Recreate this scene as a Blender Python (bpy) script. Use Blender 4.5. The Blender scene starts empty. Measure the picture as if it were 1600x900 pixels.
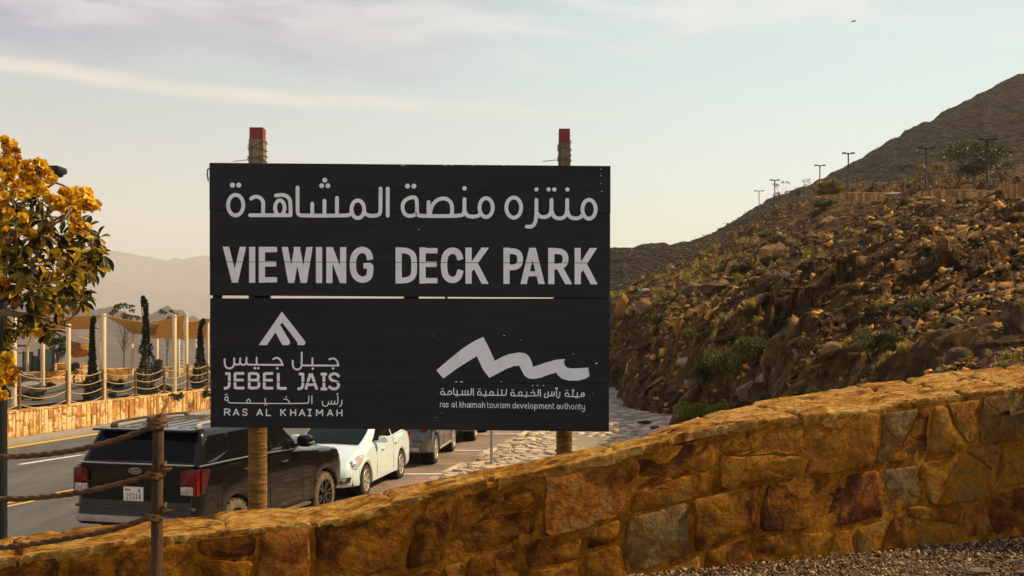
import bpy, bmesh, math, random
import numpy as np
from mathutils import Vector, Matrix, noise as mnoise
from mathutils.geometry import tessellate_polygon
R = math.radians
scene = bpy.context.scene
COL = scene.collection
random.seed(7)
rng = np.random.default_rng(7)

# ------------------------------------------------------------------ camera
F = 1700.0            # focal length in pixels of the 1600 px wide photograph
CX, HV = 800.0, 512.0 # optical centre column, horizon row
CZ = 3.36             # camera height over the road
cam_data = bpy.data.cameras.new('camera')
cam = bpy.data.objects.new('camera', cam_data)
COL.objects.link(cam)
cam.location = (0, 0, CZ)
cam.rotation_euler = (R(90), 0, 0)
cam_data.sensor_width = 36
cam_data.lens = F / 1600 * 36
cam_data.shift_y = (HV - 450) / 1600
cam_data.clip_start = 0.05
cam_data.clip_end = 30000
scene.camera = cam

# ------------------------------------------------------------------ light
SUN_EL, SUN_AZ = R(42), R(73)     # azimuth clockwise from +Y
to_sun = Vector((math.sin(SUN_AZ) * math.cos(SUN_EL), math.cos(SUN_AZ) * math.cos(SUN_EL), math.sin(SUN_EL)))
sun_data = bpy.data.lights.new('sun', 'SUN')
sun_data.energy = 5.0
sun_data.angle = R(0.6)
sun_data.color = (1.0, 0.75, 0.40)
sun = bpy.data.objects.new('sun', sun_data)
COL.objects.link(sun)
sun.rotation_euler = (-to_sun).to_track_quat('-Z', 'Y').to_euler()
sun.location = (30, 20, 40)

world = bpy.data.worlds.new('World')
scene.world = world
world.use_nodes = True
def world_nodes():
    nt = world.node_tree; nt.nodes.clear()
    N = nt.nodes.new; L = nt.links.new
    def math_(op, a, b=None, c=None, clamp=False):
        m = N('ShaderNodeMath'); m.operation = op; m.use_clamp = clamp
        for i, q in enumerate((a, b, c)):
            if q is None: continue
            if isinstance(q, (int, float)): m.inputs[i].default_value = q
            else: L(q, m.inputs[i])
        return m.outputs[0]
    def sm(val, lo, hi, t0=0.0, t1=1.0):
        r = N('ShaderNodeMapRange'); r.interpolation_type = 'SMOOTHSTEP'; L(val, r.inputs[0])
        r.inputs[1].default_value = lo; r.inputs[2].default_value = hi; r.inputs[3].default_value = t0; r.inputs[4].default_value = t1; return r.outputs[0]
    def mixc(f, a, b):
        m = N('ShaderNodeMix'); m.data_type = 'RGBA'
        if isinstance(f, float): m.inputs[0].default_value = f
        else: L(f, m.inputs[0])
        for i, q in ((6, a), (7, b)):
            if isinstance(q, tuple): m.inputs[i].default_value = (*q, 1)
            else: L(q, m.inputs[i])
        return m.outputs[2]
    out = N('ShaderNodeOutputWorld'); bg = N('ShaderNodeBackground'); L(bg.outputs[0], out.inputs[0])
    sky = N('ShaderNodeTexSky'); sky.sky_type = 'NISHITA'; sky.sun_disc = False
    sky.sun_elevation = SUN_EL; sky.sun_rotation = SUN_AZ
    sky.air_density = 1.2; sky.dust_density = 2.0; sky.ozone_density = 1.5
    s = N('ShaderNodeMix'); s.data_type = 'RGBA'; s.blend_type = 'MULTIPLY'; s.inputs[0].default_value = 1
    L(sky.outputs[0], s.inputs[6]); s.inputs[7].default_value = (0.06, 0.06, 0.06, 1)
    tc = N('ShaderNodeTexCoord'); sep = N('ShaderNodeSeparateXYZ'); L(tc.outputs['Generated'], sep.inputs[0])
    az = math_('ARCTAN2', sep.outputs[0], sep.outputs[1]); el = math_('ARCSINE', sep.outputs[2])
    def noise(sc, detail=4, loc=0.0, rough=.55):
        cb = N('ShaderNodeCombineXYZ'); L(math_('MULTIPLY', az, sc[0]), cb.inputs[0]); L(math_('MULTIPLY', math_('ADD', el, math_('MULTIPLY', az, 0.05)), sc[1]), cb.inputs[1]); cb.inputs[2].default_value = loc
        nz = N('ShaderNodeTexNoise'); L(cb.outputs[0], nz.inputs[0]); nz.inputs['Scale'].default_value = 1; nz.inputs['Detail'].default_value = detail; nz.inputs['Roughness'].default_value = rough; nz.inputs['Distortion'].default_value = .3
        return nz.outputs[0]
    # veil of haze and thin cirrus: dense low down, opening to the blue sky overhead
    vf = sm(el, 0.02, 0.72, 0.94, 0.10)
    g = sm(az, -0.55, 0.40)
    low = mixc(g, (0.75, 0.71, 0.62), (0.72, 0.89, 0.82)); high = mixc(g, (0.52, 0.59, 0.61), (0.62, 0.82, 0.84))
    vc = mixc(sm(el, 0.02, 0.22), low, high)
    c = mixc(vf, s.outputs[2], vc)
    # grey-blue band of thicker cloud
    n1 = noise((5, 9), 3, 1.3); e1 = math_('ADD', el, math_('MULTIPLY', math_('SUBTRACT', n1, 0.5), 0.10))
    band = math_('MULTIPLY', sm(e1, 0.215, 0.262), sm(math_('MULTIPLY', az, -1.0), -0.05, 0.22))
    c = mixc(math_('MULTIPLY', band, 0.92), c, (0.31, 0.33, 0.46))
    # brighter puffs along the top
    n2 = noise((5.5, 30), 6, 7.7); e2 = math_('ADD', el, math_('MULTIPLY', math_('SUBTRACT', n1, 0.5), 0.12))
    puff = math_('MULTIPLY', sm(n2, 0.44, 0.66), math_('MULTIPLY', sm(e2, 0.225, 0.275), sm(el, 0.9, 0.45)))
    c = mixc(math_('MULTIPLY', puff, 0.5), c, (0.76, 0.75, 0.72))
    # one long thin streak
    n3 = noise((9, 3), 4, 3.1); line = math_('SUBTRACT', math_('SUBTRACT', el, 0.2045), math_('ADD', math_('MULTIPLY', math_('ADD', az, 0.2), -0.045), math_('MULTIPLY', math_('SUBTRACT', n3, 0.5), 0.012)))
    st = math_('MULTIPLY', sm(math_('ABSOLUTE', line), 0.010, 0.0015), math_('MULTIPLY', sm(az, 0.22, -0.30), sm(noise((14, 60), 4, 5), .30, .6, .5, 1)))
    c = mixc(math_('MULTIPLY', st, 0.55), c, (0.86, 0.76, 0.62))
    L(c, bg.inputs[0]); bg.inputs[1].default_value = 1.03
    return bg
world_bg = world_nodes()
scene.view_settings.view_transform = 'Standard'
scene.view_settings.look = 'None'
scene.view_settings.exposure = 0.32
scene.view_settings.gamma = 1.0
scene.view_settings.use_curve_mapping = False
scene.cycles.use_denoising = True
scene.cycles.max_bounces = 6
scene.cycles.volume_bounces = 1
scene.cycles.transparent_max_bounces = 8

# ------------------------------------------------------------------ helpers
def P(u, v, D):
    return Vector((D * (u - CX) / F, D, CZ + (HV - v) * D / F))
def interp(x, pts):
    return float(np.interp(x, [p[0] for p in pts], [p[1] for p in pts]))

def link(o, parent=None):
    COL.objects.link(o)
    if parent is not None: o.parent = parent
    return o
def empty(name, loc=(0, 0, 0), rz=0.0):
    o = bpy.data.objects.new(name, None); COL.objects.link(o)
    o.location = loc; o.rotation_euler = (0, 0, rz); o.empty_display_size = 0.2
    return o
def tag(o, label=None, cat=None, group=None, kind=None):
    if label: o['label'] = label
    if cat: o['category'] = cat
    if group: o['group'] = group
    if kind: o['kind'] = kind
    return o
def copy_tree(o, parent=None):
    c = o.copy(); COL.objects.link(c)
    if parent is not None: c.parent = parent
    for ch in list(o.children): copy_tree(ch, c)
    return c

class MB:
    """collects geometry for ONE mesh object"""
    def __init__(s): s.v = []; s.f = []; s.m = []; s.mi = 0
    def add(s, vs, fs, mi=None):
        b = len(s.v); s.v.extend([tuple(p) for p in vs])
        k = s.mi if mi is None else mi
        for f in fs: s.f.append([i + b for i in f]); s.m.append(k)
        return s
    def box(s, c, size, rot=None, mi=None):
        x, y, z = [q / 2 for q in size]
        vs = [Vector((a * x, b_ * y, d * z)) for d in (-1, 1) for b_ in (-1, 1) for a in (-1, 1)]
        if rot is not None: vs = [rot @ p for p in vs]
        c = Vector(c)
        return s.add([p + c for p in vs], [(0, 2, 3, 1), (4, 5, 7, 6), (0, 1, 5, 4), (2, 6, 7, 3), (0, 4, 6, 2), (1, 3, 7, 5)], mi)
    def bbox(s, c, size, bev, rot=None, mi=None):
        """box with chamfered edges"""
        bm = bmesh.new(); bmesh.ops.create_cube(bm, size=1.0)
        for q in bm.verts: q.co = Vector((q.co.x * size[0], q.co.y * size[1], q.co.z * size[2]))
        bmesh.ops.bevel(bm, geom=list(bm.edges), offset=bev, segments=2, affect='EDGES', profile=0.6)
        c = Vector(c)
        vs = [((rot @ q.co) if rot is not None else q.co) + c for q in bm.verts]
        bm.verts.index_update()
        s.add(vs, [[q.index for q in f.verts] for f in bm.faces], mi); bm.free(); return s
    def tube(s, pts, rads, n=8, mi=None, caps=True):
        pts = [Vector(p) for p in pts]
        if not hasattr(rads, '__len__'): rads = [rads] * len(pts)
        vs = []; up = Vector((0.13, 0.21, 1)).normalized()
        last = None
        for i, p in enumerate(pts):
            t = (pts[min(i + 1, len(pts) - 1)] - pts[max(i - 1, 0)])
            if t.length < 1e-9: t = Vector((0, 0, 1))
            t.normalize()
            if last is None:
                a = t.cross(up)
                if a.length < 0.05: a = t.cross(Vector((1, 0, 0)))
            else:
                a = last - t * last.dot(t)
            a.normalize(); last = a; b = t.cross(a)
            for k in range(n):
                th = 2 * math.pi * k / n
                vs.append(p + (a * math.cos(th) + b * math.sin(th)) * rads[i])
        fs = []
        for i in range(len(pts) - 1):
            for k in range(n):
                k2 = (k + 1) % n
                fs.append((i * n + k, i * n + k2, (i + 1) * n + k2, (i + 1) * n + k))
        if caps:
            fs.append(tuple(range(n))[::-1]); fs.append(tuple(range((len(pts) - 1) * n, len(pts) * n)))
        return s.add(vs, fs, mi)
    def lathe(s, prof, n=24, axis='z', c=(0, 0, 0), mi=None, closed=False):
        """prof: list of (radius, height)"""
        vs = []; c = Vector(c)
        for (r, h) in prof:
            for k in range(n):
                th = 2 * math.pi * k / n; a, b = r * math.cos(th), r * math.sin(th)
                vs.append(c + (Vector((a, b, h)) if axis == 'z' else Vector((a, h, b))))
        fs = []; m = len(prof)
        for i in range(m if closed else m - 1):
            j = (i + 1) % m
            for k in range(n):
                k2 = (k + 1) % n
                fs.append((i * n + k, i * n + k2, j * n + k2, j * n + k))
        return s.add(vs, fs, mi)
    def slab(s, pts, thick, normal=None, mi=None, both=False):
        """polygon (3-D, planar or nearly) extruded by thick along its normal"""
        pts = [Vector(p) for p in pts]
        if normal is None:
            nn = Vector((0, 0, 0))
            for i in range(len(pts)):
                a, b = pts[i], pts[(i + 1) % len(pts)]
                nn += Vector(((a.y - b.y) * (a.z + b.z), (a.z - b.z) * (a.x + b.x), (a.x - b.x) * (a.y + b.y)))
            normal = nn.normalized()
        n = len(pts); top = [p + Vector(normal) * thick for p in pts]
        tri = tessellate_polygon([pts])
        fs = [tuple(t) for t in tri] + [tuple(i + n for i in t)[::-1] for t in tri]
        fs += [(i, (i + 1) % n, n + (i + 1) % n, n + i) for i in range(n)]
        return s.add(pts + top, fs, mi)
    def grid(s, rows, mi=None):
        nr, nc = len(rows), len(rows[0])
        vs = [p for r_ in rows for p in r_]
        fs = [(i * nc + j, i * nc + j + 1, (i + 1) * nc + j + 1, (i + 1) * nc + j) for i in range(nr - 1) for j in range(nc - 1)]
        return s.add(vs, fs, mi)
    def build(s, name, mats, parent=None, smooth=None, loc=None, fix=True):
        me = bpy.data.meshes.new(name)
        me.from_pydata(s.v, [], s.f)
        if not isinstance(mats, (list, tuple)): mats = [mats]
        for m_ in mats: me.materials.append(m_)
        if len(mats) > 1: me.polygons.foreach_set('material_index', s.m)
        if fix:
            bm = bmesh.new(); bm.from_mesh(me); bmesh.ops.recalc_face_normals(bm, faces=bm.faces); bm.to_mesh(me); bm.free()
        if smooth is not None:
            me.polygons.foreach_set('use_smooth', [True] * len(me.polygons))
            if smooth < 180: me.set_sharp_from_angle(angle=R(smooth))
        me.update()
        o = bpy.data.objects.new(name, me); link(o, parent)
        if loc is not None: o.location = loc
        return o

def np_mesh(name, verts, faces, mat, parent=None, smooth=False):
    """verts (n,3), faces (m,k) numpy"""
    me = bpy.data.meshes.new(name)
    n, m, k = len(verts), len(faces), faces.shape[1]
    me.vertices.add(n); me.vertices.foreach_set('co', np.asarray(verts, np.float32).ravel())
    me.loops.add(m * k); me.loops.foreach_set('vertex_index', np.asarray(faces, np.int32).ravel())
    me.polygons.add(m); me.polygons.foreach_set('loop_start', np.arange(0, m * k, k, dtype=np.int32))
    me.polygons.foreach_set('loop_total', np.full(m, k, np.int32))
    if smooth: me.polygons.foreach_set('use_smooth', np.ones(m, bool))
    me.update(calc_edges=True); me.validate()
    me.materials.append(mat)
    o = bpy.data.objects.new(name, me); link(o, parent)
    return o

def blocky(x, y, sc, seed=0, tilt=.5, stretch=1.6):
    """broken-rock relief: every Voronoi cell is a block with its own height and tilt"""
    X_ = np.asarray(x, float) / sc; Y_ = np.asarray(y, float) / (sc * stretch); xi, yi = np.floor(X_).astype(np.int64), np.floor(Y_).astype(np.int64)
    best = np.full(X_.shape, 1e9); h = np.zeros(X_.shape)
    def H(a, b, k): return _perm[((a * 73856093) ^ (b * 19349663) ^ (k * 83492791 + seed * 7919)) & 0xFFFF]
    for dx in (-1, 0, 1):
        for dy in (-1, 0, 1):
            a, b = xi + dx, yi + dy; px, py = a + H(a, b, 1), b + H(a, b, 2); d = (X_ - px) ** 2 + (Y_ - py) ** 2
            hh = H(a, b, 3) - .5 + ((X_ - px) * (H(a, b, 4) - .5) + (Y_ - py) * (H(a, b, 5) - .5)) * 2 * tilt
            m = d < best; best = np.where(m, d, best); h = np.where(m, hh, h)
    return h * sc

# numpy value noise
_perm = rng.random(1 << 16)
def vnoise(x, y, z=0.0):
    x = np.asarray(x, float); y = np.asarray(y, float); z = np.zeros_like(x) + z
    xi, yi, zi = np.floor(x).astype(np.int64), np.floor(y).astype(np.int64), np.floor(z).astype(np.int64)
    fx, fy, fz = x - xi, y - yi, z - zi
    fx, fy, fz = [f * f * (3 - 2 * f) for f in (fx, fy, fz)]
    def h(a, b, c): return _perm[((a * 73856093) ^ (b * 19349663) ^ (c * 83492791)) & 0xFFFF]
    r = 0
    for dx in (0, 1):
        for dy in (0, 1):
            for dz in (0, 1):
                w = (fx if dx else 1 - fx) * (fy if dy else 1 - fy) * (fz if dz else 1 - fz)
                r = r + w * h(xi + dx, yi + dy, zi + dz)
    return r * 2 - 1
def fbm(x, y, z=0.0, octv=4, gain=0.5):
    r = 0; a = 1; f = 1
    for _ in range(octv):
        r = r + a * vnoise(x * f, y * f, np.asarray(z) * f if np.ndim(z) else z * f); a *= gain; f *= 2.03
    return r

# ------------------------------------------------------------------ materials
def mat(name, cols, rough=0.8, scale=4.0, bump=0.0, bump_scale=None, metallic=0.0, rnd=None, rnd_amt=0.5,
        coords='Object', spec=0.5, detail=6.0, stretch=(1, 1, 1), vor=None, coat=0.0, dist=0.3, subs=0.0, ramp=None, rough_var=0.0, bump_dist=0.02, mottle=0.0, mscale=None):
    """noise through a colour ramp of `cols`; rnd='object'|'island' shifts the ramp per thing / per loose piece"""
    m = bpy.data.materials.new(name); m.use_nodes = True
    nt = m.node_tree; N = nt.nodes.new; L = nt.links.new
    b = nt.nodes['Principled BSDF']
    b.inputs['Roughness'].default_value = rough; b.inputs['Metallic'].default_value = metallic
    b.inputs['Specular IOR Level'].default_value = spec
    b.inputs['Coat Weight'].default_value = coat; b.inputs['Coat Roughness'].default_value = 0.04
    if len(cols) == 1 and bump == 0 and rnd is None:
        b.inputs['Base Color'].default_value = (*cols[0], 1); return m
    tc = N('ShaderNodeTexCoord'); mp = N('ShaderNodeMapping'); L(tc.outputs[coords], mp.inputs[0])
    mp.inputs['Scale'].default_value = stretch
    vec = mp.outputs[0]
    if rnd == 'object':
        oi = N('ShaderNodeObjectInfo'); ad = N('ShaderNodeVectorMath'); ad.operation = 'ADD'
        sc = N('ShaderNodeVectorMath'); sc.operation = 'SCALE'; cb = N('ShaderNodeCombineXYZ')
        for i_ in range(3): L(oi.outputs['Random'], cb.inputs[i_])
        L(cb.outputs[0], sc.inputs[0]); sc.inputs['Scale'].default_value = 37.0
        L(vec, ad.inputs[0]); L(sc.outputs[0], ad.inputs[1]); vec = ad.outputs[0]
    nz = N('ShaderNodeTexNoise'); L(vec, nz.inputs[0]); nz.inputs['Scale'].default_value = scale
    nz.inputs['Detail'].default_value = detail; nz.inputs['Roughness'].default_value = 0.6; nz.inputs['Distortion'].default_value = dist
    rp = N('ShaderNodeValToRGB'); cr = rp.color_ramp
    n = len(cols)
    lo, hi = ramp or (0.32, 0.68)
    while len(cr.elements) < n: cr.elements.new(0.5)
    for i, c in enumerate(cols):
        cr.elements[i].position = (lo + (hi - lo) * i / max(1, n - 1)); cr.elements[i].color = (*c, 1)
    fac = nz.outputs[0]
    if rnd:
        if rnd == 'object': r_ = oi.outputs['Random']
        else:
            g = N('ShaderNodeNewGeometry'); r_ = g.outputs['Random Per Island']
        mr = N('ShaderNodeMapRange'); L(r_, mr.inputs[0]); mr.inputs[3].default_value = -rnd_amt / 2; mr.inputs[4].default_value = rnd_amt / 2
        ad2 = N('ShaderNodeMath'); ad2.operation = 'ADD'; L(fac, ad2.inputs[0]); L(mr.outputs[0], ad2.inputs[1]); fac = ad2.outputs[0]
    L(fac, rp.inputs[0]); colour = rp.outputs[0]
    if mottle:
        mz = N('ShaderNodeTexNoise'); L(vec, mz.inputs[0]); mz.inputs['Scale'].default_value = mscale or scale * 7; mz.inputs['Detail'].default_value = 9; mz.inputs['Roughness'].default_value = 0.7
        m3 = N('ShaderNodeMapRange'); L(mz.outputs[0], m3.inputs[0]); m3.inputs[1].default_value = .3; m3.inputs[2].default_value = .7; m3.inputs[3].default_value = 1 - mottle; m3.inputs[4].default_value = 1 + mottle
        sc3 = N('ShaderNodeVectorMath'); sc3.operation = 'SCALE'; L(colour, sc3.inputs[0]); L(m3.outputs[0], sc3.inputs['Scale']); colour = sc3.outputs[0]
    L(colour, b.inputs['Base Color'])
    if rough_var:
        mr2 = N('ShaderNodeMapRange'); L(nz.outputs[0], mr2.inputs[0]); mr2.inputs[3].default_value = rough - rough_var; mr2.inputs[4].default_value = min(1, rough + rough_var)
        L(mr2.outputs[0], b.inputs['Roughness'])
    if bump:
        bz = N('ShaderNodeTexNoise'); L(vec, bz.inputs[0]); bz.inputs['Scale'].default_value = bump_scale or scale * 4
        bz.inputs['Detail'].default_value = 8; bz.inputs['Roughness'].default_value = 0.65
        h = bz.outputs[0]
        if vor:
            vz = N('ShaderNodeTexVoronoi'); L(vec, vz.inputs[0]); vz.inputs['Scale'].default_value = vor
            mm = N('ShaderNodeMath'); mm.operation = 'ADD'; L(h, mm.inputs[0]); L(vz.outputs[0], mm.inputs[1]); h = mm.outputs[0]
        bp = N('ShaderNodeBump'); bp.inputs['Strength'].default_value = min(1.0, bump); bp.inputs['Distance'].default_value = bump_dist * max(1.0, bump)
        L(h, bp.inputs['Height']); L(bp.outputs[0], b.inputs['Normal'])
    if subs:
        b.inputs['Transmission Weight'].default_value = 0
    return m

def leaf_mat(name, cols, trans, rough=0.5, rnd='island', rnd_amt=0.9):
    m = mat(name, cols, rough=rough, scale=3, rnd=rnd, rnd_amt=rnd_amt)
    nt = m.node_tree; N = nt.nodes.new; L = nt.links.new
    b = nt.nodes['Principled BSDF']; out = nt.nodes['Material Output']
    t = N('ShaderNodeBsdfTranslucent'); mx = N('ShaderNodeMixShader'); mx.inputs[0].default_value = trans
    src = b.inputs['Base Color'].links[0].from_socket
    L(src, t.inputs[0]); L(b.outputs[0], mx.inputs[1]); L(t.outputs[0], mx.inputs[2]); L(mx.outputs[0], out.inputs[0])
    return m
# ================================================================== materials of the land
m_ground = mat('sand_ground', [(0.20, 0.15, 0.10), (0.32, 0.25, 0.17)], rough=0.95, scale=0.6, bump=0.8, bump_scale=5)
m_asphalt = mat('asphalt', [(0.060, 0.057, 0.052), (0.085, 0.080, 0.072), (0.11, 0.10, 0.09)], rough=0.85, scale=0.5, bump=0.6, bump_scale=60, bump_dist=0.01, mottle=.3, mscale=1.7, stretch=(1.6, .35, 1))
m_sidewalk = mat('sidewalk_paving', [(0.25, 0.21, 0.18), (0.33, 0.28, 0.24)], rough=0.9, scale=1.2, bump=0.4, bump_scale=30)
m_paint_y = mat('yellow_road_paint', [(0.55, 0.30, 0.03), (0.75, 0.46, 0.05)], rough=0.7, scale=4)
m_paint_w = mat('white_road_paint', [(0.55, 0.54, 0.50), (0.78, 0.77, 0.73)], rough=0.7, scale=4)
def paver_mat():
    m = bpy.data.materials.new('parking_pavers'); m.use_nodes = True
    nt = m.node_tree; N = nt.nodes.new; L = nt.links.new; b = nt.nodes['Principled BSDF']
    tc = N('ShaderNodeTexCoord'); mp = N('ShaderNodeMapping'); L(tc.outputs['Object'], mp.inputs[0]); mp.inputs['Rotation'].default_value = (0, 0, R(-14))
    br = N('ShaderNodeTexBrick'); L(mp.outputs[0], br.inputs[0]); br.inputs['Scale'].default_value = 1.0
    br.inputs['Brick Width'].default_value = 0.2; br.inputs['Row Height'].default_value = 0.1; br.inputs['Mortar Size'].default_value = 0.008
    br.inputs['Color1'].default_value = (0.20, 0.135, 0.10, 1); br.inputs['Color2'].default_value = (0.32, 0.22, 0.165, 1); br.inputs['Mortar'].default_value = (0.10, 0.075, 0.06, 1)
    nz = N('ShaderNodeTexNoise'); L(tc.outputs['Object'], nz.inputs[0]); nz.inputs['Scale'].default_value = 0.9; nz.inputs['Detail'].default_value = 5
    mr = N('ShaderNodeMapRange'); L(nz.outputs[0], mr.inputs[0]); mr.inputs[1].default_value = .3; mr.inputs[2].default_value = .7; mr.inputs[3].default_value = 0.7; mr.inputs[4].default_value = 1.25
    mx = N('ShaderNodeVectorMath'); mx.operation = 'SCALE'; L(br.outputs[0], mx.inputs[0]); L(mr.outputs[0], mx.inputs['Scale']); L(mx.outputs[0], b.inputs['Base Color'])
    b.inputs['Roughness'].default_value = 0.85
    bp = N('ShaderNodeBump'); bp.inputs['Strength'].default_value = 0.6; bp.inputs['Distance'].default_value = 0.01; L(br.outputs['Fac'], bp.inputs['Height']); bp.invert = True
    L(bp.outputs[0], b.inputs['Normal']); return m
m_paver = paver_mat()
ROCKS = [(0.030, 0.022, 0.016), (0.085, 0.058, 0.038), (0.19, 0.125, 0.075), (0.15, 0.11, 0.085), (0.34, 0.24, 0.155)]
m_hill = mat('hill_rock_ground', [(0.020, 0.009, 0.003), (0.052, 0.025, 0.008), (0.115, 0.058, 0.017), (0.26, 0.14, 0.040)], rough=0.95, scale=1.3, bump=3.0, bump_scale=2.6, vor=3.0, bump_dist=0.10, detail=10, dist=0.8, ramp=(0.33, 0.70), mottle=.55, mscale=9, spec=0.12)
m_rubble = mat('rubble_stone', [(0.028, 0.014, 0.006), (0.065, 0.033, 0.012), (0.165, 0.086, 0.030), (0.14, 0.092, 0.050), (0.40, 0.23, 0.085), (0.56, 0.27, 0.05)], rough=0.9, scale=2.5, bump=1.0, bump_scale=14, rnd='island', rnd_amt=0.5, mottle=.35, spec=0.12)
m_hillrock = mat('bedrock', [(0.028, 0.013, 0.0045), (0.070, 0.034, 0.011), (0.155, 0.080, 0.025), (0.33, 0.18, 0.05)], rough=0.9, scale=2.0, bump=1.6, bump_scale=9, rnd='island', rnd_amt=0.4, bump_dist=.05, mottle=.5, spec=0.12)
m_cliffrock = mat('cliff_rock_stone', [(0.05, 0.023, 0.008), (0.18, 0.085, 0.022), (0.40, 0.20, 0.05), (0.60, 0.33, 0.09)], rough=0.9, scale=2.0, bump=1.6, bump_scale=9, rnd='island', rnd_amt=0.5, bump_dist=.05, mottle=.45, spec=0.12)
m_boulder = mat('boulder_stone', [(0.065, 0.039, 0.023), (0.13, 0.08, 0.045), (0.22, 0.14, 0.075), (0.34, 0.19, 0.075)], rough=0.9, scale=1.8, bump=1.6, bump_scale=9, rnd='object', rnd_amt=0.35, bump_dist=0.06, mottle=.45, spec=0.12)
m_boulder_o = mat('orange_boulder_stone', [(0.13, 0.06, 0.022), (0.33, 0.145, 0.035), (0.50, 0.25, 0.075)], rough=0.9, scale=2.2, bump=1.6, bump_scale=9, rnd='object', rnd_amt=0.2, bump_dist=0.06, mottle=.45, spec=0.12)
m_boulder_p = mat('pale_boulder_stone', [(0.28, 0.21, 0.15), (0.42, 0.33, 0.24), (0.52, 0.43, 0.32)], rough=0.9, scale=2.2, bump=1.6, bump_scale=9, rnd='object', rnd_amt=0.2, bump_dist=0.06, mottle=.45, spec=0.12)
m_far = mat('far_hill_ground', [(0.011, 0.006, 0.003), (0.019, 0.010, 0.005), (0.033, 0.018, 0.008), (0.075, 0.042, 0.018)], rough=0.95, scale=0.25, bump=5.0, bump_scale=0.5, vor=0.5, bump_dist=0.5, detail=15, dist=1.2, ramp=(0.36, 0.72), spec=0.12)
m_mtn = mat('mountain_rock', [(0.065, 0.032, 0.025), (0.12, 0.065, 0.048), (0.20, 0.12, 0.085)], rough=1.0, scale=0.010, bump=8, bump_scale=0.02, bump_dist=12.0, detail=12, dist=1.0)
m_pitch = mat('pitched_stone', [(0.34, 0.26, 0.17), (0.52, 0.41, 0.28), (0.64, 0.53, 0.38)], rough=0.85, scale=3, bump=1.0, bump_scale=20, rnd='island', rnd_amt=0.35)
m_pitch_o = mat('pitched_stone_piece', [(0.34, 0.26, 0.17), (0.52, 0.41, 0.28), (0.64, 0.53, 0.38)], rough=0.85, scale=3, bump=1.0, bump_scale=20, rnd='object', rnd_amt=0.35)
m_bed = mat('ravine_bed', [(0.17, 0.11, 0.07), (0.38, 0.27, 0.18), (0.66, 0.52, 0.36)], rough=0.8, scale=0.7, bump=1.6, bump_scale=5, bump_dist=0.05, ramp=(0.40, 0.62))
m_gravel_base = mat('gravel_ground', [(0.06, 0.035, 0.018), (0.12, 0.075, 0.04)], rough=0.95, scale=12, bump=1.5, bump_scale=40)

# ================================================================== ground sheet to the horizon
def base_height(x, y):
    """flat shelf the road and park lie on, dropping into the valley behind and to the left"""
    d = np.maximum(np.maximum(y - np.interp(x, [-12, 2], [74.0, 98.0]), -x - 75.0), 0.0)
    drop = 300.0 * (1 - np.exp(-d / 320.0))
    drop = drop * np.clip(1 - np.maximum(x - 10, 0) / 60.0, 0.0, 1)
    return -0.06 - drop
def axis(lim, n):
    t = np.linspace(-1, 1, n); return np.sign(t) * (np.abs(t) ** 3.2) * lim
gx = axis(9000, 161); gy = axis(9000, 161)
X, Y = np.meshgrid(gx, gy)
Z = base_height(X, Y) + np.where((np.abs(X) > 120) | (np.abs(Y) > 140), fbm(X / 300, Y / 300, 0, 4) * np.clip((np.abs(X) + np.abs(Y) - 200) / 2000, 0, 1) * 30, 0)
def grid_faces(nr, nc):
    i = np.arange(nr - 1)[:, None] * nc + np.arange(nc - 1)[None, :]
    i = i.ravel(); return np.stack([i, i + 1, i + nc + 1, i + nc], 1)
tag(np_mesh('ground', np.stack([X, Y, Z], -1).reshape(-1, 3), grid_faces(*X.shape), m_ground, smooth=True), kind='structure')

# ================================================================== road, pavement, parking strip (curves in plan)
W_LINE = [(-10, -24.5), (5, -21.7), (20, -17.8), (31, -15.0), (43, -12.25), (60, -8.7), (80, -5.2), (98, -2.5)]
K_LINE = [(-10, -9.6), (5, -6.2), (12, -4.75), (16, -3.75), (22, -2.32), (26.6, -1.4), (30.4, -0.6), (35, 0.35), (50, 2.3), (70, 4.0), (98, 6.2)]
def strip(name, fa, fb, z, m, y0, y1, n=120, thick=0.0, kind='structure', cols=2, zf=None):
    ys = np.linspace(y0, y1, n)
    rows = []
    for y in ys:
        a, b = fa(y), fb(y)
        rows.append([(a + (b - a) * k / (cols - 1), y, z if zf is None else zf(a + (b - a) * k / (cols - 1), y)) for k in range(cols)])
    mb = MB(); mb.grid(rows)
    if thick:
        mb.grid([[r_[0], (r_[0][0], r_[0][1], z - thick)] for r_ in rows]); mb.grid([[r_[-1], (r_[-1][0], r_[-1][1], z - thick)] for r_ in rows])
        for r_ in (rows[0], rows[-1]): mb.grid([[r_[0], r_[-1]], [(r_[0][0], r_[0][1], z - thick), (r_[-1][0], r_[-1][1], z - thick)]])
    o = mb.build(name, m)
    if kind: tag(o, kind=kind)
    return o
Wf = lambda y: interp(y, W_LINE); Kf = lambda y: interp(y, K_LINE)
SW = 0.62          # pavement width in plan
strip('road', lambda y: Wf(y) + SW + 0.15, lambda y: Kf(y) - 2.72, 0.0, m_asphalt, -10, 97)
strip('pavement', lambda y: Wf(y) - 0.1, lambda y: Wf(y) + SW, 0.10, m_sidewalk, -10, 97, thick=0.16)
strip('kerb', lambda y: Wf(y) + SW + 0.003, lambda y: Wf(y) + SW + 0.15, 0.115, mat('kerb_concrete', [(0.26, 0.23, 0.2), (0.34, 0.30, 0.27)], rough=0.9, scale=2, bump=0.4), -10, 97, thick=0.17)
strip('parking_strip', lambda y: Kf(y) - 2.715, Kf, 0.004, m_paver, -10, 97)
strip('yellow_edge_line', lambda y: Wf(y) + SW + 0.30, lambda y: Wf(y) + SW + 0.60, 0.006, m_paint_y, -10, 97)
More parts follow.
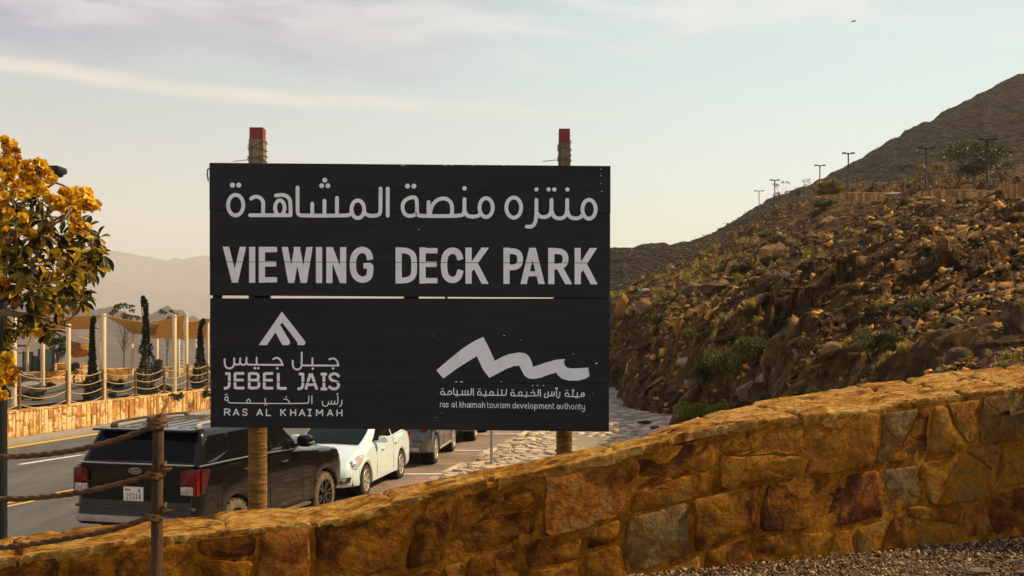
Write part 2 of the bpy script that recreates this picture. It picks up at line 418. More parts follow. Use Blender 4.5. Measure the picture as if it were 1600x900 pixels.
# double yellow line with short hatch bars between the lanes and the parking strip
yc = lambda y: -9.40 + (y - 21.1) * 0.33
for off in (-0.16, 0.14):
    strip('yellow_centre_line', lambda y: yc(y) + off - 0.06, lambda y: yc(y) + off + 0.06, 0.006, m_paint_y, 4, 60, n=40)
wc = lambda y: -11.72 + (y - 27.7) * 0.36
for k in range(-4, 9):
    if k in (0,): y0, y1 = 26.7, 28.75
    else: y0 = 27.0 + k * 5.2; y1 = y0 + 2.0
    strip('lane_dash', lambda y: wc(y) - 0.09, lambda y: wc(y) + 0.09, 0.006, m_paint_w, y0, y1, n=4)
for (u0, v0, u1, v1) in ((600, 741, 690, 741), (676, 704, 770, 704), (730, 678.5, 815, 678)):
    def GP(u, v): D = F * CZ / (v - HV); return (D * (u - CX) / F, D)
    a, b = Vector(GP(u0, v0)), Vector(GP(u1, v1)); d = (b - a).normalized(); n_ = Vector((-d.y, d.x)) * 0.08
    a = a - d * 0.9
    mb = MB(); mb.add([(*(a - n_), 0.009), (*(b - n_), 0.009), (*(b + n_), 0.009), (*(a + n_), 0.009)], [(0, 1, 2, 3)])
    tag(mb.build('parking_bay_line', m_paint_w), kind='structure')

# ================================================================== hillside on the right (thin-plate surface through surveyed points)
HP = [(962, 490, 66), (1000, 520, 50), (1040, 560, 40), (1070, 605, 34), (1110, 640, 28), (1160, 648, 20), (1250, 640, 14.5), (1400, 615, 11.5), (1600, 585, 10),
      (1800, 545, 9.5), (2300, 480, 9), (1145, 600, 24), (1250, 565, 20), (1000, 470, 68), (1100, 500, 45), (1100, 430, 72), (1060, 470, 58), (1200, 470, 38), (1200, 390, 70),
      (1300, 480, 24), (1300, 400, 42), (1300, 345, 66), (1450, 500, 17.5), (1450, 400, 32), (1450, 345, 52), (1600, 480, 15.5), (1600, 400, 26), (1600, 345, 42),
      (1600, 321, 58), (1450, 322, 69), (1300, 321, 84), (1240, 332, 95), (1180, 356, 103), (1110, 390, 104), (1060, 420, 100), (1010, 440, 93), (962, 462, 86),
      (930, 490, 84), (1000, 480, 118), (1080, 430, 135), (1210, 337, 116), (1281, 308, 121), (1186, 341, 160), (1330, 300, 130), (1450, 296, 130), (1600, 290, 120), (1900, 300, 60), (2300, 280, 60), (1900, 270, 110), (2300, 200, 110), (1800, 440, 20), (2300, 400, 20)]
hp = np.array([(D * (u - CX) / F, D, CZ + (HV - v) * D / F) for u, v, D in HP])
def tps_fit(xy, z, lam=0.02):
    n = len(z); d = np.linalg.norm(xy[:, None] - xy[None], axis=2) + 1e-9
    K = d * d * np.log(d) + lam * n * np.eye(n) * 10; Pm = np.c_[np.ones(n), xy]
    A = np.block([[K, Pm], [Pm.T, np.zeros((3, 3))]])
    return np.linalg.solve(A, np.r_[z, 0, 0, 0])
# work in warped coordinates (x/y-like angle and log depth) so near and far points weigh alike
def warp(x, y): return np.stack([x / y * 6.0, np.log(y) * 2.2], -1)
wv = tps_fit(warp(hp[:, 0], hp[:, 1]), (hp[:, 2] - CZ) / hp[:, 1], lam=0.0005)
_hw = warp(hp[:, 0], hp[:, 1])
def hill_smooth(x, y):
    q = warp(x, y); d = np.linalg.norm(q[..., None, :] - _hw, axis=-1) + 1e-9
    s = (d * d * np.log(d)) @ wv[:len(hp)] + wv[-3] + q[..., 0] * wv[-2] + q[..., 1] * wv[-1]
    return CZ + s * y
TOE = [(7, 1.2), (10, 1.6), (14, 2.6), (20, 3.9), (28, 4.8), (34, 5.1), (40, 5.3), (50, 5.5), (66, 5.5), (90, 5.6), (170, 6)]
def hill(x, y, full=True):
    x = np.asarray(x, float); y = np.asarray(y, float)
    z = hill_smooth(x, y)
    # relief: lumps, tilted rock ledges, gullies
    amp = np.clip((y - 8) / 30, 0.25, 1.0)
    z = z + fbm(x / 6.0, y / 9.0, 1.3, 3) * 0.45 * amp
    a = (x * 0.8 - y * 0.35); led = np.abs(vnoise(x / 3.0 + 5, y / 7.0, 7)) 
    z = z + (0.5 - led) * 0.7 * amp
    led2 = np.abs(vnoise(x / 0.9 + 31, y / 2.0, 3.0)); z = z + (0.45 - led2) * 0.30 * amp
    z = z + fbm(x / 0.55, y / 0.8, 4.0, 3) * 0.06
    wx, wy = x + fbm(x / 1.5, y / 2.0, 8.0, 2) * .5, y + fbm(x / 1.5, y / 2.0, 18.0, 2) * .7
    # the beds dip: long axis of the blocks runs up to the right
    bx, by = wx * .85 - wy * .52, wx * .52 + wy * .85
    k1 = np.clip(vnoise(x / 5, y / 8, 33) * 1.6 + .55, 0, 1)
    z = z + blocky(bx, by, 3.4, 4, .5) * .26 * amp * np.clip(k1, .2, 1) + blocky(bx, by, 1.5, 1, .55) * .44 * k1 * amp + blocky(bx, by, .52, 2, .8) * .28 * np.clip(k1 + .25, 0, 1) + blocky(bx, by, .2, 3, .9) * .25
    toe = np.interp(y, [t[0] for t in TOE], [t[1] for t in TOE]) + fbm(y / 4.0, y * 0, 3.3, 4) * 0.7 * np.clip((y - 16) / 20, 0.15, 1)
    w = 2.1 + 0.9 * vnoise(y / 2.2, y * 0, 9)
    t = np.clip((x - toe) / w, 0, 1)
    # the cut face: broken, with a ledge
    t = t ** 0.72
    z0 = -0.4
    return z0 + (z - z0) * t
us = np.concatenate([np.arange(925, 1640, 1.9), np.linspace(1645, 2700, 110)])
Ds = 8.2 * (175 / 8.2) ** np.linspace(0, 1, 560)
U, D = np.meshgrid(us, Ds)
HX = D * (U - CX) / F; HZ = hill(HX, D)
# sideways roughness so that the cut face is not a pure height field
side = fbm(D / 1.3, HZ / 0.9, 2.0, 3) * 0.35 * np.clip(1 - np.abs(HX - 6.0) / 1.6, 0, 1)
tag(np_mesh('hillside', np.stack([HX + side, D, HZ], -1).reshape(-1, 3), grid_faces(*U.shape), m_hill, smooth=False), kind='structure')

# far brown hill behind, with its ridge
RIDGE = [(800, 520), (860, 480), (900, 425), (955, 387), (1000, 379), (1050, 377), (1090, 372), (1130, 353), (1162, 334), (1190, 317), (1210, 310), (1240, 297), (1280, 279), (1300, 270), (1330, 257), (1400, 212), (1450, 187), (1500, 160), (1550, 135), (1600, 113), (1800, 20), (2200, -80), (2700, -100)]
us = np.concatenate([np.arange(820, 1640, 3.0), np.linspace(1645, 2700, 100)])
n1, n2 = 170, 20
T = np.linspace(0, 1, n1)
rv = np.interp(us, [r_[0] for r_ in RIDGE], [r_[1] for r_ in RIDGE])
rD = np.interp(us, [820, 1000, 1100, 1200, 1400, 1700, 2700], [230, 240, 250, 300, 330, 360, 380])
bD = np.interp(us, [820, 1000, 1200, 2700], [150, 140, 150, 130]); bv = np.interp(us, [820, 1000, 1200, 2700], [560, 540, 420, 330])
rows = []
for t in T:
    Dd = bD + (rD - bD) * t
    k = (1 / bD - 1 / Dd) / (1 / bD - 1 / rD)
    vv = bv + (rv - bv) * (0.55 * t + 0.45 * k)
    rows.append(np.stack([Dd * (us - CX) / F, Dd, CZ + (HV - vv) * Dd / F], -1))
last = rows[-1]
for k in range(1, n2):
    q = last.copy(); q[:, 1] += k * 12; q[:, 0] += k * 3; q[:, 2] -= k * k * 0.45 + k * 2.0; rows.append(q)
FH = np.stack(rows)
x, y = FH[..., 0], FH[..., 1]
fade = np.concatenate([np.clip(1.06 - T, 0.10, 1) , np.ones(n2 - 1)])[:, None]
FH[..., 2] += (fbm(x / 30, y / 30, 1, 3) * 3.0 * fade + (0.4 - np.abs(fbm((x * .7 + y * .3) / 9, (y * .8 - x * .5) / 25, 2, 4))) * 2.0 * np.clip(fade, .2, 1) + fbm(x / 3, y / 5, 5, 3) * 0.5)
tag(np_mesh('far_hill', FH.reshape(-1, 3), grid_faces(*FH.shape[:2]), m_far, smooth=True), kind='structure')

# distant mountain ranges beyond the valley
def range_(name, D0, ridge, zbase, depth, amp, seed):
    us = np.arange(-900, 2500, 5.0)
    rv = np.interp(us, [r_[0] for r_ in ridge], [r_[1] for r_ in ridge])
    rows = []; n = 60
    ridge_z = CZ + (HV - rv) * D0 / F + fbm(us / 45, us * 0, seed, 4) * amp * 0.25
    for k in range(n):
        t = k / (n - 1); Dd = D0 - depth * (1 - t)
        xx = D0 * (us - CX) / F; yy = np.full_like(us, Dd)
        zz = zbase + (ridge_z - zbase) * t ** 0.9
        rel = (0.5 - np.abs(fbm(xx / (depth * .22), yy / (depth * .6), seed + 2, 5))) * amp * np.sin(min(1, (1 - t) * 1.15 + 0.04) * math.pi * 0.5) * min(1, t * 4 + .1)
        rows.append(np.stack([xx, yy, zz + rel], -1))
    for k in range(1, 8):
        q = rows[n - 1].copy(); q[:, 1] += k * depth * .1; q[:, 2] -= k * amp * 0.8; rows.append(q)
    A = np.stack(rows)
    tag(np_mesh(name, A.reshape(-1, 3), grid_faces(*A.shape[:2]), m_mtn, smooth=True), kind='structure')
range_('mountain_range', 9000, [(-900, 380), (60, 398), (160, 392), (200, 396), (260, 408), (330, 398), (420, 392), (600, 440), (900, 470), (2500, 470)], -330, 2300, 160, 1)
range_('mountain_range', 7200, [(-900, 400), (60, 425), (130, 432), (200, 446), (270, 456), (330, 455), (420, 470), (600, 500), (900, 520), (2500, 520)], -325, 2200, 200, 5)
range_('mountain_range', 1900, [(-900, 440), (0, 462), (70, 452), (110, 458), (150, 480), (200, 496), (270, 497), (330, 505), (420, 520), (560, 545), (900, 560), (2500, 560)], -280, 900, 95, 9)

# ravine bed and banks
def bed_z(x, y):
    k = Kf(y); t = np.clip((x - k) / 4.5, 0, 1)
    near = np.clip((20 - y) / 12, 0, 1)
    return 0.002 + 0.10 * t + 0.06 * fbm(x / 1.2, y / 2.5, 6, 3) * min(1, max(0.0, (x - k) / 1.5)) - 0.18 * math.sin(t * math.pi) 
strip('ravine_bed', Kf, lambda y: 8.5, 0, m_bed, 9, 97, n=260, cols=46, zf=lambda x, y: float(bed_z(x, y)))

# pitched stones: rows of flat slabs laid on the bank beside the parking strip
def slab_mesh(seed):
    r_ = random.Random(seed); bm = bmesh.new()
    for i in range(9):
        a = 2 * math.pi * (i + r_.uniform(-.3, .3)) / 9
        rr = r_.uniform(.85, 1.1); px, py = math.cos(a) * rr, math.sin(a) * rr
        px = math.copysign(abs(px) ** .7, px); py = math.copysign(abs(py) ** .7, py)
        bm.verts.new((px, py, -0.5)); bm.verts.new((px * .9, py * .9, 0.5 + r_.uniform(-.15, .15)))
    bmesh.ops.convex_hull(bm, input=list(bm.verts))
    for v in [v for v in bm.verts if not v.link_faces]: bm.verts.remove(v)
    bmesh.ops.triangulate(bm, faces=list(bm.faces))
    me = bpy.data.meshes.new('stone'); bm.to_mesh(me); bm.free(); return me
slabs = [slab_mesh(s) for s in range(8)]
for s in slabs: s.materials.append(m_pitch_o)
def me_arrays(me):
    me.calc_loop_triangles()
    v = np.array([q.co[:] for q in me.vertices]); f = np.array([t.vertices[:] for t in me.loop_triangles]); return v, f
slab_arr = [me_arrays(s) for s in slabs]
def rotm(rx, ry, rz): return np.array((Matrix.Rotation(rz, 3, 'Z') @ Matrix.Rotation(ry, 3, 'Y') @ Matrix.Rotation(rx, 3, 'X')))
bank = tag(empty('pitched_bank', (0, 0, 0)), 'sloping bank of pale pitched stones between the parking strip and the rocky ravine', 'stone bank')
SV, SF, nb = [], [], 0
cells = []
y = 10.0
while y < 75:
    step = 0.20 + 0.004 * y
    k = Kf(y); xr = min(k + 5.2, 4.9 - max(0, (34 - y)) * 0.0, np.interp(y, [20, 34, 50, 70], [5.0, 3.7, 4.5, 5.8]))
    x_ = k + 0.15 + random.uniform(0, .2)
    while x_ < xr + random.uniform(-.5, .3):
        w_ = random.uniform(.22, .44) * (1 + 0.006 * y)
        cells.append((x_ + w_ / 2, y + random.uniform(-.06, .06), w_ * .48, step * .50)); x_ += w_ + 0.02
    y += step
piece_n = 0
def vis_px(x_, y_): return 1700 / y_
cells.sort(key=lambda c: (c[1] < 24.5, c[1]))      # the ones that show over the near wall first
for (cx_, cy_, a, b) in cells:
    if random.random() < 0.05: continue
    z_ = float(bed_z(cx_, cy_)) + 0.02
    ang = -0.22 + random.uniform(-.25, .25); tx, ty = random.uniform(-.10, .10), random.uniform(-.06, .10)
    i = random.randrange(8)
    if piece_n < 300 and cy_ > 24.5:
        o = bpy.data.objects.new('stone', slabs[i]); link(o, bank)
        o.location = (cx_, cy_, z_); o.rotation_euler = (tx, ty, ang); o.scale = (a, b, 0.08); piece_n += 1
    else:
        v, f = slab_arr[i]; q = (v * [a, b, 0.08]) @ rotm(tx, ty, ang).T + [cx_, cy_, z_]
        SV.append(q); SF.append(f + nb); nb += len(v)
o = np_mesh('stone_pitching', np.concatenate(SV), np.concatenate(SF), m_pitch, bank); tag(o, kind='stuff')

# ------------------------------------------------------------------ rocks
def rock_mesh(seed, flat=0.6, n=14):
    r_ = random.Random(seed); bm = bmesh.new()
    for i in range(n):
        v = Vector((r_.gauss(0, 1), r_.gauss(0, 1), r_.gauss(0, 1))).normalized()
        m_ = max(abs(c) for c in v); v = v / (m_ ** .8) * r_.uniform(.6, .95)      # pushed toward a box: flat sides, sharp corners
        v = Vector((v.x, v.y, v.z)); bm.verts.new((v.x, v.y * (.55 + .4 * (seed % 5) / 4), v.z * flat))
    bmesh.ops.convex_hull(bm, input=list(bm.verts))
    for v in [v for v in bm.verts if not v.link_faces]: bm.verts.remove(v)
    bmesh.ops.triangulate(bm, faces=list(bm.faces))
    me = bpy.data.meshes.new('rock'); bm.to_mesh(me); bm.free(); return me
rocks = [me_arrays(rock_mesh(s, (.3, .45, .65, .9)[s % 4], 9)) for s in range(24)]
def scatter(name, n, size_px, region, mats, smin=0.03, smax=0.6, tilt=0.5, seed=1, sink=0.15, dip=False, band=None, pw=2.6):
    g = np.random.default_rng(seed); V, Fc, nb = [], [], 0
    u = g.uniform(region[0], region[1], n * 2); inv = g.uniform(1 / region[3], 1 / region[2], n * 2)
    D = 1 / inv
    x = D * (u - CX) / F
    toe = np.interp(D, [t[0] for t in TOE], [t[1] for t in TOE])
    keep = x > toe + 0.15
    if band: keep &= x < toe + band
    x, D = x[keep][:n], D[keep][:n]
    z = hill(x, D)
    px = size_px[0] * (size_px[1] / size_px[0]) ** (g.random(len(x)) ** pw)
    s = np.clip(px * D / F / 2, smin, smax)
    # clump: fewer where the low-frequency noise is low
    den = vnoise(x / 3.5, D / 6.0, 11)
    for i in range(len(x)):
        if den[i] < g.uniform(-1.1, 0.5): continue
        v, f = rocks[g.integers(len(rocks))]
        rm = rotm(g.uniform(-tilt, tilt), -0.35 + g.uniform(-tilt, tilt), g.uniform(0, 6.28))
        if dip: v = v * [1.5, 1.0, .55]; rm = rotm(g.uniform(-.25, .35), -0.42 + g.normal(0, .16), .45 + g.normal(0, .3))
        q = (v * s[i]) @ rm.T + [x[i], D[i], z[i] + s[i] * sink]
        V.append(q); Fc.append(f + nb); nb += len(v)
    return np_mesh(name, np.concatenate(V), np.concatenate(Fc), mats)
tag(scatter('rubble', 42000, (2.4, 22), (925, 1750, 9.5, 62), m_rubble, smin=.020, smax=.34), 'loose rubble and broken stones covering the slope of the rocky hillside', 'rubble', kind='stuff')
tag(scatter('far_rubble', 14000, (1.8, 8), (930, 1700, 45, 150), m_rubble, smin=.03, smax=.6, seed=5), 'small scattered stones high up on the rocky hillside below the upper wall', 'rubble', kind='stuff')

tag(scatter('bedrock_outcrop', 2600, (9, 52), (935, 1700, 12, 74), m_hillrock, smin=.08, smax=1.1, seed=15, sink=-.02, dip=True, pw=1.9), 'tilted ledges and half buried blocks of brown bedrock breaking through the hillside', 'outcrop', kind='stuff')
tag(scatter('cliff_rock', 2600, (4, 26), (930, 1180, 22, 90), m_cliffrock, smin=.05, smax=.9, seed=16, sink=-.05, band=3.2, pw=1.6), 'broken golden brown rock of the low cliff along the ravine', 'cliff', kind='stuff')

tag(scatter('bank_rock', 2400, (7, 44), (1000, 1700, 9.0, 26), m_hillrock, smin=.03, smax=.42, seed=17, sink=.02, band=7.0, dip=True, pw=2.0), 'dark broken blocks and slabs on the steep foot of the slope behind the near wall', 'rock bank', kind='stuff')

def big_rock(name, u, v, D, s, m, rot, seed, label, group=None, n=18, flat=.8):
    """a single boulder; s = (half x, half y, half z) metres"""
    me = rock_mesh(seed, 1.0, n)
    bm = bmesh.new(); bm.from_mesh(me)
    rr_ = random.Random(seed * 3 + 1)      # cleave flat faces off the block
    for _ in range(5):
        nn = Vector((rr_.gauss(0, 1), rr_.gauss(0, 1), rr_.gauss(.3, 1))).normalized(); q_ = bmesh.ops.bisect_plane(bm, geom=list(bm.verts) + list(bm.edges) + list(bm.faces), plane_co=nn * rr_.uniform(.5, .78), plane_no=nn, clear_outer=True)
    cs_ = [w_.co.copy() for w_ in bm.verts]; bm.clear()
    for c_ in cs_: bm.verts.new(c_)
    bmesh.ops.convex_hull(bm, input=list(bm.verts))
    for w_ in [w_ for w_ in bm.verts if not w_.link_faces]: bm.verts.remove(w_)
    bmesh.ops.remove_doubles(bm, verts=list(bm.verts), dist=.02)
    bmesh.ops.triangulate(bm, faces=list(bm.faces)); bmesh.ops.subdivide_edges(bm, edges=list(bm.edges), cuts=2, use_grid_fill=True)
    for q in bm.verts: q.co += Vector([mnoise.noise(q.co * 2.6 + Vector((seed, k * 7, 0))) for k in range(3)]) * 0.09 + Vector([mnoise.noise(q.co * 8 + Vector((seed, k * 7, 0))) for k in range(3)]) * 0.03
    me2 = bpy.data.meshes.new(name); bm.to_mesh(me2); bm.free(); bpy.data.meshes.remove(me)
    me2.materials.append(m)
    me2.polygons.foreach_set('use_smooth', [True] * len(me2.polygons)); me2.set_sharp_from_angle(angle=R(22))
    o = bpy.data.objects.new(name, me2); link(o)
    p = P(u, v, D); zg = float(hill(np.array(p.x), np.array(p.y)))
    o.location = (p.x, p.y, p.z); o.scale = s; o.rotation_euler = rot
    q = P(u, v, D - s[1] * .95); o.location = (q.x, q.y, max(q.z, float(hill(np.array(q.x), np.array(q.y))) + s[2] * .1))
    tag(o, label, 'boulder', group); return o
def onhill(u, v, lo=9.0, hi=100.0):
    """distance at which the ray through (u,v) first meets the hillside"""
    D_ = np.exp(np.linspace(math.log(lo), math.log(hi), 900)); x_ = D_ * (u - CX) / F
    zh = hill(x_, D_); zr = CZ + (HV - v) * D_ / F
    k = np.where((zh >= zr) & (x_ > 4.5))[0]
    return float(D_[k[0]]) if len(k) else hi
BR = [ # u, v (centre of the boulder in view), half widths in px (x, z), material, tilt, label
    (1165, 612, 21, 17, m_boulder_p, (0.1, .15, .5), 'big pale block with a sunlit right face just above the near wall'),
    (1192, 592, 13, 10, m_boulder_p, (0, 0, 2), 'round pinkish boulder behind the big pale block above the wall'),
    (1208, 396, 22, 17, m_boulder, (0, .2, 0), 'large square boulder with a flat pale top high on the slope'),
    (1238, 452, 9, 8, m_boulder, (0, 0, 1), 'round mottled boulder on open ground below the square boulder'),
    (1474, 380, 11, 14, m_boulder_o, (0, .2, 1), 'upright orange slab standing in dark scree below the upper wall'),
    (1456, 357, 7, 9, m_boulder_o, (0, -.6, 1), 'small leaning orange shard above the upright slab'),
    (1532, 328, 10, 5, m_boulder_o, (0, -.4, 0), 'yellowish tilted stone just under the upper wall'),
    (1522, 523, 9, 14, m_boulder_o, (0, .5, 1), 'orange slab leaning in the grey scree at the right'),
    (1495, 500, 12, 9, m_boulder_p, (0, .3, 0), 'pale pointed stone in the middle of the right hand scree'),
    (1518, 462, 30, 5, m_boulder, (0, -.35, 0), 'long flat brown slab lying along the right hand slope'),
    (1497, 560, 28, 15, m_boulder, (.1, -.4, .2), 'dark tilted slab at the foot of the right hand scree'),
    (1540, 555, 20, 14, m_boulder, (.1, -.3, 1.2), 'grey brown block leaning beside the dark tilted slab'),
    (1572, 575, 30, 15, m_boulder, (0, -.35, 0), 'broad brown slab half buried behind the grass at the right'),
    (1590, 505, 26, 34, m_boulder, (0, -.5, .4), 'great rugged outcrop at the right edge of the picture'),
    (1440, 597, 17, 7, m_boulder_p, (0, .2, 0), 'flat cream stone peeping over the near wall'),
    (1352, 605, 16, 12, m_boulder, (0, 0, .3), 'rounded brown boulder just behind the near wall'),
    (1392, 590, 14, 9, m_boulder, (0, .3, 1), 'small brown block above the rounded brown boulder'),
    (1283, 421, 8, 7, m_boulder_o, (0, 0, 0), 'small orange boulder at the left end of the dark scree'),
    (1302, 398, 9, 7, m_boulder_o, (0, -.5, 0), 'orange stone leaning above the small orange boulder'),
    (1318, 403, 6, 8, m_boulder_o, (0, .3, 0), 'narrow orange stone right of the leaning orange stone'),
    (1100, 486, 11, 14, m_boulder_o, (0, .4, 0), 'orange block on the cliff edge above the ravine'),
    (1062, 508, 12, 20, m_boulder_o, (0, .2, 0), 'tall orange block standing on the cliff top'),
    (975, 475, 13, 22, m_boulder_o, (0, .1, 0), 'tall orange rock face beside the right edge of the sign board'),
    (1005, 476, 16, 11, m_boulder, (0, -.4, 0), 'brown rounded rock right of the tall orange rock face'),
    (1120, 450, 26, 15, m_boulder, (0, -.1, 0), 'dark rounded outcrop in the middle of the left slope'),
    (1082, 452, 26, 13, m_boulder, (0, 0, .4), 'low dark outcrop left of the rounded outcrop'),
    (1145, 424, 14, 20, m_boulder, (0, .3, 0), 'dark craggy rock with orange patches under the square boulder'),
    (1228, 430, 12, 6, m_boulder_p, (0, .3, 0), 'pale grey wedge of rock right of the craggy rock'),
    (1180, 437, 12, 6, m_boulder_o, (0, .1, 0), 'small stone with a bright orange top between shrubs'),
    (1135, 528, 30, 7, m_boulder, (0, -.1, 0), 'long brown ledge stone above the dark bush'),
    (1070, 565, 18, 10, m_boulder_p, (0, -.2, 0), 'pale stone on the edge of the cliff top'),
    (1078, 600, 14, 9, m_boulder_p, (0, .2, 0), 'rounded buff stone on the cliff left of the dark bush'),
    (1075, 623, 9, 12, m_boulder_o, (0, .1, 0), 'orange stone set in the low end of the cliff'),
    (1250, 534, 24, 9, m_boulder, (0, -.1, 0), 'wide low brown rock right of the grass above the bush'),
    (1300, 548, 26, 13, m_boulder, (0, -.2, .5), 'broad brown rock left of the grey green shrub'),
    (1420, 505, 14, 8, m_boulder_p, (0, .1, 0), 'pinkish stone above the grey green shrub'),
    (1435, 525, 10, 8, m_boulder, (0, 0, 0), 'small square stone right of the grey green shrub'),
    (1250, 600, 26, 12, m_boulder, (0, -.2, 0), 'dark brown rock low on the slope right of the big pale block'),
    (1323, 340, 12, 4, m_boulder_o, (0, 0, 0), 'flat orange stone near the left end of the upper wall'),
    (1370, 350, 15, 6, m_boulder, (0, -.3, 0), 'dark slab in the scree below the middle of the upper wall'),
]
for k, (u, v, hx, hz, m_, rot, lab) in enumerate(BR):
    D_ = onhill(u, v + hz * .3)
    for _k in range(8):
        if D_ < 95: break
        v += 5; D_ = onhill(u, v + hz * .3)
    s_ = (hx * 1.15 * D_ / F, 0.55 * (hx + hz) * D_ / F, hz * 1.2 * D_ / F)
    big_rock('boulder', u, v, D_, s_, m_, rot, 100 + k, lab)
g = np.random.default_rng(3)
var = []
for k in range(8):
    me = rock_mesh(300 + k, .6, 16); bm = bmesh.new(); bm.from_mesh(me); bmesh.ops.bevel(bm, geom=list(bm.edges), offset=.06, segments=1, affect='EDGES'); bm.to_mesh(me); bm.free()
    me.materials.append([m_boulder, m_boulder_o, m_boulder_p, m_boulder][k % 4]); var.append(me)
for k in range(170):
    u = g.uniform(965, 1640); v = g.uniform(330, 640)
    if v < 330 + max(0, (1290 - u)) * .36: continue
    D_ = onhill(u, v)
    if D_ >= 99: continue
    s_ = g.uniform(4, 11) * D_ / F; x_ = D_ * (u - CX) / F
    o = bpy.data.objects.new('stone', var[g.integers(8)]); link(o)
    o.location = (x_, D_, float(hill(np.array(x_), np.array(D_))) + s_ * .25); o.scale = (s_, s_ * .9, s_ * .8)
    o.rotation_euler = (g.uniform(-.5, .5), -.3 + g.uniform(-.4, .4), g.uniform(0, 6.28))
    tag(o, 'loose angular stone lying on the rocky hillside among the rubble', 'stone', 'loose stones scattered over the rocky hillside')

# rocks on the ravine floor
for k, (u, v, hx, hz, lab) in enumerate([(1008, 660, 14, 5, 'flat dark rock on the pale ravine floor'), (1022, 668, 16, 5, 'long dark rock beside the cliff foot in the ravine'), (1040, 645, 12, 5, 'grey rock against the foot of the ravine cliff'), (985, 612, 18, 6, 'wide grey rock far up the ravine floor')]):
    D_ = F * (CZ - 0.1) / (v - HV); me = rock_mesh(500 + k, .5, 16); me.materials.append(m_boulder)
    o = bpy.data.objects.new('boulder', me); link(o); s_ = hx * D_ / F
    o.location = (D_ * (u - CX) / F, D_, 0.1); o.scale = (s_, s_ * .8, hz * D_ / F * 1.6); o.rotation_euler = (0, 0, k)
    tag(o, lab, 'boulder')

# haze box
def build_haze(density):
    m = bpy.data.materials.new('haze_air'); m.use_nodes = True; nt = m.node_tree; nt.nodes.clear()
    out = nt.nodes.new('ShaderNodeOutputMaterial'); pv = nt.nodes.new('ShaderNodeVolumePrincipled')
    pv.inputs['Color'].default_value = (0.90, 0.88, 0.84, 1); pv.inputs['Density'].default_value = density; pv.inputs['Anisotropy'].default_value = 0.1
    nt.links.new(pv.outputs[0], out.inputs['Volume'])
    mb = MB(); mb.box((0, 0, (560 - 345) / 2), (19000, 19000, 560 + 345)); o = mb.build('haze', m); tag(o, kind='stuff')
build_haze(0.00017)
# ================================================================== near stone wall
m_wstone = mat('wall_stone', [(0.058, 0.015, 0.001), (0.135, 0.042, 0.002), (0.225, 0.080, 0.003), (0.28, 0.115, 0.005), (0.21, 0.105, 0.020)], rough=0.8, scale=3.2, bump=1.6, bump_scale=7, rnd='object', rnd_amt=0.24, dist=1.2, detail=10, bump_dist=0.035, mottle=.5, mscale=26, spec=0.12)
m_wgrey = mat('grey_wall_stone', [(0.16, 0.062, 0.006), (0.155, 0.080, 0.020), (0.19, 0.125, 0.055), (0.13, 0.048, 0.006)], rough=0.8, scale=6, bump=1.6, bump_scale=9, rnd='object', rnd_amt=0.15, dist=1.0, detail=10, bump_dist=0.03, mottle=.5, mscale=22, spec=0.12)
m_wred = mat('red_wall_stone', [(0.075, 0.018, 0.004), (0.16, 0.045, 0.006), (0.28, 0.10, 0.010), (0.22, 0.11, 0.04)], rough=0.8, scale=4.5, bump=1.6, bump_scale=9, rnd='object', rnd_amt=0.2, dist=1.2, detail=10, bump_dist=0.035, mottle=.55, mscale=26, spec=0.12)
m_mortar = mat('ochre_mortar', [(0.12, 0.036, 0.002), (0.27, 0.100, 0.004), (0.42, 0.175, 0.012)], rough=0.9, scale=5, bump=2, bump_scale=20, dist=1, mottle=.45, spec=0.12)
m_cap = mat('wall_cap_stone', [(0.13, 0.042, 0.005), (0.38, 0.16, 0.02), (0.64, 0.36, 0.09), (0.38, 0.19, 0.06)], rough=0.85, scale=2.2, bump=2.4, bump_scale=7, dist=1.5, stretch=(1, 3.2, 1), detail=10, bump_dist=0.05, mottle=.6, mscale=14, spec=0.12)

WO = Vector((0.76, 7.0, 0)); WD = Vector((3.24, 1.4, 0)).normalized(); WN = Vector((WD.y, -WD.x, 0))   # WN faces the camera
def wall_s(u):   # distance along the wall where view column u meets its face
    k = (u - CX) / F; return (k * WO.y - WO.x) / (WD.x - k * WD.y)
FRONT = [(-60, 877), (0, 869), (135, 849), (236, 836), (371, 826), (470, 817), (540, 805), (648, 778), (780, 744), (847, 731), (962, 705), (1036, 688), (1060, 676), (1167, 656), (1287, 646), (1362, 641), (1437, 623), (1593, 603), (1700, 588)]
SZ = []
for u, v in FRONT:
    s_ = wall_s(u); p = WO + WD * s_; SZ.append((s_, CZ + (HV - v) * p.y / F))
SZ = [(-6.5, SZ[0][1] - .12)] + SZ + [(SZ[-1][0] + 3.0, SZ[-1][1] + 0.28)]
ztop = lambda s_: interp(s_, SZ)
S0, S1 = -5.2, SZ[-1][0] - 0.3
ZB = 1.25
wall = tag(empty('stone_wall', WO), 'long rising wall of big ochre and brown stones in front of the sign', 'wall')
WROT = Matrix((WD, -WN, Vector((0, 0, 1)))).transposed()    # local x along, y back, z up
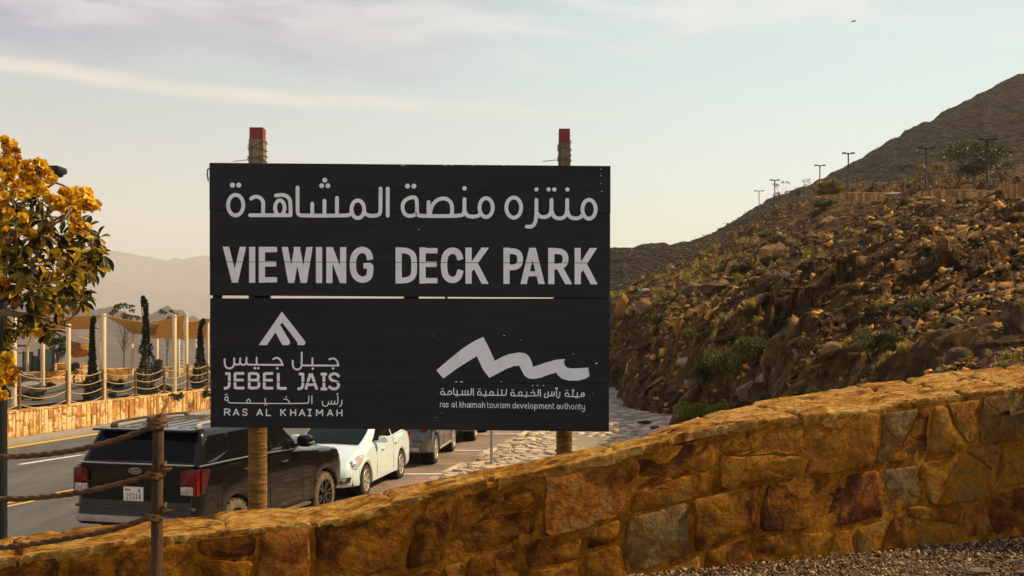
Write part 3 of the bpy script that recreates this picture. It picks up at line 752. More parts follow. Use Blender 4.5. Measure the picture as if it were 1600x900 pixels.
# the wall root is rotated so that its children are laid out in along/back/up
wall.rotation_euler = WROT.to_euler()
def clip(poly, nx, nz, c):
    """keep nx*x+nz*z <= c"""
    out = []
    for i in range(len(poly)):
        a, b = poly[i], poly[(i + 1) % len(poly)]
        da, db = nx * a[0] + nz * a[1] - c, nx * b[0] + nz * b[1] - c
        if da <= 0: out.append(a)
        if (da < 0) != (db < 0) and abs(da - db) > 1e-12:
            t = da / (da - db); out.append((a[0] + (b[0] - a[0]) * t, a[1] + (b[1] - a[1]) * t))
    return out
def inset(poly, d):
    n = len(poly); A = sum(poly[i][0] * poly[(i + 1) % n][1] - poly[(i + 1) % n][0] * poly[i][1] for i in range(n))
    sg = 1 if A > 0 else -1; res = poly
    for i in range(n):
        a, b = poly[i], poly[(i + 1) % n]; ex, ez = b[0] - a[0], b[1] - a[1]; l = math.hypot(ex, ez)
        if l < 1e-6: continue
        nx, nz = sg * ez / l, -sg * ex / l
        res = clip(res, nx, nz, nx * a[0] + nz * a[1] - d)
        if len(res) < 3: return []
    return res
def voronoi(seeds, bounds, reach=1.5, aniso=1.0):
    for i, (sx, sz) in enumerate(seeds):
        x0, x1, z0, z1 = bounds(sx, sz); poly = [(x0, z0), (x1, z0), (x1, z1), (x0, z1)]
        for j, (tx, tz) in enumerate(seeds):
            if j == i or abs(tx - sx) > reach: continue
            nx, nz = tx - sx, (tz - sz) * aniso
            c = (tx * tx - sx * sx) / 2 + aniso * (tz * tz - sz * sz) / 2
            poly = clip(poly, nx, nz, c)
            if len(poly) < 3: break
        yield i, poly
def rounded(poly, r_=None):
    out = []; n = len(poly)
    for i in range(n):
        p, q = poly[i], poly[(i + 1) % n]; l = math.hypot(q[0] - p[0], q[1] - p[1])
        if l < .012: continue
        t = min(.25, .022 / l); j = r_.uniform(-.004, .004)
        out.append((p[0] + (q[0] - p[0]) * t + j, p[1] + (q[1] - p[1]) * t - j))
        if l > .05: out.append((q[0] + (p[0] - q[0]) * t, q[1] + (p[1] - q[1]) * t))
    return out
def stone_piece(poly, proud, mat_, parent, r_, depth=.09, name='stone'):
    o1 = rounded(poly, r_=r_)
    if len(o1) < 4: return
    cx_ = sum(p[0] for p in o1) / len(o1); cz_ = sum(p[1] for p in o1) / len(o1)
    mb = MB(); n = len(o1); rings = []
    tx, tz = r_.uniform(-.04, .04), r_.uniform(-.04, .04)
    for (k, y) in ((1.0, depth), (1.0, -proud * .1), (.97, -proud * .8), (.86, -proud)):
        rings.append([(cx_ + (p[0] - cx_) * k - cx_, y + (0 if y > 0 else ((p[0] - cx_) * tx + (p[1] - cz_) * tz) * (1 if k < 1 else .3) + (r_.uniform(-.006, .006) if k < .99 else 0)), cz_ + (p[1] - cz_) * k - cz_) for p in o1])
    vs = [q for rg in rings for q in rg] + [(r_.uniform(-.03, .03), -proud - r_.uniform(-.004, .010), r_.uniform(-.03, .03))]
    fs = [(i * n + j, i * n + (j + 1) % n, (i + 1) * n + (j + 1) % n, (i + 1) * n + j) for i in range(len(rings) - 1) for j in range(n)]
    fs += [(3 * n + j, 3 * n + (j + 1) % n, 4 * n) for j in range(n)]
    mb.add(vs, fs); o = mb.build(name, mat_, parent, smooth=50); o.location = (cx_, 0, cz_); return o
wr = random.Random(41)
def warpw(s_, z):
    return (s_ + .075 * mnoise.noise(Vector((s_ * 1.7, z * 2.3, 5))) + .03 * mnoise.noise(Vector((s_ * 6, z * 6, 1))), z + .065 * mnoise.noise(Vector((s_ * 1.5, z * 2.0, 15))) + .02 * mnoise.noise(Vector((s_ * 6, z * 6, 11))))
def edge_pts(p, q):
    l = math.hypot(q[0] - p[0], q[1] - p[1]); n = max(1, int(l / .11)); return [(p[0] + (q[0] - p[0]) * k / n, p[1] + (q[1] - p[1]) * k / n) for k in range(n)]
courses = [-.02, .44, .80, 1.12, 1.42, 1.75]
cells = []
for ci in range(len(courses) - 1):
    s_ = S0 - wr.uniform(0, .4); tl = 0.0
    while s_ < S1:
        w_ = wr.uniform(.30, .74) if ci < 2 else wr.uniform(.26, .54)
        if wr.random() < .18: w_ *= .5
        tr = wr.uniform(-.07, .07)
        zt0, zb0 = lambda x: ztop(x) - courses[ci] , lambda x: ztop(x) - courses[ci + 1]
        A, B, Cc, Dd = (s_ - tl, zb0(s_)), (s_ + w_ - tr, zb0(s_ + w_)), (s_ + w_ + tr, zt0(s_ + w_)), (s_ + tl, zt0(s_))
        quads = [[A, B, Cc, Dd]]
        q = wr.random()
        mid = lambda p, r_, t: (p[0] + (r_[0] - p[0]) * t, p[1] + (r_[1] - p[1]) * t)
        if q < .16 and w_ > .3:
            t0, t1 = wr.uniform(.3, .7), wr.uniform(.3, .7); quads = [[A, B, mid(B, Cc, t1), mid(A, Dd, t0)], [mid(A, Dd, t0), mid(B, Cc, t1), Cc, Dd]]
        elif q < .34 and w_ > .38:
            t0, t1 = wr.uniform(.1, .35), wr.uniform(.6, .9)
            if wr.random() < .5: t0, t1 = t1, t0
            quads = [[A, mid(A, B, t0), mid(Dd, Cc, t1), Dd], [mid(A, B, t0), B, Cc, mid(Dd, Cc, t1)]]
        elif q < .44 and w_ > .3:      # a corner chip
            t0 = wr.uniform(.35, .55); k1, k2 = mid(Dd, Cc, 1 - t0), mid(B, Cc, 1 - t0 * 1.2); quads = [[A, B, k2, k1, Dd], [k2, Cc, k1]]
        cells += quads; s_ += w_; tl = tr
for poly in cells:
    pl = []
    for i in range(len(poly)): pl += edge_pts(poly[i], poly[(i + 1) % len(poly)])
    poly = [warpw(*p) for p in pl]
    if max(p[1] for p in poly) < ZB: continue
    sx = sum(p[0] for p in poly) / len(poly)
    a, b = sx - .5, sx + .5; za, zb_ = ztop(a) - .035, ztop(b) - .035
    poly = clip(poly, -(zb_ - za), (b - a), -(zb_ - za) * a + (b - a) * za)
    if len(poly) < 3: continue
    cx_ = sum(p[0] for p in poly) / len(poly); cz_ = sum(p[1] for p in poly) / len(poly)
    rr = sum(math.hypot(p[0] - cx_, p[1] - cz_) for p in poly) / len(poly)
    if rr < .05: continue
    k = 1 - wr.uniform(.014, .026) / rr * 1.0
    poly = [(cx_ + (p[0] - cx_) * k, cz_ + (p[1] - cz_) * k) for p in poly]
    q = wr.random()
    stone_piece(poly, wr.uniform(.004, .018), m_wgrey if q < .07 else (m_wred if q < .20 else m_wstone), wall, wr)
# mortar body with back face, and the rough cap
def sheet(name, f, m, ns, nr, smooth=60):
    rows = [[f(S0 + (S1 - S0) * i / ns, j / nr) for i in range(ns + 1)] for j in range(nr + 1)]
    mb = MB(); mb.grid(rows); return mb.build(name, m, wall, smooth=smooth)
TH = lambda s_: np.interp(s_, [-6, -1.87, -.9, -.6, .36, 1.05, 1.68, 3.45, 6], [.46, .40, .29, .25, .27, .42, .56, .62, .62])
def core(s_, t):
    zt = ztop(s_) - .035; th = float(TH(s_)) - .03
    prof = [(0.0, 0.9), (0.0, 1.35), (0.0, 1.8), (0.0, zt), (th * .5, zt + .01), (th, zt + .03), (th, 1.5), (th, -.2)]
    k = t * (len(prof) - 1); i = min(int(k), len(prof) - 2); f = k - i
    y = prof[i][0] * (1 - f) + prof[i + 1][0] * f; z = prof[i][1] * (1 - f) + prof[i + 1][1] * f
    n_ = mnoise.noise(Vector((s_ * 6, z * 6, 2))) * .010
    return (s_, y + (n_ if y < .01 else 0) - .002, z)
sheet('mortar', core, m_mortar, 420, 56)
def capf(s_, t):
    zt = ztop(s_); th = float(TH(s_))
    rise = np.interp(s_, [-6, -1.87, .36, 1.05, 1.68, 3.45, 6], [.0, .01, .0, .035, .075, .08, .09])
    big = mnoise.noise(Vector((s_ * 2.6, 1.3, 0))) * .020 + mnoise.noise(Vector((s_ * 9, 4.3, 0))) * .012 + mnoise.noise(Vector((s_ * 26, 4.3, 0))) * .007
    low = mnoise.noise(Vector((s_ * 3.1, 7.7, 0))) * .03 + mnoise.noise(Vector((s_ * 11, 9.7, 0))) * .018
    if t < .12:   # front drip edge, ragged lower line
        k = t / .12; return (s_, -.018 - big * .9 + (1 - k) * .012, zt - .062 - low * .8 + k * (.055 + low * .8))
    if t > .92:
        k = (t - .92) / .08; return (s_, th + .02, zt + rise - k * .08)
    k = (t - .12) / .80
    y = -.018 - big * .9 + k * (th + .04)
    lump = fbm(s_ * 2.2, y * 6, 3.0, 4) * .020 + (0.4 - abs(fbm(s_ * 1.6, y * 14, 8.0, 3))) * .030 + (0.3 - abs(fbm(s_ * 9, y * 30, 18.0, 3))) * .010
    return (s_, y, zt - .006 + rise * k + float(lump) * min(1, k * 6) + .012 * math.sin(min(1, k * 1.2) * math.pi))
cr0 = random.Random(31); s_ = S0
while s_ < S1:          # bedded slabs of the cap, butted with thin open joints
    l_ = cr0.uniform(.35, 1.05); g_ = cr0.uniform(.003, .008); dz, dy, tl = cr0.uniform(-.007, .007), cr0.uniform(-.010, .008), cr0.uniform(-.012, .012); n = max(8, int(l_ / .011)); nr = 40; rows = []
    for j in range(nr + 1):
        row = []
        for i in range(n + 1):
            f = i / n; q = list(capf(s_ + g_ + (l_ - 2 * g_) * f, j / nr)); sk = .03 * math.sin(q[1] * 9 + s_ * 5) * (1 if 0 < f < 1 else 1)
            q[0] += sk; q[1] += dy; q[2] += dz + tl * (f - .5) - .010 * max(0, 1 - min(f, 1 - f) * l_ / .02); row.append(q)
        rows.append(row)
    mb = MB(); mb.grid(rows)
    for e in (0, -1): mb.grid([[r_[e] for r_ in rows], [(r_[e][0], r_[e][1], r_[e][2] - .06) for r_ in rows]])
    mb.build('cap_stone', m_cap, wall, smooth=32, fix=False); s_ += l_
# small chips and pale mortar crumbs along the cap edge
mb = MB(); cr = random.Random(5)
for k in range(260):
    s_ = cr.uniform(S0, S1); y = cr.uniform(-.03, .5) if k % 3 else cr.uniform(-.03, .03); h = cr.uniform(.008, .022) * (1.5 if k % 7 == 0 else 1)
    v, f = rocks[cr.randrange(len(rocks))]; zt = capf(s_, .12 + .8 * max(0, (y + .018)) / (float(TH(s_)) + .04))[2] if y > 0 else ztop(s_) - .01
    mb.add([(s_ + q[0] * h * 2, y + q[1] * h, zt + q[2] * h * .6) for q in v], [tuple(t) for t in f])
tag(mb.build('chips', m_cap, wall), kind='stuff')

# land behind the wall falling to the road; gravel terrace in front of it
rows = []
for i in range(90):
    s_ = -14 + i * .32
    p = WO + WD * s_; row = []
    for k in range(14):
        t = k / 13; q = p - WN * (-.25 + t * 5.0 + 0.55)
        row.append((q.x, q.y, 1.62 * (1 - t) ** 1.3 - .05 + .03 * float(vnoise(q.x * 2, q.y * 2))))
    rows.append(row)
mb = MB(); mb.grid(rows); tag(mb.build('bank', m_ground, smooth=60), kind='structure')
m_gravel = mat('gravel_stone', [(0.05, 0.025, 0.010), (0.14, 0.07, 0.026), (0.27, 0.15, 0.062), (0.44, 0.30, 0.16)], rough=0.85, scale=6, rnd='island', rnd_amt=0.7, bump=0.5, bump_scale=60, spec=0.12)
def gz(x, y): return 1.745 + .02 * float(vnoise(x * 1.3, y * 1.3))
rows = []
for i in range(100):
    p = WO + WD * (-10 + i * .22); rows.append([((p + WN * (t * 9 - .05)).x, (p + WN * (t * 9 - .05)).y, gz((p + WN * t * 9).x, (p + WN * t * 9).y)) for t in np.linspace(0, 1, 26)])
mb = MB(); mb.grid(rows); tag(mb.build('gravel_ground', m_gravel_base, smooth=60), kind='structure')
V, Fc, nb = [], [], 0; gr = np.random.default_rng(12)
for k in range(17000):
    s_ = gr.uniform(-1.2, 5.2); t = gr.uniform(0, 1) ** 1.2 * 1.7 + .01; p = WO + WD * s_ + WN * t
    h = gr.uniform(.006, .017) * (1.7 if gr.random() < .05 else 1)
    v, f = rocks[gr.integers(len(rocks))]; q = (v * h) @ rotm(*gr.uniform(-.6, .6, 2), gr.uniform(0, 6)).T + [p.x, p.y, gz(p.x, p.y) + h * .35 + gr.random() * .006]
    V.append(q); Fc.append(f + nb); nb += len(v)
tag(np_mesh('gravel', np.concatenate(V), np.concatenate(Fc), m_gravel), 'brown and buff gravel at the foot of the near stone wall', 'gravel', kind='stuff')
for k, (u, v, w_) in enumerate([(1530, 889, 34), (1580, 876, 30), (1592, 893, 30), (1490, 893, 20)]):
    D_ = F * (CZ - 1.77) / (v - HV); me = rock_mesh(700 + k, .4, 14); me.materials.append(m_boulder_p)
    o = bpy.data.objects.new('flat_stone', me); link(o); s_ = w_ * D_ / F / 2
    o.location = (D_ * (u - CX) / F, D_, 1.765); o.scale = (s_, s_, .05)
    tag(o, ['pale flat stone in the gravel at the bottom right corner', 'pale flat stone in the gravel by the right edge, higher one', 'pale flat stone touching the bottom right corner of the picture', 'smallest pale flat stone in the gravel at the bottom'][k], 'stone')

# ================================================================== the sign
DS = 8.5
m_board = mat('black_board_paint', [(0.0055, 0.0065, 0.0110), (0.0085, 0.0095, 0.0150), (0.015, 0.0145, 0.021)], rough=0.62, scale=1.4, bump=0.5, bump_scale=9, stretch=(.25, 1, 3), bump_dist=0.006, spec=0.35, detail=10, mottle=.5, mscale=9)
m_letter = mat('white_sign_paint', [(0.74, 0.80, 0.84), (0.84, 0.91, 0.95), (0.86, 0.93, 0.96)], rough=0.7, scale=7, bump=0.3, bump_scale=30, bump_dist=0.002, detail=10)
m_post = mat('sign_post_wood', [(0.14, 0.09, 0.05), (0.24, 0.17, 0.10), (0.32, 0.24, 0.15)], rough=0.85, scale=4, bump=1, bump_scale=20, stretch=(3, 3, .3))
m_red = mat('red_post_paint', [(0.17, 0.014, 0.007), (0.27, 0.030, 0.012)], rough=0.6, scale=9, bump=.3)
m_edge = mat('board_edge_wood', [(0.12, 0.015, 0.015), (0.035, 0.012, 0.02)], rough=0.7, scale=3)
m_jute = mat('jute_cord', [(0.12, 0.055, 0.010), (0.26, 0.13, 0.025), (0.42, 0.24, 0.055)], rough=0.95, scale=30, bump=1, bump_scale=90, stretch=(.3, .3, 3))
m_twine = mat('grey_twine', [(0.12, 0.10, 0.07), (0.24, 0.2, 0.15)], rough=0.9, scale=20)
sign = tag(empty('viewing_deck_sign', (0.5, DS + .1, 1.5)), 'big black plank sign on two posts reading VIEWING DECK PARK in white', 'sign')
SOFF = -Vector(sign.location)
def SP(u, v, dy=0.0): return Vector(((u - CX) / 200, DS + dy, CZ + (HV - v) / 200)) + SOFF
SK = lambda u: (u - 327) / 627       # 0..1 across the board
def edge_y(a, b, u): return a + (b - a) * SK(u)
TOPV = (255, 260); BOTV = (668, 675)
seams = [((255, 260)), ((329, 333)), ((409, 411)), ((461.5, 465.2)), ((466.0, 466.6)), ((541, 543)), ((596, 600)), ((668, 675))]
xl = lambda v: 327 + 2 * (v - 255) / 413; xr = lambda v: 954 - 3 * (v - 260) / 415
pr = random.Random(9)
for i in range(len(seams) - 1):
    if i == 3: continue
    (a0, a1), (b0, b1) = seams[i], seams[i + 1]
    n = 24; g_ = 0.35 if i not in (2, 4) else 0.0
    top = []; bot = []
    ax0 = xl(a0); ax1 = xr(a1)
    for k in range(n + 1):
        t = k / n; u = ax0 + (ax1 - ax0) * t
        w1 = mnoise.noise(Vector((t * 5, i * 3.3, 0))) * .35; w2 = mnoise.noise(Vector((t * 5, (i + 1) * 3.3, 0))) * .35
        top.append((u, a0 + (a1 - a0) * t + (g_ if i else 0) + w1)); bot.append((u, b0 + (b1 - b0) * t - g_ + w2))
    mb = MB(); th = .045; yo = pr.uniform(0, .0015)
    rows = [[SP(u, v, .002 + yo + th) for u, v in top], [SP(u, v, .002 + yo) for u, v in top], [SP(u, v, .002 + yo) for u, v in bot], [SP(u, v, .002 + yo + th) for u, v in bot]]
    rows.append(rows[0]); mb.grid(rows)
    for e in (0, -1): mb.add([rows[0][e], rows[1][e], rows[2][e], rows[3][e]], [(0, 1, 2, 3)])
    o = mb.build('plank', m_board, sign, smooth=30)
# red underside of the top edge trim
mb = MB(); mb.add([SP(328, 254.2, .004), SP(954, 259.2, .004), SP(954, 259.2, .05), SP(328, 254.2, .05), SP(328, 255.4, .004), SP(954, 260.2, .004), SP(954, 260.2, .05), SP(328, 255.4, .05)], [(0, 1, 2, 3), (0, 4, 5, 1), (2, 6, 7, 3), (1, 5, 6, 2), (0, 3, 7, 4)])
mb.build('edge_trim', m_edge, sign)
# screw heads near the plank ends and over the posts
mb = MB()
for i in range(len(seams) - 1):
    if i == 3: continue
    for u in (345, 398, 408, 876, 887, 938):
        for f in (.22, .78):
            v = (seams[i][0] + (seams[i + 1][0] - seams[i][0]) * f) + 5 * SK(u); p = SP(u + pr.uniform(-1.5, 1.5), v + pr.uniform(-1.5, 1.5), .0005); mb.lathe([(.0001, -.001), (.0065, -.001), (.0075, .0015)], 8, 'y', tuple(p))
tag(mb.build('screw_heads', m_board, sign), kind='stuff')
for (a0, a1) in ((329, 333), (409, 411), (541, 543), (596, 600)):     # backing strips added behind the seams to stop sunlight leaking through
    mb = MB(); mb.slab([SP(332, a0 - 4, .02), SP(948, a1 - 4, .02), SP(948, a1 + 4, .02), SP(332, a0 + 4, .02)], .012, (0, 1, 0)); mb.build('seam_light_seal', m_board, sign)
# battens behind (they close the slit between the two halves in places)
for (u0, u1) in ((327, 340), (393, 417), (629, 652), (694, 698), (866, 952)):
    mb = MB(); c = (SP(u0, 640, .12) + SP(u1, 275, .12)) / 2; mb.box(c, ((u1 - u0) / 200, .05, 365 / 200)); mb.build('batten', m_board, sign)
# posts
def SPP(u, v, dy=0.0):
    d = DS + .23; return Vector(((u - CX) * d / F, DS + dy, CZ + (HV - v) * d / F)) + SOFF
for k, (ux, w_, vtop, vred) in enumerate([(403.0, 27, 201, 219.5), (881.5, 22, 203, 225)]):
    w = w_ / 200 * .86
    yb = .112 + w / 2 + .05
    p0 = SPP(ux, vtop, yb); 
    mb = MB(); zt = SPP(ux, vred, 0).z; zlow = 0.9 - sign.location.z if k == 0 else 1.0 - sign.location.z
    zmid = SPP(ux, 655, 0).z
    mb.box((p0.x, p0.y, (zt + zmid) / 2), (w, w, zt - zmid)); post = mb.build('post', m_post, sign)
    mb = MB(); mb.bbox((p0.x, p0.y, (p0.z + zt) / 2), (w * .93, w * .93, p0.z - zt), .004); mb.build('red_tip', m_red, post)
    mb = MB()
    rr = w * .56
    for (va, vb) in ((221, 236), (236, 229), (243, 252), (252, 247)):
        pts = []
        for q in range(17):
            a = q / 16 * 2 * math.pi; rx = max(-1, min(1, 1.45 * math.cos(a))) * rr; ry = max(-1, min(1, 1.45 * math.sin(a))) * rr
            pts.append((p0.x + rx, p0.y + ry, SPP(0, va + (vb - va) * (0.5 - .5 * math.cos(a)), 0).z + pr.uniform(-.004, .004)))
        mb.tube(pts, .0035, 5)
    mb.tube([(p0.x - rr, p0.y - rr, SPP(0, 252, 0).z), (p0.x - rr - .06, p0.y - rr, SPP(0, 253, 0).z), (p0.x - rr - .12, p0.y - rr + .02, SPP(0, 254, 0).z)], .003, 5)
    mb.build('twine', m_twine, post)
    # cord wrapped leg below the board
    mb = MB(); R0 = (.074 if k == 0 else .064); pitch = .0105
    zc = SPP(0, 660, 0).z; zend = zlow; turns = int((zc - zend) / pitch); pts = []
    prof = []
    for t in range(turns):
        z = zc - t * pitch; w2 = R0 + pr.uniform(-.0022, .0022)
        prof += [(w2 - .004, z), (w2 + .001, z - pitch * .3), (w2 + .001, z - pitch * .7)]
    prof.append((R0 - .004, zend))
    mb.lathe(prof, 22, 'z', (p0.x, p0.y, 0)); mb.build('cord_wrap', m_jute, post, smooth=80)
# hook at the upper left corner
mb = MB(); mb.tube([SP(329, 262, -.004), SP(325, 265, -.006), SP(324, 272, -.006), SP(326, 283, -.006)], .006, 6); mb.build('wire', m_twine, sign)

# ------------------------------------------------------------------ lettering
class Letters:
    def __init__(s, ox, oy, sc): s.ox, s.oy, s.sc = ox, oy, sc; s.mb = MB(); s.k = 0
    def pt(s, x, y): return (s.ox + x / s.sc, s.oy + y / s.sc)
    def poly(s, pts):
        q = [s.pt(*p) for p in pts]; s.k += 1; y = -.0012 - .00025 * (s.k % 5)
        v = [SP(a, b, y) for a, b in q]; tri = tessellate_polygon([[Vector((a, b, 0)) for a, b in q]])
        s.mb.add(v, [tuple(t) for t in tri])
    def stroke(s, pts, hw, closed=False, cap='r', smooth=0):
        """hw in crop units; smooth = Chaikin passes"""
        pts = [Vector(p) for p in pts]
        for _ in range(smooth):
            n = len(pts); q = []
            if closed:
                for i in range(n): a, b = pts[i], pts[(i + 1) % n]; q += [a * .75 + b * .25, a * .25 + b * .75]
            else:
                q = [pts[0]]
                for i in range(n - 1):
                    a, b = pts[i], pts[i + 1]
                    if i > 0: q.append(a * .75 + b * .25)
                    if i < n - 2: q.append(a * .25 + b * .75)
                q.append(pts[-1])
            pts = q
        n = len(pts); L_, R_ = [], []
        for i in range(n):
            if closed: a, b = pts[i - 1], pts[(i + 1) % n]; d1 = (pts[i] - a).normalized(); d2 = (b - pts[i]).normalized()
            else:
                d1 = (pts[i] - pts[i - 1]).normalized() if i else (pts[1] - pts[0]).normalized()
                d2 = (pts[i + 1] - pts[i]).normalized() if i < n - 1 else d1
            t = (d1 + d2)
            t = t.normalized() if t.length > 1e-4 else d1
            nn = Vector((-t.y, t.x)); c = max(.45, nn.dot(Vector((-d1.y, d1.x))))
            L_.append(pts[i] + nn * hw / c); R_.append(pts[i] - nn * hw / c)
        s.k += 1; y = -.0012 - .00025 * (s.k % 5)
        W = lambda p: SP(*s.pt(p.x, p.y), y)
        vs = [W(p) for p in L_] + [W(p) for p in R_]
        m = n if closed else n - 1
        s.mb.add(vs, [(i, (i + 1) % n, n + (i + 1) % n, n + i) for i in range(m)])
        if not closed:
            for e, dr in ((0, (pts[0] - pts[1]).normalized()), (n - 1, (pts[-1] - pts[-2]).normalized())):
                nn = Vector((-dr.y, dr.x)); ext = hw if cap == 'r' else hw * .45; pw = 1.0 if cap == 'r' else .45
                fan = []
                for q in range(9):
                    a = -math.pi / 2 + math.pi * q / 8; ca, sa = math.cos(a), math.sin(a)
                    fan.append(pts[e] + dr * ext * abs(ca) ** pw + nn * hw * math.copysign(abs(sa) ** pw, sa))
                s.mb.add([W(p) for p in fan], [tuple(range(9))])
    def dot(s, x, y, r): s.poly([(x + r * math.cos(a), y + r * math.sin(a)) for a in np.linspace(0, 2 * math.pi, 14, endpoint=False)])
    def oval(s, x, y, rx, ry, hw): s.stroke([(x + rx * math.cos(a), y + ry * math.sin(a)) for a in np.linspace(0, 2 * math.pi, 24, endpoint=False)], hw, closed=True)
    def build(s, name, cuts=(), split=True):
        if split:
            par = list(range(len(s.mb.v)))
            def fd(i):
                while par[i] != i: par[i] = par[par[i]]; i = par[i]
                return i
            for f in s.mb.f:
                for j in f[1:]: par[fd(j)] = fd(f[0])
            grp = {}
            for i, f in enumerate(s.mb.f): grp.setdefault(fd(f[0]), []).append(i)
            it = []
            for fi in grp.values():
                xs = [s.mb.v[j][0] for i in fi for j in s.mb.f[i]]; zs = [s.mb.v[j][2] for i in fi for j in s.mb.f[i]]; it.append([min(xs), max(xs), min(zs), max(zs), fi])
            it.sort(key=lambda q: q[0]); out = []
            for q in it:     # strokes that share a column of the line make one letter or joined group
                if out and q[0] < out[-1][1] - .004: out[-1][1] = max(out[-1][1], q[1]); out[-1][4] = out[-1][4] + q[4]
                else: out.append(q)
            full = s.mb; res = []
            for q in out:
                m2 = MB(); m2.v = full.v; m2.f = [full.f[i] for i in q[4]]; used_ = sorted({j for f in m2.f for j in f}); mp_ = {j: i for i, j in enumerate(used_)}
                m3 = MB(); m3.v = [full.v[j] for j in used_]; m3.f = [[mp_[j] for j in f] for f in m2.f]; m3.m = [0] * len(m3.f); s.mb = m3
                res.append(s.build(name, cuts, split=False))
            return res
        o = s.mb.build(name, m_letter, sign, fix=False)
        bm = bmesh.new(); bm.from_mesh(o.data)
        for (a0, a1, hgap) in cuts:      # the crack between two planks runs through the paint
            for sg in (-1, 1):
                A = SP(327, a0 + sg * hgap); B = SP(954, a1 + sg * hgap); d = (B - A).normalized(); nn = Vector((-d.z, 0, d.x))
                bmesh.ops.bisect_plane(bm, geom=list(bm.verts) + list(bm.edges) + list(bm.faces), plane_co=A, plane_no=nn)
            d = []
            for f in bm.faces:
                c = f.calc_center_median() - SOFF; u = c.x * 200 + CX; v = HV - (c.z - CZ) * 200
                if abs(v - (a0 + (a1 - a0) * SK(u))) < hgap * .98: d.append(f)
            bmesh.ops.delete(bm, geom=d, context='FACES')
        for f in bm.faces:
            if f.normal.y > 0: f.normal_flip()
        bm.to_mesh(o.data); bm.free(); return o
# Arabic heading
l = Letters(320, 190, 3.103); h = 9.2
l.oval(150, 405, 37, 50, h); l.dot(134, 308, 12.5); l.dot(165, 308, 12.5)
l.stroke([(225, 374), (240, 364), (262, 364), (284, 384), (283, 420), (283, 452)], h, smooth=2); l.stroke([(220, 454), (416, 454)], h)
l.stroke([(345, 358), (385, 354), (412, 372), (416, 410), (416, 452)], h, smooth=2); l.oval(364, 418, 23, 36, h)
l.stroke([(450, 320), (450, 425), (452, 452), (480, 456), (690, 456), (705, 450), (714, 438)], h, smooth=2)
for x, y in ((521, 398), (580, 384), (641, 370)): l.stroke([(x, y), (x, 452)], h)
for x, y in ((582, 284), (567, 311), (597, 311)): l.dot(x, y, 12)
l.oval(742, 425, 31, 43, h); l.stroke([(772, 440), (790, 455), (820, 458), (850, 450), (852, 420), (852, 325)], h, smooth=2); l.stroke([(887, 325), (887, 456)], h)
l.ox, l.oy = 620, 190
l.stroke([(98, 445), (98, 367), (65, 367), (34, 385), (26, 415), (36, 448), (60, 459), (80, 456), (90, 450)], h, smooth=2); l.dot(52, 313, 12); l.dot(83, 313, 12)
l.stroke([(98, 430), (100, 455), (130, 458), (310, 458), (326, 446), (328, 420), (328, 376)], h, smooth=2); l.stroke([(154, 390), (154, 456)], h)
l.stroke([(160, 452), (168, 410), (195, 378), (235, 370), (264, 390), (269, 425), (266, 455)], h, smooth=2)
l.stroke([(328, 430), (338, 456), (365, 462), (395, 458), (406, 446)], h, smooth=2); l.dot(328, 324, 11); l.oval(433, 417, 32, 46, h)
l.oval(567, 417, 36, 49, h)
l.stroke([(677, 380), (677, 450), (672, 490), (655, 511), (630, 509)], h, smooth=2); l.stroke([(677, 440), (692, 462), (722, 464), (744, 452), (750, 425), (750, 380)], h, smooth=2)
l.stroke([(750, 430), (760, 462), (790, 472), (815, 462), (826, 440), (826, 380)], h, smooth=2); l.stroke([(826, 430), (836, 462), (860, 470), (885, 468), (902, 452)], h, smooth=2)
l.oval(932, 425, 32, 46, h)
for x in (677, 736, 764, 827): l.dot(x, 329, 10.5)
l.build('letter')
# VIEWING DECK PARK: straight strokes are run long and trimmed to the cap height and base line
def st(*pts, hw=None, smooth=0): l.stroke(list(pts), hw or h, cap='q', smooth=smooth)
def sx(a, b, hw=None):
    a, b = Vector(a), Vector(b); d = (b - a).normalized() * 14; l.stroke([tuple(a - d), tuple(b + d)], hw or h, cap='q')
def trim(objs):
    for o in objs:
        bm = bmesh.new(); bm.from_mesh(o.data)
        for (v0, v1, sg) in ((385.5, 387.5, 1), (441.6, 444.3, -1)):
            A = SP(350, v0); B = SP(930, v1); d = (B - A).normalized(); nn = Vector((-d.z, 0, d.x)) * sg
            bmesh.ops.bisect_plane(bm, geom=list(bm.verts) + list(bm.edges) + list(bm.faces), plane_co=A, plane_no=nn, clear_outer=True)
        bm.to_mesh(o.data); bm.free()
CUT = [(409, 411, .45)]
l = Letters(320, 190, 3.103); h = 15; T, B = 612, 776
sx((104, T), (146, B)); sx((184, T), (146.5, B)); sx((230, T), (230, B)); sx((277, T), (277, B))
for y in (620.5, 690, 767): st((279, y), (345 if y != 690 else 341, y), hw=13)
sx((389, T), (419, B)); sx((449, T), (420, B)); sx((446, T), (479, B)); sx((507, T), (481, B))
sx((554, T), (554, B)); sx((604, T), (604, B)); sx((671, T), (671, B)); sx((606, T), (669, B))
trim(l.build('letter', cuts=CUT))
l = Letters(320, 190, 3.103); h = 15.5
st((801, 664), (793, 632), (762, 619), (732, 634), (718, 668), (718, 720), (732, 754), (765, 770), (796, 756), (802, 730), (802, 700), smooth=2); st((775, 699), (803, 699), hw=14)
l.ox = 620
st((307, 664), (298, 634), (268, 623), (240, 638), (229, 670), (229, 722), (240, 756), (270, 771), (298, 758), (308, 726), smooth=2)
l.build('letter', cuts=CUT)
l = Letters(620, 190, 3.103); h = 15; T, B = 618, 778
sx((9, T), (9, B)); st((9, 625), (50, 625), (82, 645), (85, 698), (82, 752), (50, 770), (9, 770), hw=14, smooth=2)
sx((125, T), (125, B))
for y in (626, 692, 771): st((126, y), (192 if y != 692 else 188, y), hw=13)
sx((348, T), (348, B)); sx((424, T), (364, 703)); sx((378, 690), (424, B))
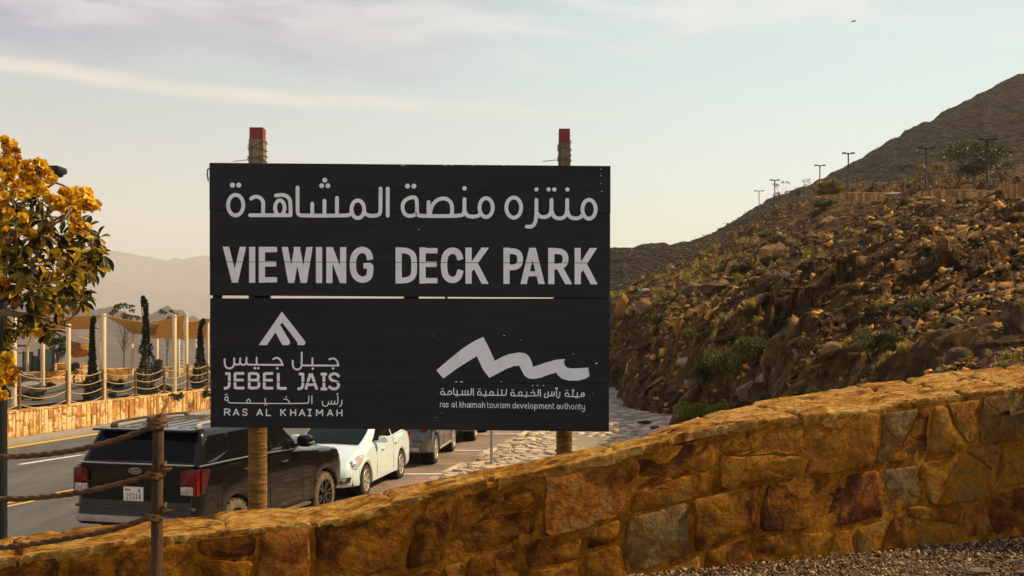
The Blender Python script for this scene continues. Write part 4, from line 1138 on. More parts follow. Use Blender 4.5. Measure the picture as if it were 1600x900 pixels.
sx((532, T), (532, B)); st((532, 628), (575, 628), (598, 645), (598, 690), (575, 707), (532, 707), hw=14, smooth=2)
sx((656, T), (617, B)); sx((660, T), (700, B)); st((634, 738), (684, 738), hw=12)
sx((749, T), (749, B)); st((749, 628), (795, 628), (818, 645), (818, 686), (795, 703), (749, 703), hw=14, smooth=2); sx((790, 708), (828, B))
sx((877, T), (877, B)); sx((950, T), (893, 708)); sx((906, 692), (951, B))
trim(l.build('letter', cuts=CUT))
# left logo block
l = Letters(320, 460, 3.912)
l.poly([(330, 310), (471, 105), (614, 288), (615, 298), (608, 310), (568, 310), (565, 292), (474, 173), (461, 186), (520, 285), (521, 298), (513, 310), (475, 310), (432, 232), (380, 310)])
l.build('emblem')
l = Letters(340, 540, 7.5); h = 11
l.stroke([(82, 160), (84, 225), (105, 262), (140, 268), (175, 258), (195, 225), (195, 150)], h, smooth=2)
l.stroke([(195, 200), (205, 222), (235, 224), (262, 215), (266, 150)], h, smooth=2); l.stroke([(266, 200), (278, 222), (305, 226), (335, 215), (340, 142)], h, smooth=2)
l.stroke([(340, 195), (352, 222), (380, 224), (765, 226)], h, smooth=1); l.stroke([(458, 142), (458, 220)], h); l.dot(437, 264, 15); l.dot(476, 264, 15)
l.stroke([(655, 158), (680, 142), (715, 146), (742, 175), (760, 222)], h, smooth=2); l.dot(700, 266, 15)
l.stroke([(880, 176), (882, 240), (900, 272), (935, 282), (970, 270), (986, 235), (986, 82)], h, smooth=2); l.stroke([(986, 230), (1000, 232), (1415, 234)], h)
l.stroke([(1112, 150), (1112, 230)], h); l.dot(1117, 270, 15); l.stroke([(1310, 160), (1345, 150), (1380, 155), (1402, 182), (1416, 232)], h, smooth=2); l.dot(1354, 266, 15)
l.build('letter')
l = Letters(340, 540, 7.5); h = 16.5
st((95, 327), (138, 327), smooth=0); st((138, 327), (138, 455), (130, 485), (105, 499), (80, 500), smooth=1)
st((205, 325), (205, 498)); st((215, 326), (306, 326)); st((215, 404), (300, 404)); st((215, 497), (308, 497))
st((372, 325), (372, 498)); st((380, 326), (450, 326), (478, 340), (478, 390), (450, 406), (380, 406), smooth=2); st((380, 408), (455, 408), (486, 424), (486, 480), (455, 497), (380, 497), smooth=2)
st((548, 325), (548, 500)); st((558, 326), (645, 326)); st((558, 406), (640, 406)); st((558, 499), (645, 499))
st((712, 328), (712, 502)); st((722, 501), (802, 501))
st((960, 333), (1000, 333)); st((1000, 333), (1000, 460), (992, 490), (968, 504), (945, 506), smooth=1)
st((1086, 332), (1036, 508)); st((1102, 332), (1162, 508)); st((1060, 458), (1140, 458), hw=14)
st((1215, 334), (1275, 334)); st((1246, 334), (1246, 508)); st((1215, 508), (1278, 508))
st((1420, 362), (1400, 334), (1360, 328), (1318, 344), (1318, 390), (1350, 410), (1405, 425), (1424, 470), (1395, 506), (1340, 508), (1308, 480), smooth=2)
l.build('letter', cuts=[(596.2, 600.2, .7)])
l = Letters(340, 540, 7.5); h = 6
l.stroke([(122, 640), (125, 602), (98, 600), (82, 618), (90, 642), (120, 640), (126, 662), (150, 674), (1055, 680), (1068, 660), (1070, 590)], h, smooth=1)
l.dot(92, 574, 8); l.dot(112, 574, 8); l.oval(363, 652, 20, 24, h); l.stroke([(558, 622), (558, 672)], h); l.dot(552, 695, 8); l.dot(575, 695, 8)
l.stroke([(778, 626), (810, 628), (836, 650), (842, 674)], h, smooth=1); l.dot(806, 600, 8); l.stroke([(1105, 590), (1105, 680)], h)
l.stroke([(1228, 652), (1230, 690), (1250, 712), (1285, 706), (1298, 680), (1300, 655)], h, smooth=1); l.stroke([(1300, 675), (1312, 688), (1332, 684), (1336, 648)], h, smooth=1); l.stroke([(1336, 675), (1350, 690), (1368, 684), (1374, 648)], h, smooth=1)
l.stroke([(1374, 675), (1388, 690), (1410, 680), (1410, 592)], h, smooth=1); l.stroke([(1398, 578), (1402, 562), (1414, 566)], 5); l.stroke([(1455, 642), (1456, 680), (1446, 705), (1428, 714)], h, smooth=1)
tag(l.build('small_lettering', split=False), kind='stuff')
UP = {'R': [[(0, 0), (0, 1)], [(0, 1), (.6, 1), (1, .86), (1, .62), (.6, .48), (0, .48)], [(.5, .48), (1, 0)]], 'A': [[(0, 0), (.5, 1)], [(.5, 1), (1, 0)], [(.2, .32), (.8, .32)]],
      'S': [[(1, .82), (.8, 1), (.3, 1), (.02, .8), (.15, .58), (.8, .46), (1, .22), (.75, 0), (.25, 0), (0, .18)]], 'L': [[(0, 1), (0, 0)], [(0, 0), (1, 0)]],
      'K': [[(0, 0), (0, 1)], [(1, 1), (.05, .45)], [(.3, .58), (1, 0)]], 'H': [[(0, 0), (0, 1)], [(1, 0), (1, 1)], [(0, .5), (1, .5)]],
      'I': [[(.5, 0), (.5, 1)], [(0, 1), (1, 1)], [(0, 0), (1, 0)]], 'M': [[(0, 0), (0, 1)], [(1, 0), (1, 1)], [(0, 1), (.5, .35)], [(.5, .35), (1, 1)]]}
def word(l, chars, y0, y1, hw, font, slope=0.0, sm=0):
    for ch, x0, x1 in chars:
        b = y0 + slope * x0; t = y1 + slope * x0
        for s_ in font[ch]:
            l.stroke([(x0 + hw + (x1 - x0 - 2 * hw) * x, b + (t - b) * y) for x, y in s_], hw, cap='q' if sm == 0 else 'r', smooth=(2 if len(s_) > 3 else 0))
l = Letters(340, 540, 7.5)
word(l, [('R', 76, 152), ('A', 178, 258), ('S', 285, 355), ('A', 453, 535), ('L', 565, 630), ('K', 735, 805), ('H', 850, 922), ('A', 950, 1030), ('I', 1052, 1108), ('M', 1153, 1237), ('A', 1280, 1358), ('H', 1392, 1464)], 815, 742, 7.5, UP, slope=.007)
tag(l.build('small_lettering', split=False), kind='stuff')
# right emblem and its two lines
l = Letters(640, 500, 4.7375)
l.poly([(198, 372), (250, 432), (350, 360), (430, 308), (498, 268), (545, 370), (590, 428), (640, 402), (720, 360), (770, 342), (812, 338), (830, 375), (850, 412), (880, 432), (920, 437), (970, 427), (1030, 405), (1085, 388), (1100, 412), (1130, 435), (1180, 449), (1250, 448), (1300, 436), (1332, 415), (1322, 352), (1250, 357), (1190, 358), (1160, 350), (1145, 328), (1142, 305), (1152, 288), (1080, 295), (1000, 318), (915, 348), (900, 300), (880, 265), (850, 245), (810, 240), (740, 252), (690, 270), (630, 302), (590, 210), (545, 125), (480, 155), (400, 205), (300, 285)])
l.build('emblem')
l = Letters(680, 600, 12.8); h = 10
def ta(x, y):   # ta marbuta with two dots, tail to the right
    l.stroke([(x + 88, y + 60), (x + 78, y + 10), (x + 45, y - 10), (x + 12, y + 10), (x + 8, y + 45), (x + 35, y + 68), (x + 90, y + 66)], h, smooth=2); l.dot(x + 32, y - 52, 11); l.dot(x + 62, y - 52, 11)
ta(100, 148)
l.stroke([(190, 212), (300, 212), (330, 190), (325, 150), (295, 135), (262, 152), (258, 180)], h, smooth=1)
l.stroke([(370, 88), (370, 190), (378, 212), (430, 216), (700, 218), (722, 200), (724, 92)], h, smooth=1)
for x in (437, 542, 600, 655): l.stroke([(x, 132), (x, 212)], h)
l.dot(420, 240, 11); l.dot(447, 240, 11); l.stroke([(762, 95), (762, 226)], h)
ta(838, 156); l.stroke([(925, 222), (1395, 228), (1420, 212), (1424, 108)], h, smooth=1); l.stroke([(1012, 140), (1012, 222)], h); l.dot(985, 248, 11); l.dot(1013, 248, 11)
l.oval(1128, 190, 36, 38, h); l.stroke([(1250, 148), (1250, 225)], h); l.dot(1250, 112, 11); l.stroke([(1332, 148), (1332, 225)], h); l.dot(1316, 124, 11); l.dot(1345, 124, 11)
l.ox = 795
ta(30, 170); l.stroke([(118, 236), (560, 238), (588, 222), (592, 112)], h, smooth=1); l.oval(232, 196, 36, 40, h); l.stroke([(358, 158), (358, 238)], h); l.dot(330, 262, 11); l.dot(358, 262, 11)
l.stroke([(500, 236), (522, 205), (510, 165), (475, 158), (440, 180)], h, smooth=2); l.dot(484, 126, 11); l.stroke([(630, 112), (630, 248)], h)
l.stroke([(740, 190), (712, 215), (712, 255), (745, 275), (782, 262), (790, 220), (788, 155)], h, smooth=2); l.stroke([(790, 235), (830, 238), (858, 225), (860, 158)], h, smooth=1); l.stroke([(860, 235), (890, 238), (905, 225), (910, 158)], h, smooth=1)
l.stroke([(955, 140), (955, 250)], h); l.oval(955, 92, 18, 18, 8); l.stroke([(1020, 165), (1020, 230), (1005, 270), (975, 278)], h, smooth=1)
ta(1118, 182); l.stroke([(1205, 250), (1470, 254), (1508, 238), (1515, 205), (1490, 172), (1455, 185), (1442, 225), (1455, 250)], h, smooth=1); l.stroke([(1280, 165), (1280, 248)], h); l.oval(1285, 128, 20, 16, 8)
l.stroke([(1370, 170), (1370, 250)], h); l.dot(1340, 278, 11); l.dot(1368, 278, 11); l.stroke([(1508, 215), (1450, 215)], 7)
tag(l.build('small_lettering', split=False), kind='stuff')
bowl = [(.95, .5), (.85, .12), (.45, 0), (.08, .2), (.08, .8), (.45, 1), (.85, .88), (.95, .5)]
ring = [(.5 + .48 * math.cos(a), .5 + .5 * math.sin(a)) for a in np.linspace(0, 2 * math.pi, 13)]
LO = {'r': [[(.1, 0), (.1, .7), (.4, 1), (1, 1)]], 'a': [bowl, [(1, .85), (1, 0)]], 's': [[(1, .88), (.6, 1), (.1, .9), (.1, .6), (.85, .42), (.9, .1), (.5, 0), (0, .1)]],
      'l': [[(.1, 1.4), (.1, .2), (.4, 0), (.9, 0)]], 'k': [[(0, 0), (0, 1.4)], [(.9, 1), (.1, .5)], [(.35, .6), (1, 0)]], 'h': [[(0, 0), (0, 1.4)], [(0, .7), (.4, 1), (.9, .9), (1, .5), (1, 0)]],
      'i': [[(.5, 0), (.5, 1.15)]], 'm': [[(0, 0), (0, 1)], [(0, .7), (.2, 1), (.45, .95), (.5, .5), (.5, 0)], [(.5, .7), (.7, 1), (.95, .95), (1, .5), (1, 0)]], 't': [[(.2, 1.35), (.2, .3), (.45, 0), (1, 0)], [(.2, 1), (.9, 1)]],
      'o': [ring], 'u': [[(0, 1), (0, .4), (.3, 0), (.8, .1), (1, .4), (1, 1)]], 'd': [bowl, [(1, 1.4), (1, 0)]], 'e': [[(1, .1), (.5, 0), (.05, .3), (.05, .75), (.5, 1), (.9, .8), (.9, .6), (.2, .38)]],
      'v': [[(0, 1), (.5, 0)], [(.5, 0), (1, 1)]], 'p': [bowl[::-1], [(0, .9), (0, -.55)]], 'n': [[(0, 0), (0, 1)], [(0, .7), (.4, 1), (.9, .9), (1, .5), (1, 0)]], 'y': [[(0, 1), (0, .5), (.3, .05), (1, .1)], [(1, 1), (1, -.3), (.6, -.65), (0, -.45)]]}
l = Letters(680, 600, 12.8); X1 = 1472
w1 = 'r 92 133 a 140 202 s 212 270 a 322 388 l 412 447 k 485 540 h 548 610 a 628 692 i 702 720 m 735 838 a 855 918 h 938 998 t 1035 1078 o 1085 1155 u 1168 1232 r 1248 1282 i 1300 1316 s 1328 1385 m 1395 1498'.split()
w2 = 'd 66 142 e 155 215 v 222 298 e 310 372 l 388 418 o 425 495 p 510 582 m 602 702 e 715 782 n 795 855 t 872 912 a 950 1018 u 1030 1090 t 1112 1152 h 1162 1226 o 1240 1312 r 1328 1365 i 1375 1392 t 1405 1445 y 1455 1524'.split()
ch = [(w1[i], int(w1[i + 1]), int(w1[i + 2])) for i in range(0, len(w1), 3)] + [(w2[i], int(w2[i + 1]) + X1, int(w2[i + 2]) + X1) for i in range(0, len(w2), 3)]
word(l, ch, 458, 378, 6.8, LO, slope=.0165, sm=1)
tag(l.build('small_lettering', split=False), kind='stuff')
# scuffs where the black paint has flaked
l = Letters(640, 500, 4.7375)
for (x, y, r_) in ((700, 115, 5), (175, 118, 2.5), (1212, 250, 4), (1382, 320, 7), (1355, 545, 3), (200, 722, 3), (345, 457, 6), (385, 457, 7), (678, 458, 4), (910, 484, 5), (945, 484, 5), (990, 485, 5), (238, 687, 2.5), (825, 147, 3)):
    l.stroke([(x - r_, y + r_ * .3), (x + r_ * .3, y - r_ * .2), (x + r_, y + r_ * .2)], r_ * .45)
l.ox, l.oy, l.sc = 620, 190, 3.103
for (x, y, r_) in ((107, 522, 3), (994, 338, 2.5), (990, 230, 2), (990, 262, 2), (988, 300, 2), (30, 212, 9), (235, 211, 8), (268, 211, 5), (520, 212, 4), (370, 212, 2)):
    l.stroke([(x - r_, y), (x + r_, y + .5)], 1.2)
tag(l.build('paint_flakes', split=False), kind='stuff')

# ================================================================== rope fence beside the camera
m_fpost = mat('fence_post_wood', [(0.040, 0.017, 0.006), (0.10, 0.044, 0.013), (0.17, 0.082, 0.024)], rough=0.85, scale=5, bump=1.4, bump_scale=22, stretch=(3, 3, .5))
m_rope = mat('thick_rope', [(0.08, 0.035, 0.013), (0.17, 0.08, 0.028), (0.26, 0.13, 0.05)], rough=0.95, scale=25, bump=1.2, bump_scale=70)
fence = tag(empty('rope_fence', P(245, 900, 5.0)), 'rustic wooden fence post with three knotted ropes running off to the left', 'rope fence')
FO = -Vector(fence.location)
DF = 5.0
def FPt(u, v, D_=DF): return P(u, v, D_) + FO
mb = MB(); pts = []; rad = []
for k in range(22):
    t = k / 21; v = 662 + t * 330; pts.append(FPt(247 - 3 * t + mnoise.noise(Vector((t * 4, 0, 0))) * 1.2, v)); rad.append((8.4 + 1.2 * t + mnoise.noise(Vector((t * 9, 3, 0))) * .7) * DF / F)
mb.tube(pts, rad, 14); post = mb.build('post', m_fpost, fence, smooth=60)
def ropetube(mb, pts, r, strands=3, twist=26):
    """three strands laid round a path"""
    P_ = [Vector(p) for p in pts]; L_ = [0]
    for i in range(1, len(P_)): L_.append(L_[-1] + (P_[i] - P_[i - 1]).length)
    n = max(12, int(L_[-1] / (r * 1.1)))
    path = []
    for i in range(n + 1):
        d = L_[-1] * i / n; k = max(0, min(len(P_) - 2, int(np.searchsorted(L_, d) - 1))); f = (d - L_[k]) / max(1e-9, L_[k + 1] - L_[k]); path.append(P_[k].lerp(P_[k + 1], f))
    for s_ in range(strands):
        q = []
        for i, p in enumerate(path):
            t = (path[min(i + 1, n)] - path[max(i - 1, 0)]).normalized(); a = t.cross(Vector((.1, .2, 1))); a.normalize(); b = t.cross(a)
            th = 2 * math.pi * s_ / strands + i * .52; q.append(p + (a * math.cos(th) + b * math.sin(th)) * r * .48)
        mb.tube(q, r * .58, 6)
def catm(pts, n=10):
    out = []; pts = [Vector(p) for p in pts]
    for i in range(len(pts) - 1):
        p0, p1, p2, p3 = pts[max(i - 1, 0)], pts[i], pts[i + 1], pts[min(i + 2, len(pts) - 1)]
        for k in range(n):
            t = k / n; out.append(.5 * ((2 * p1) + (p2 - p0) * t + (2 * p0 - 5 * p1 + 4 * p2 - p3) * t * t + (3 * p1 - p0 - 3 * p2 + p3) * t ** 3))
    out.append(pts[-1]); return out
for (va, path) in ((662, [(240, 666), (180, 688), (100, 706), (0, 714), (-140, 712)]), (739, [(240, 741), (180, 758), (100, 773), (0, 780), (-140, 776)]), (804, [(240, 806), (180, 826), (100, 842), (0, 856), (-140, 866)])):
    mb = MB(); pts = [FPt(u, v, DF + (240 - u) * .0009) for u, v in path]
    ropetube(mb, catm(pts), 4.6 * DF / F); rp = mb.build('rope', m_rope, fence, smooth=60)
    mb = MB()      # the knot round the post
    for q in range(2 if va > 700 else 4):
        c = FPt(246 if va < 700 else 243, va - 1 + q * 4 - (8 if va < 700 else 0)); rr = (11.5 + (q % 2) * 2.0) * DF / F; ring_ = [(c.x + rr * math.cos(a), c.y + rr * math.sin(a), c.z + .004 * math.sin(a * 2 + q) + .006 * math.sin(a)) for a in np.linspace(0, 2 * math.pi, 18)]
        ropetube(mb, ring_, 3.4 * DF / F)
    if va > 700: c = FPt(252, va); mb.tube([c, c + Vector((.02, -.01, .012)), c + Vector((.05, 0, .020))], [.012, .013, .006], 8); mb.tube([c + Vector((0, 0, .035)), c + Vector((.02, -.01, .04)), c + Vector((.022, 0, .055))], [.010, .012, .005], 8)
    else: c = FPt(252, 652); mb.tube([c, c + Vector((.004, 0, .022))], [.009, .002], 7); mb.tube([FPt(236, 662), FPt(247, 660), FPt(258, 663)], [.012, .024, .015], 10)
    mb.build('knot', m_rope, rp, smooth=60)
# ================================================================== vehicles
def paint(name, c, dust, coat=1.0, dust_z=0.75, metallic=0.0, rough=0.35, dust_amt=1.0, spec=0.5):
    """car paint with road dust thickest low on the sides"""
    m = bpy.data.materials.new(name); m.use_nodes = True; nt = m.node_tree; N = nt.nodes.new; L = nt.links.new; b = nt.nodes['Principled BSDF']
    tc = N('ShaderNodeTexCoord'); sep = N('ShaderNodeSeparateXYZ'); L(tc.outputs['Object'], sep.inputs[0])
    nz = N('ShaderNodeTexNoise'); L(tc.outputs['Object'], nz.inputs[0]); nz.inputs['Scale'].default_value = 2.2; nz.inputs['Detail'].default_value = 8
    mr = N('ShaderNodeMapRange'); L(sep.outputs[2], mr.inputs[0]); mr.inputs[1].default_value = dust_z; mr.inputs[2].default_value = 0.25; mr.inputs[3].default_value = 0.12; mr.inputs[4].default_value = 1.0
    mu = N('ShaderNodeMath'); mu.operation = 'MULTIPLY'; L(mr.outputs[0], mu.inputs[0]); L(nz.outputs[0], mu.inputs[1])
    m2 = N('ShaderNodeMath'); m2.operation = 'MULTIPLY'; L(mu.outputs[0], m2.inputs[0]); m2.inputs[1].default_value = 1.1 * dust_amt; m2.use_clamp = True
    mx = N('ShaderNodeMix'); mx.data_type = 'RGBA'; L(m2.outputs[0], mx.inputs[0]); mx.inputs[6].default_value = (*c, 1); mx.inputs[7].default_value = (*dust, 1); L(mx.outputs[2], b.inputs['Base Color'])
    r2 = N('ShaderNodeMapRange'); L(m2.outputs[0], r2.inputs[0]); r2.inputs[3].default_value = rough; r2.inputs[4].default_value = 0.9; L(r2.outputs[0], b.inputs['Roughness'])
    c2 = N('ShaderNodeMapRange'); L(m2.outputs[0], c2.inputs[0]); c2.inputs[3].default_value = coat; c2.inputs[4].default_value = 0.0; L(c2.outputs[0], b.inputs['Coat Weight'])
    b.inputs['Metallic'].default_value = metallic; b.inputs['Coat Roughness'].default_value = 0.06; b.inputs['Specular IOR Level'].default_value = spec
    return m
DUST = (0.30, 0.21, 0.13)
m_black = paint('black_car_paint', (0.004, 0.0035, 0.004), (0.10, 0.065, 0.036), rough=0.22, coat=.6, spec=.08, dust_amt=.35, dust_z=.75)
m_white = paint('white_car_paint', (0.68, 0.81, 0.87), (0.50, 0.47, 0.42), dust_amt=.15)
m_grey = paint('grey_car_paint', (0.07, 0.085, 0.10), DUST, metallic=.6, dust_amt=.6)
m_dkcar = paint('dark_car_paint', (0.015, 0.017, 0.02), DUST, dust_amt=.5)
m_silver = paint('silver_car_paint', (0.35, 0.36, 0.38), DUST, metallic=.8, dust_amt=.4)
m_glassr = mat('dark_rear_glass', [(0.004, 0.005, 0.007)], rough=0.08, spec=0.12)
m_glass = mat('tinted_car_glass', [(0.005, 0.006, 0.007)], rough=0.03, spec=0.6)
m_glassg = mat('green_car_glass', [(0.008, 0.016, 0.012)], rough=0.1, spec=0.08)
m_trim = mat('black_plastic_trim', [(0.018, 0.017, 0.016), (0.05, 0.043, 0.035)], rough=0.6, scale=5)
m_chrome = mat('chrome_trim', [(0.62, 0.60, 0.57)], rough=0.15, metallic=1.0)
m_redl = mat('red_light_lens', [(0.12, 0.003, 0.004)], rough=0.2, coat=.25, spec=.2)
m_redd = mat('dark_red_light_lens', [(0.05, 0.003, 0.004)], rough=0.15, coat=.3, spec=.2)
m_clearl = mat('clear_light_lens', [(0.55, 0.50, 0.46), (0.30, 0.27, 0.25), (0.75, 0.7, 0.66)], rough=0.15, scale=9, coat=1.0)
m_tyre = mat('dusty_tyre_rubber', [(0.06, 0.040, 0.024), (0.13, 0.09, 0.055), (0.20, 0.14, 0.085)], rough=0.95, scale=6, bump=1, bump_scale=40)
m_tyre2 = mat('tyre_rubber', [(0.018, 0.017, 0.016), (0.045, 0.038, 0.03)], rough=0.9, scale=6)
m_rimb = mat('black_rim', [(0.012, 0.012, 0.014)], rough=0.25, metallic=.5, coat=.5)
m_rims = mat('silver_rim', [(0.45, 0.42, 0.38), (0.62, 0.58, 0.52)], rough=0.4, metallic=.6, scale=4)
m_well = mat('wheel_well', [(0.006, 0.006, 0.006)], rough=1)
m_plate = mat('number_plate_white', [(0.72, 0.70, 0.62)], rough=0.5)
m_ink = mat('black_ink', [(0.01, 0.01, 0.01)], rough=0.6)
m_skid = mat('silver_skid_trim', [(0.28, 0.25, 0.22), (0.42, 0.38, 0.34)], rough=0.5, scale=5)
m_blue = mat('badge_blue', [(0.02, 0.035, 0.07)], rough=0.2, coat=1)
m_led = mat('green_sticker', [(0.02, 0.35, 0.20)], rough=0.5)

def make_wheel(car, x, y, r, w, tyre, rim, spokes, side, star=False):
    mb = MB(); prof = [(r * .66, -w / 2), (r * .90, -w / 2 - .004), (r * .975, -w * .42), (r, -w * .30), (r, w * .30), (r * .975, w * .42), (r * .90, w / 2 + .004), (r * .66, w / 2), (r * .62, 0)]
    mb.lathe(prof, 44, 'y', closed=True)
    for k in range(44):        # tread blocks
        a = 2 * math.pi * k / 44; rot = Matrix.Rotation(-a, 3, 'Y')
        for yy in (-w * .33, 0.0, w * .33): mb.box(rot @ Vector((r * 1.0, yy + (.01 if k % 2 else -.01), 0)), (.016, w * .24, r * .085), rot)
    wh = mb.build('wheel', tyre, car, smooth=45); wh.location = (x, y, r)
    s = side; mb = MB()
    mb.lathe([(r * .69, s * (w / 2 + .002)), (r * .665, s * (w / 2 + .008)), (r * .63, s * (w / 2 - .01)), (r * .60, s * (w / 2 - .07)), (r * .0001, s * (w / 2 - .08))], 40, 'y')
    for k in range(spokes):
        for da in ((-.10, .10) if star else (0,)):
            a = 2 * math.pi * k / spokes + .2; 
            p0 = Vector((math.cos(a + da * .3) * r * .12, s * (w / 2 - .018), math.sin(a + da * .3) * r * .12)); p1 = Vector((math.cos(a + da * 2) * r * .64, s * (w / 2 + .002), math.sin(a + da * 2) * r * .64))
            d = (p1 - p0); t = Vector((-d.z, 0, d.x)).normalized() * r * (.045 if star else .075); o_ = Vector((0, s * .012, 0))
            mb.add([p0 - t * 1.2, p0 + t * 1.2, p1 + t, p1 - t, p0 - t - o_ * 3, p0 + t - o_ * 3, p1 + t - o_ * 3, p1 - t - o_ * 3], [(0, 1, 2, 3), (0, 1, 5, 4), (1, 2, 6, 5), (2, 3, 7, 6), (3, 0, 4, 7)])
    mb.lathe([(r * .17, s * (w / 2 - .03)), (r * .15, s * (w / 2 + .004)), (.0001, s * (w / 2 + .010))], 16, 'y')
    mb.build('rim', rim, wh, smooth=35)
    return wh

def build_car(C, car):
    """C: dict of body curves. x forward, y left, z up; origin on the ground under the rear axle"""
    xr_, xf = C['rear'], C['front']; hw = C['hw']; wb = C['wb']; r = C['wheel_r']; ra = r + C.get('arch', .07)
    def zbot(x):
        z = interp(x, C['sill'])
        for xc in (0, wb):
            d = abs(x - xc)
            if d < ra: z = max(z, r * 0.98 + math.sqrt(max(0, ra * ra - d * d)) * 1.0)
        return z
    xs = sorted(set([round(v, 4) for v in list(np.linspace(xr_, xf, 70)) + [c + ra * math.cos(a) for c in (0, wb) for a in np.linspace(0, math.pi, 19)] if xr_ <= v <= xf]))
    # ends of the arches need paired stations so that the cut is crisp
    extra = []
    for c in (0, wb):
        for sg in (-1, 1): extra += [c + sg * (ra + .002), c + sg * (ra - .0005)]
    xs = sorted(set(xs + [e for e in extra if xr_ < e < xf]))
    rc, fc = C.get('rear_round', .22), C.get('front_round', .5)
    def width(x, z):
        w = interp(x, C['w']) if 'w' in C else hw
        if x - xr_ < rc: w -= C.get('rear_taper', .14) * (1 - math.sqrt(max(0, 1 - (1 - (x - xr_) / rc) ** 2)))
        if xf - x < fc: w -= C.get('front_taper', .26) * (1 - math.sqrt(max(0, 1 - (1 - (xf - x) / fc) ** 2)))
        return w
    def push(x, z):
        """profile of the two ends: bumper proud, upper body leaning in"""
        kr = max(0, 1 - (x - xr_) / .9); kf = max(0, 1 - (xf - x) / .9)
        return x + kr * interp(z, C['rear_prof']) - kf * interp(z, C['front_prof'])
    rows = []
    for x in xs:
        zb, zt = zbot(x), interp(x, C['top']); w = width(x, 0); cr_ = C.get('crown', .05)
        arch = any(abs(x - c) < ra for c in (0, wb)); h = zt - zb
        fl = .018 if any(abs(x - c) < ra + .08 for c in (0, wb)) else 0
        half = [(w * .93 if not arch else w + fl - .03, zb + (0 if not arch else 0)), (w - .012 + fl, zb + .02), (w + fl, zb + min(.07, h * .2)), (w + fl * .3, zb + h * .34), (w + .004, zb + h * .62), (w - .008, zt - min(.13, h * .2)), (w - .035, zt - .035), (w - .09, zt - .004), (w * .72, zt + cr_ * .45), (w * .38, zt + cr_ * .85), (0, zt + cr_)]
        rows.append([(push(x, z), -y, z) for y, z in half] + [(push(x, z), y, z) for y, z in half[-2::-1]])
    mb = MB(); mb.grid(rows)
    for e in (0, -1):
        q = rows[e]; n = len(q); m_ = n // 2; mb.add(q, [(i, i + 1, n - 2 - i, n - 1 - i) for i in range(m_ - 1)] + [(m_ - 1, m_, m_ + 1)])
    body = mb.build('body', C['paint'], car, smooth=32)
    mb = MB()      # dark floor and wheel wells
    mb.box(((xr_ + xf) / 2, 0, interp(0, C['sill']) + .16), (xf - xr_ - .5, hw * 1.86 - .08, .22))
    for c in (0, wb):
        for s in (-1, 1): mb.lathe([(ra - .004, s * (hw - .30)), (ra - .004, s * (hw - .02))], 40, 'y', (c, 0, r * .98)); mb.lathe([(.001, s * (hw - .31)), (ra - .004, s * (hw - .31))], 24, 'y', (c, 0, r * .98))
    mb.build('underbody', m_well, car)
    # cabin
    x0, x1, x2, x3 = C['cab']; zr = C['roof']; wbelt, wroof = C['cabw']
    zbelt = lambda x: interp(x, C['top']) + .01
    def zroof(x): return interp(x, [(x0, zbelt(x0)), (x1, zr[0]), ((x1 + x2) / 2, zr[1]), (x2, zr[2]), (x3, zbelt(x3))])
    H = zr[1] - zbelt((x1 + x2) / 2)
    def wat(x, z):
        t = (z - zbelt(x)) / H; w = wbelt + (wroof - wbelt) * t
        e = min(1, max(0, (x3 - x) / .9)); w -= .14 * (1 - e) ** 2
        e2 = min(1, max(0, (x - x0) / .5)); w -= C.get('cab_rear_in', .05) * (1 - e2) ** 2
        return w
    rows = []
    for x in list(np.linspace(x0, x1, 7)) + list(np.linspace(x1, x2, 16))[1:] + list(np.linspace(x2, x3, 12))[1:]:
        zt = max(zroof(x), zbelt(x) + .004); zb = zbelt(x) - .03; w0 = wat(x, zb); q = []
        for t in (0, .35, .7, .93): z = zb + (zt - .03 - zb) * t; q.append((wat(x, z), z))
        wt = wat(x, zt); cr2 = min(.035, (zt - zbelt(x)) * .2)
        q += [(wt - .012, zt - .022 * min(1, (zt - zb) * 4)), (wt - .05, zt), (wt * .6, zt + cr2 * .7), (0, zt + cr2)]
        rows.append([(x, -y, z) for y, z in q] + [(x, y, z) for y, z in q[-2::-1]])
    mb = MB(); mb.grid(rows); mb.build('cabin', C['paint'], car, smooth=35)
    def side_glass(pts, name='side_window', m=None):
        for s in (-1, 1):
            out = []; n = len(pts)
            for i in range(n):
                a, b = pts[i], pts[(i + 1) % n]
                for k in range(3): t = k / 3; x, z = a[0] + (b[0] - a[0]) * t, a[1] + (b[1] - a[1]) * t; out.append((x, s * (wat(x, z) - .002), z))
            mb = MB(); mb.slab(out, .010, (0, s, 0)); mb.build(name, m or C.get('glass', m_glass), car)
    for p in C.get('windows', []): side_glass(p)
    def end_glass(xa, za, xb, zb_, inset_, name, m=None, cut=.05):
        """glass lying on the sloping face between (xa,za) below and (xb,zb) above"""
        rows = []
        d = Vector((xb - xa, 0, zb_ - za)).normalized(); nn = Vector((-d.z, 0, d.x)) if xb > xa else Vector((d.z, 0, -d.x))
        if xb > xa and nn.x > 0: nn = -nn
        if xb < xa and nn.x < 0: nn = -nn
        for t in np.linspace(cut, 1 - cut, 6):
            x, z = xa + (xb - xa) * t, za + (zb_ - za) * t; w = wat(x, z) - inset_
            rows.append([Vector((x, y, z + min(.036, (z - za) * .22 + .004) * (1 - (abs(y) / w) ** 2.4))) + nn * .014 for y in np.linspace(-w, w, 13)])
        mb = MB(); mb.grid(rows); mb.build(name, m or C.get('glass', m_glass), car, smooth=60)
    C['_end'] = end_glass
    end_glass(x3, zbelt(x3), x2, zr[2], C.get('ws_in', .07), 'windscreen', C.get('wsg'))
    end_glass(x0, zbelt(x0), x1, zr[0], C.get('rw_in', .07), 'rear_window', C.get('rwg'), C.get('rwcut', .08))
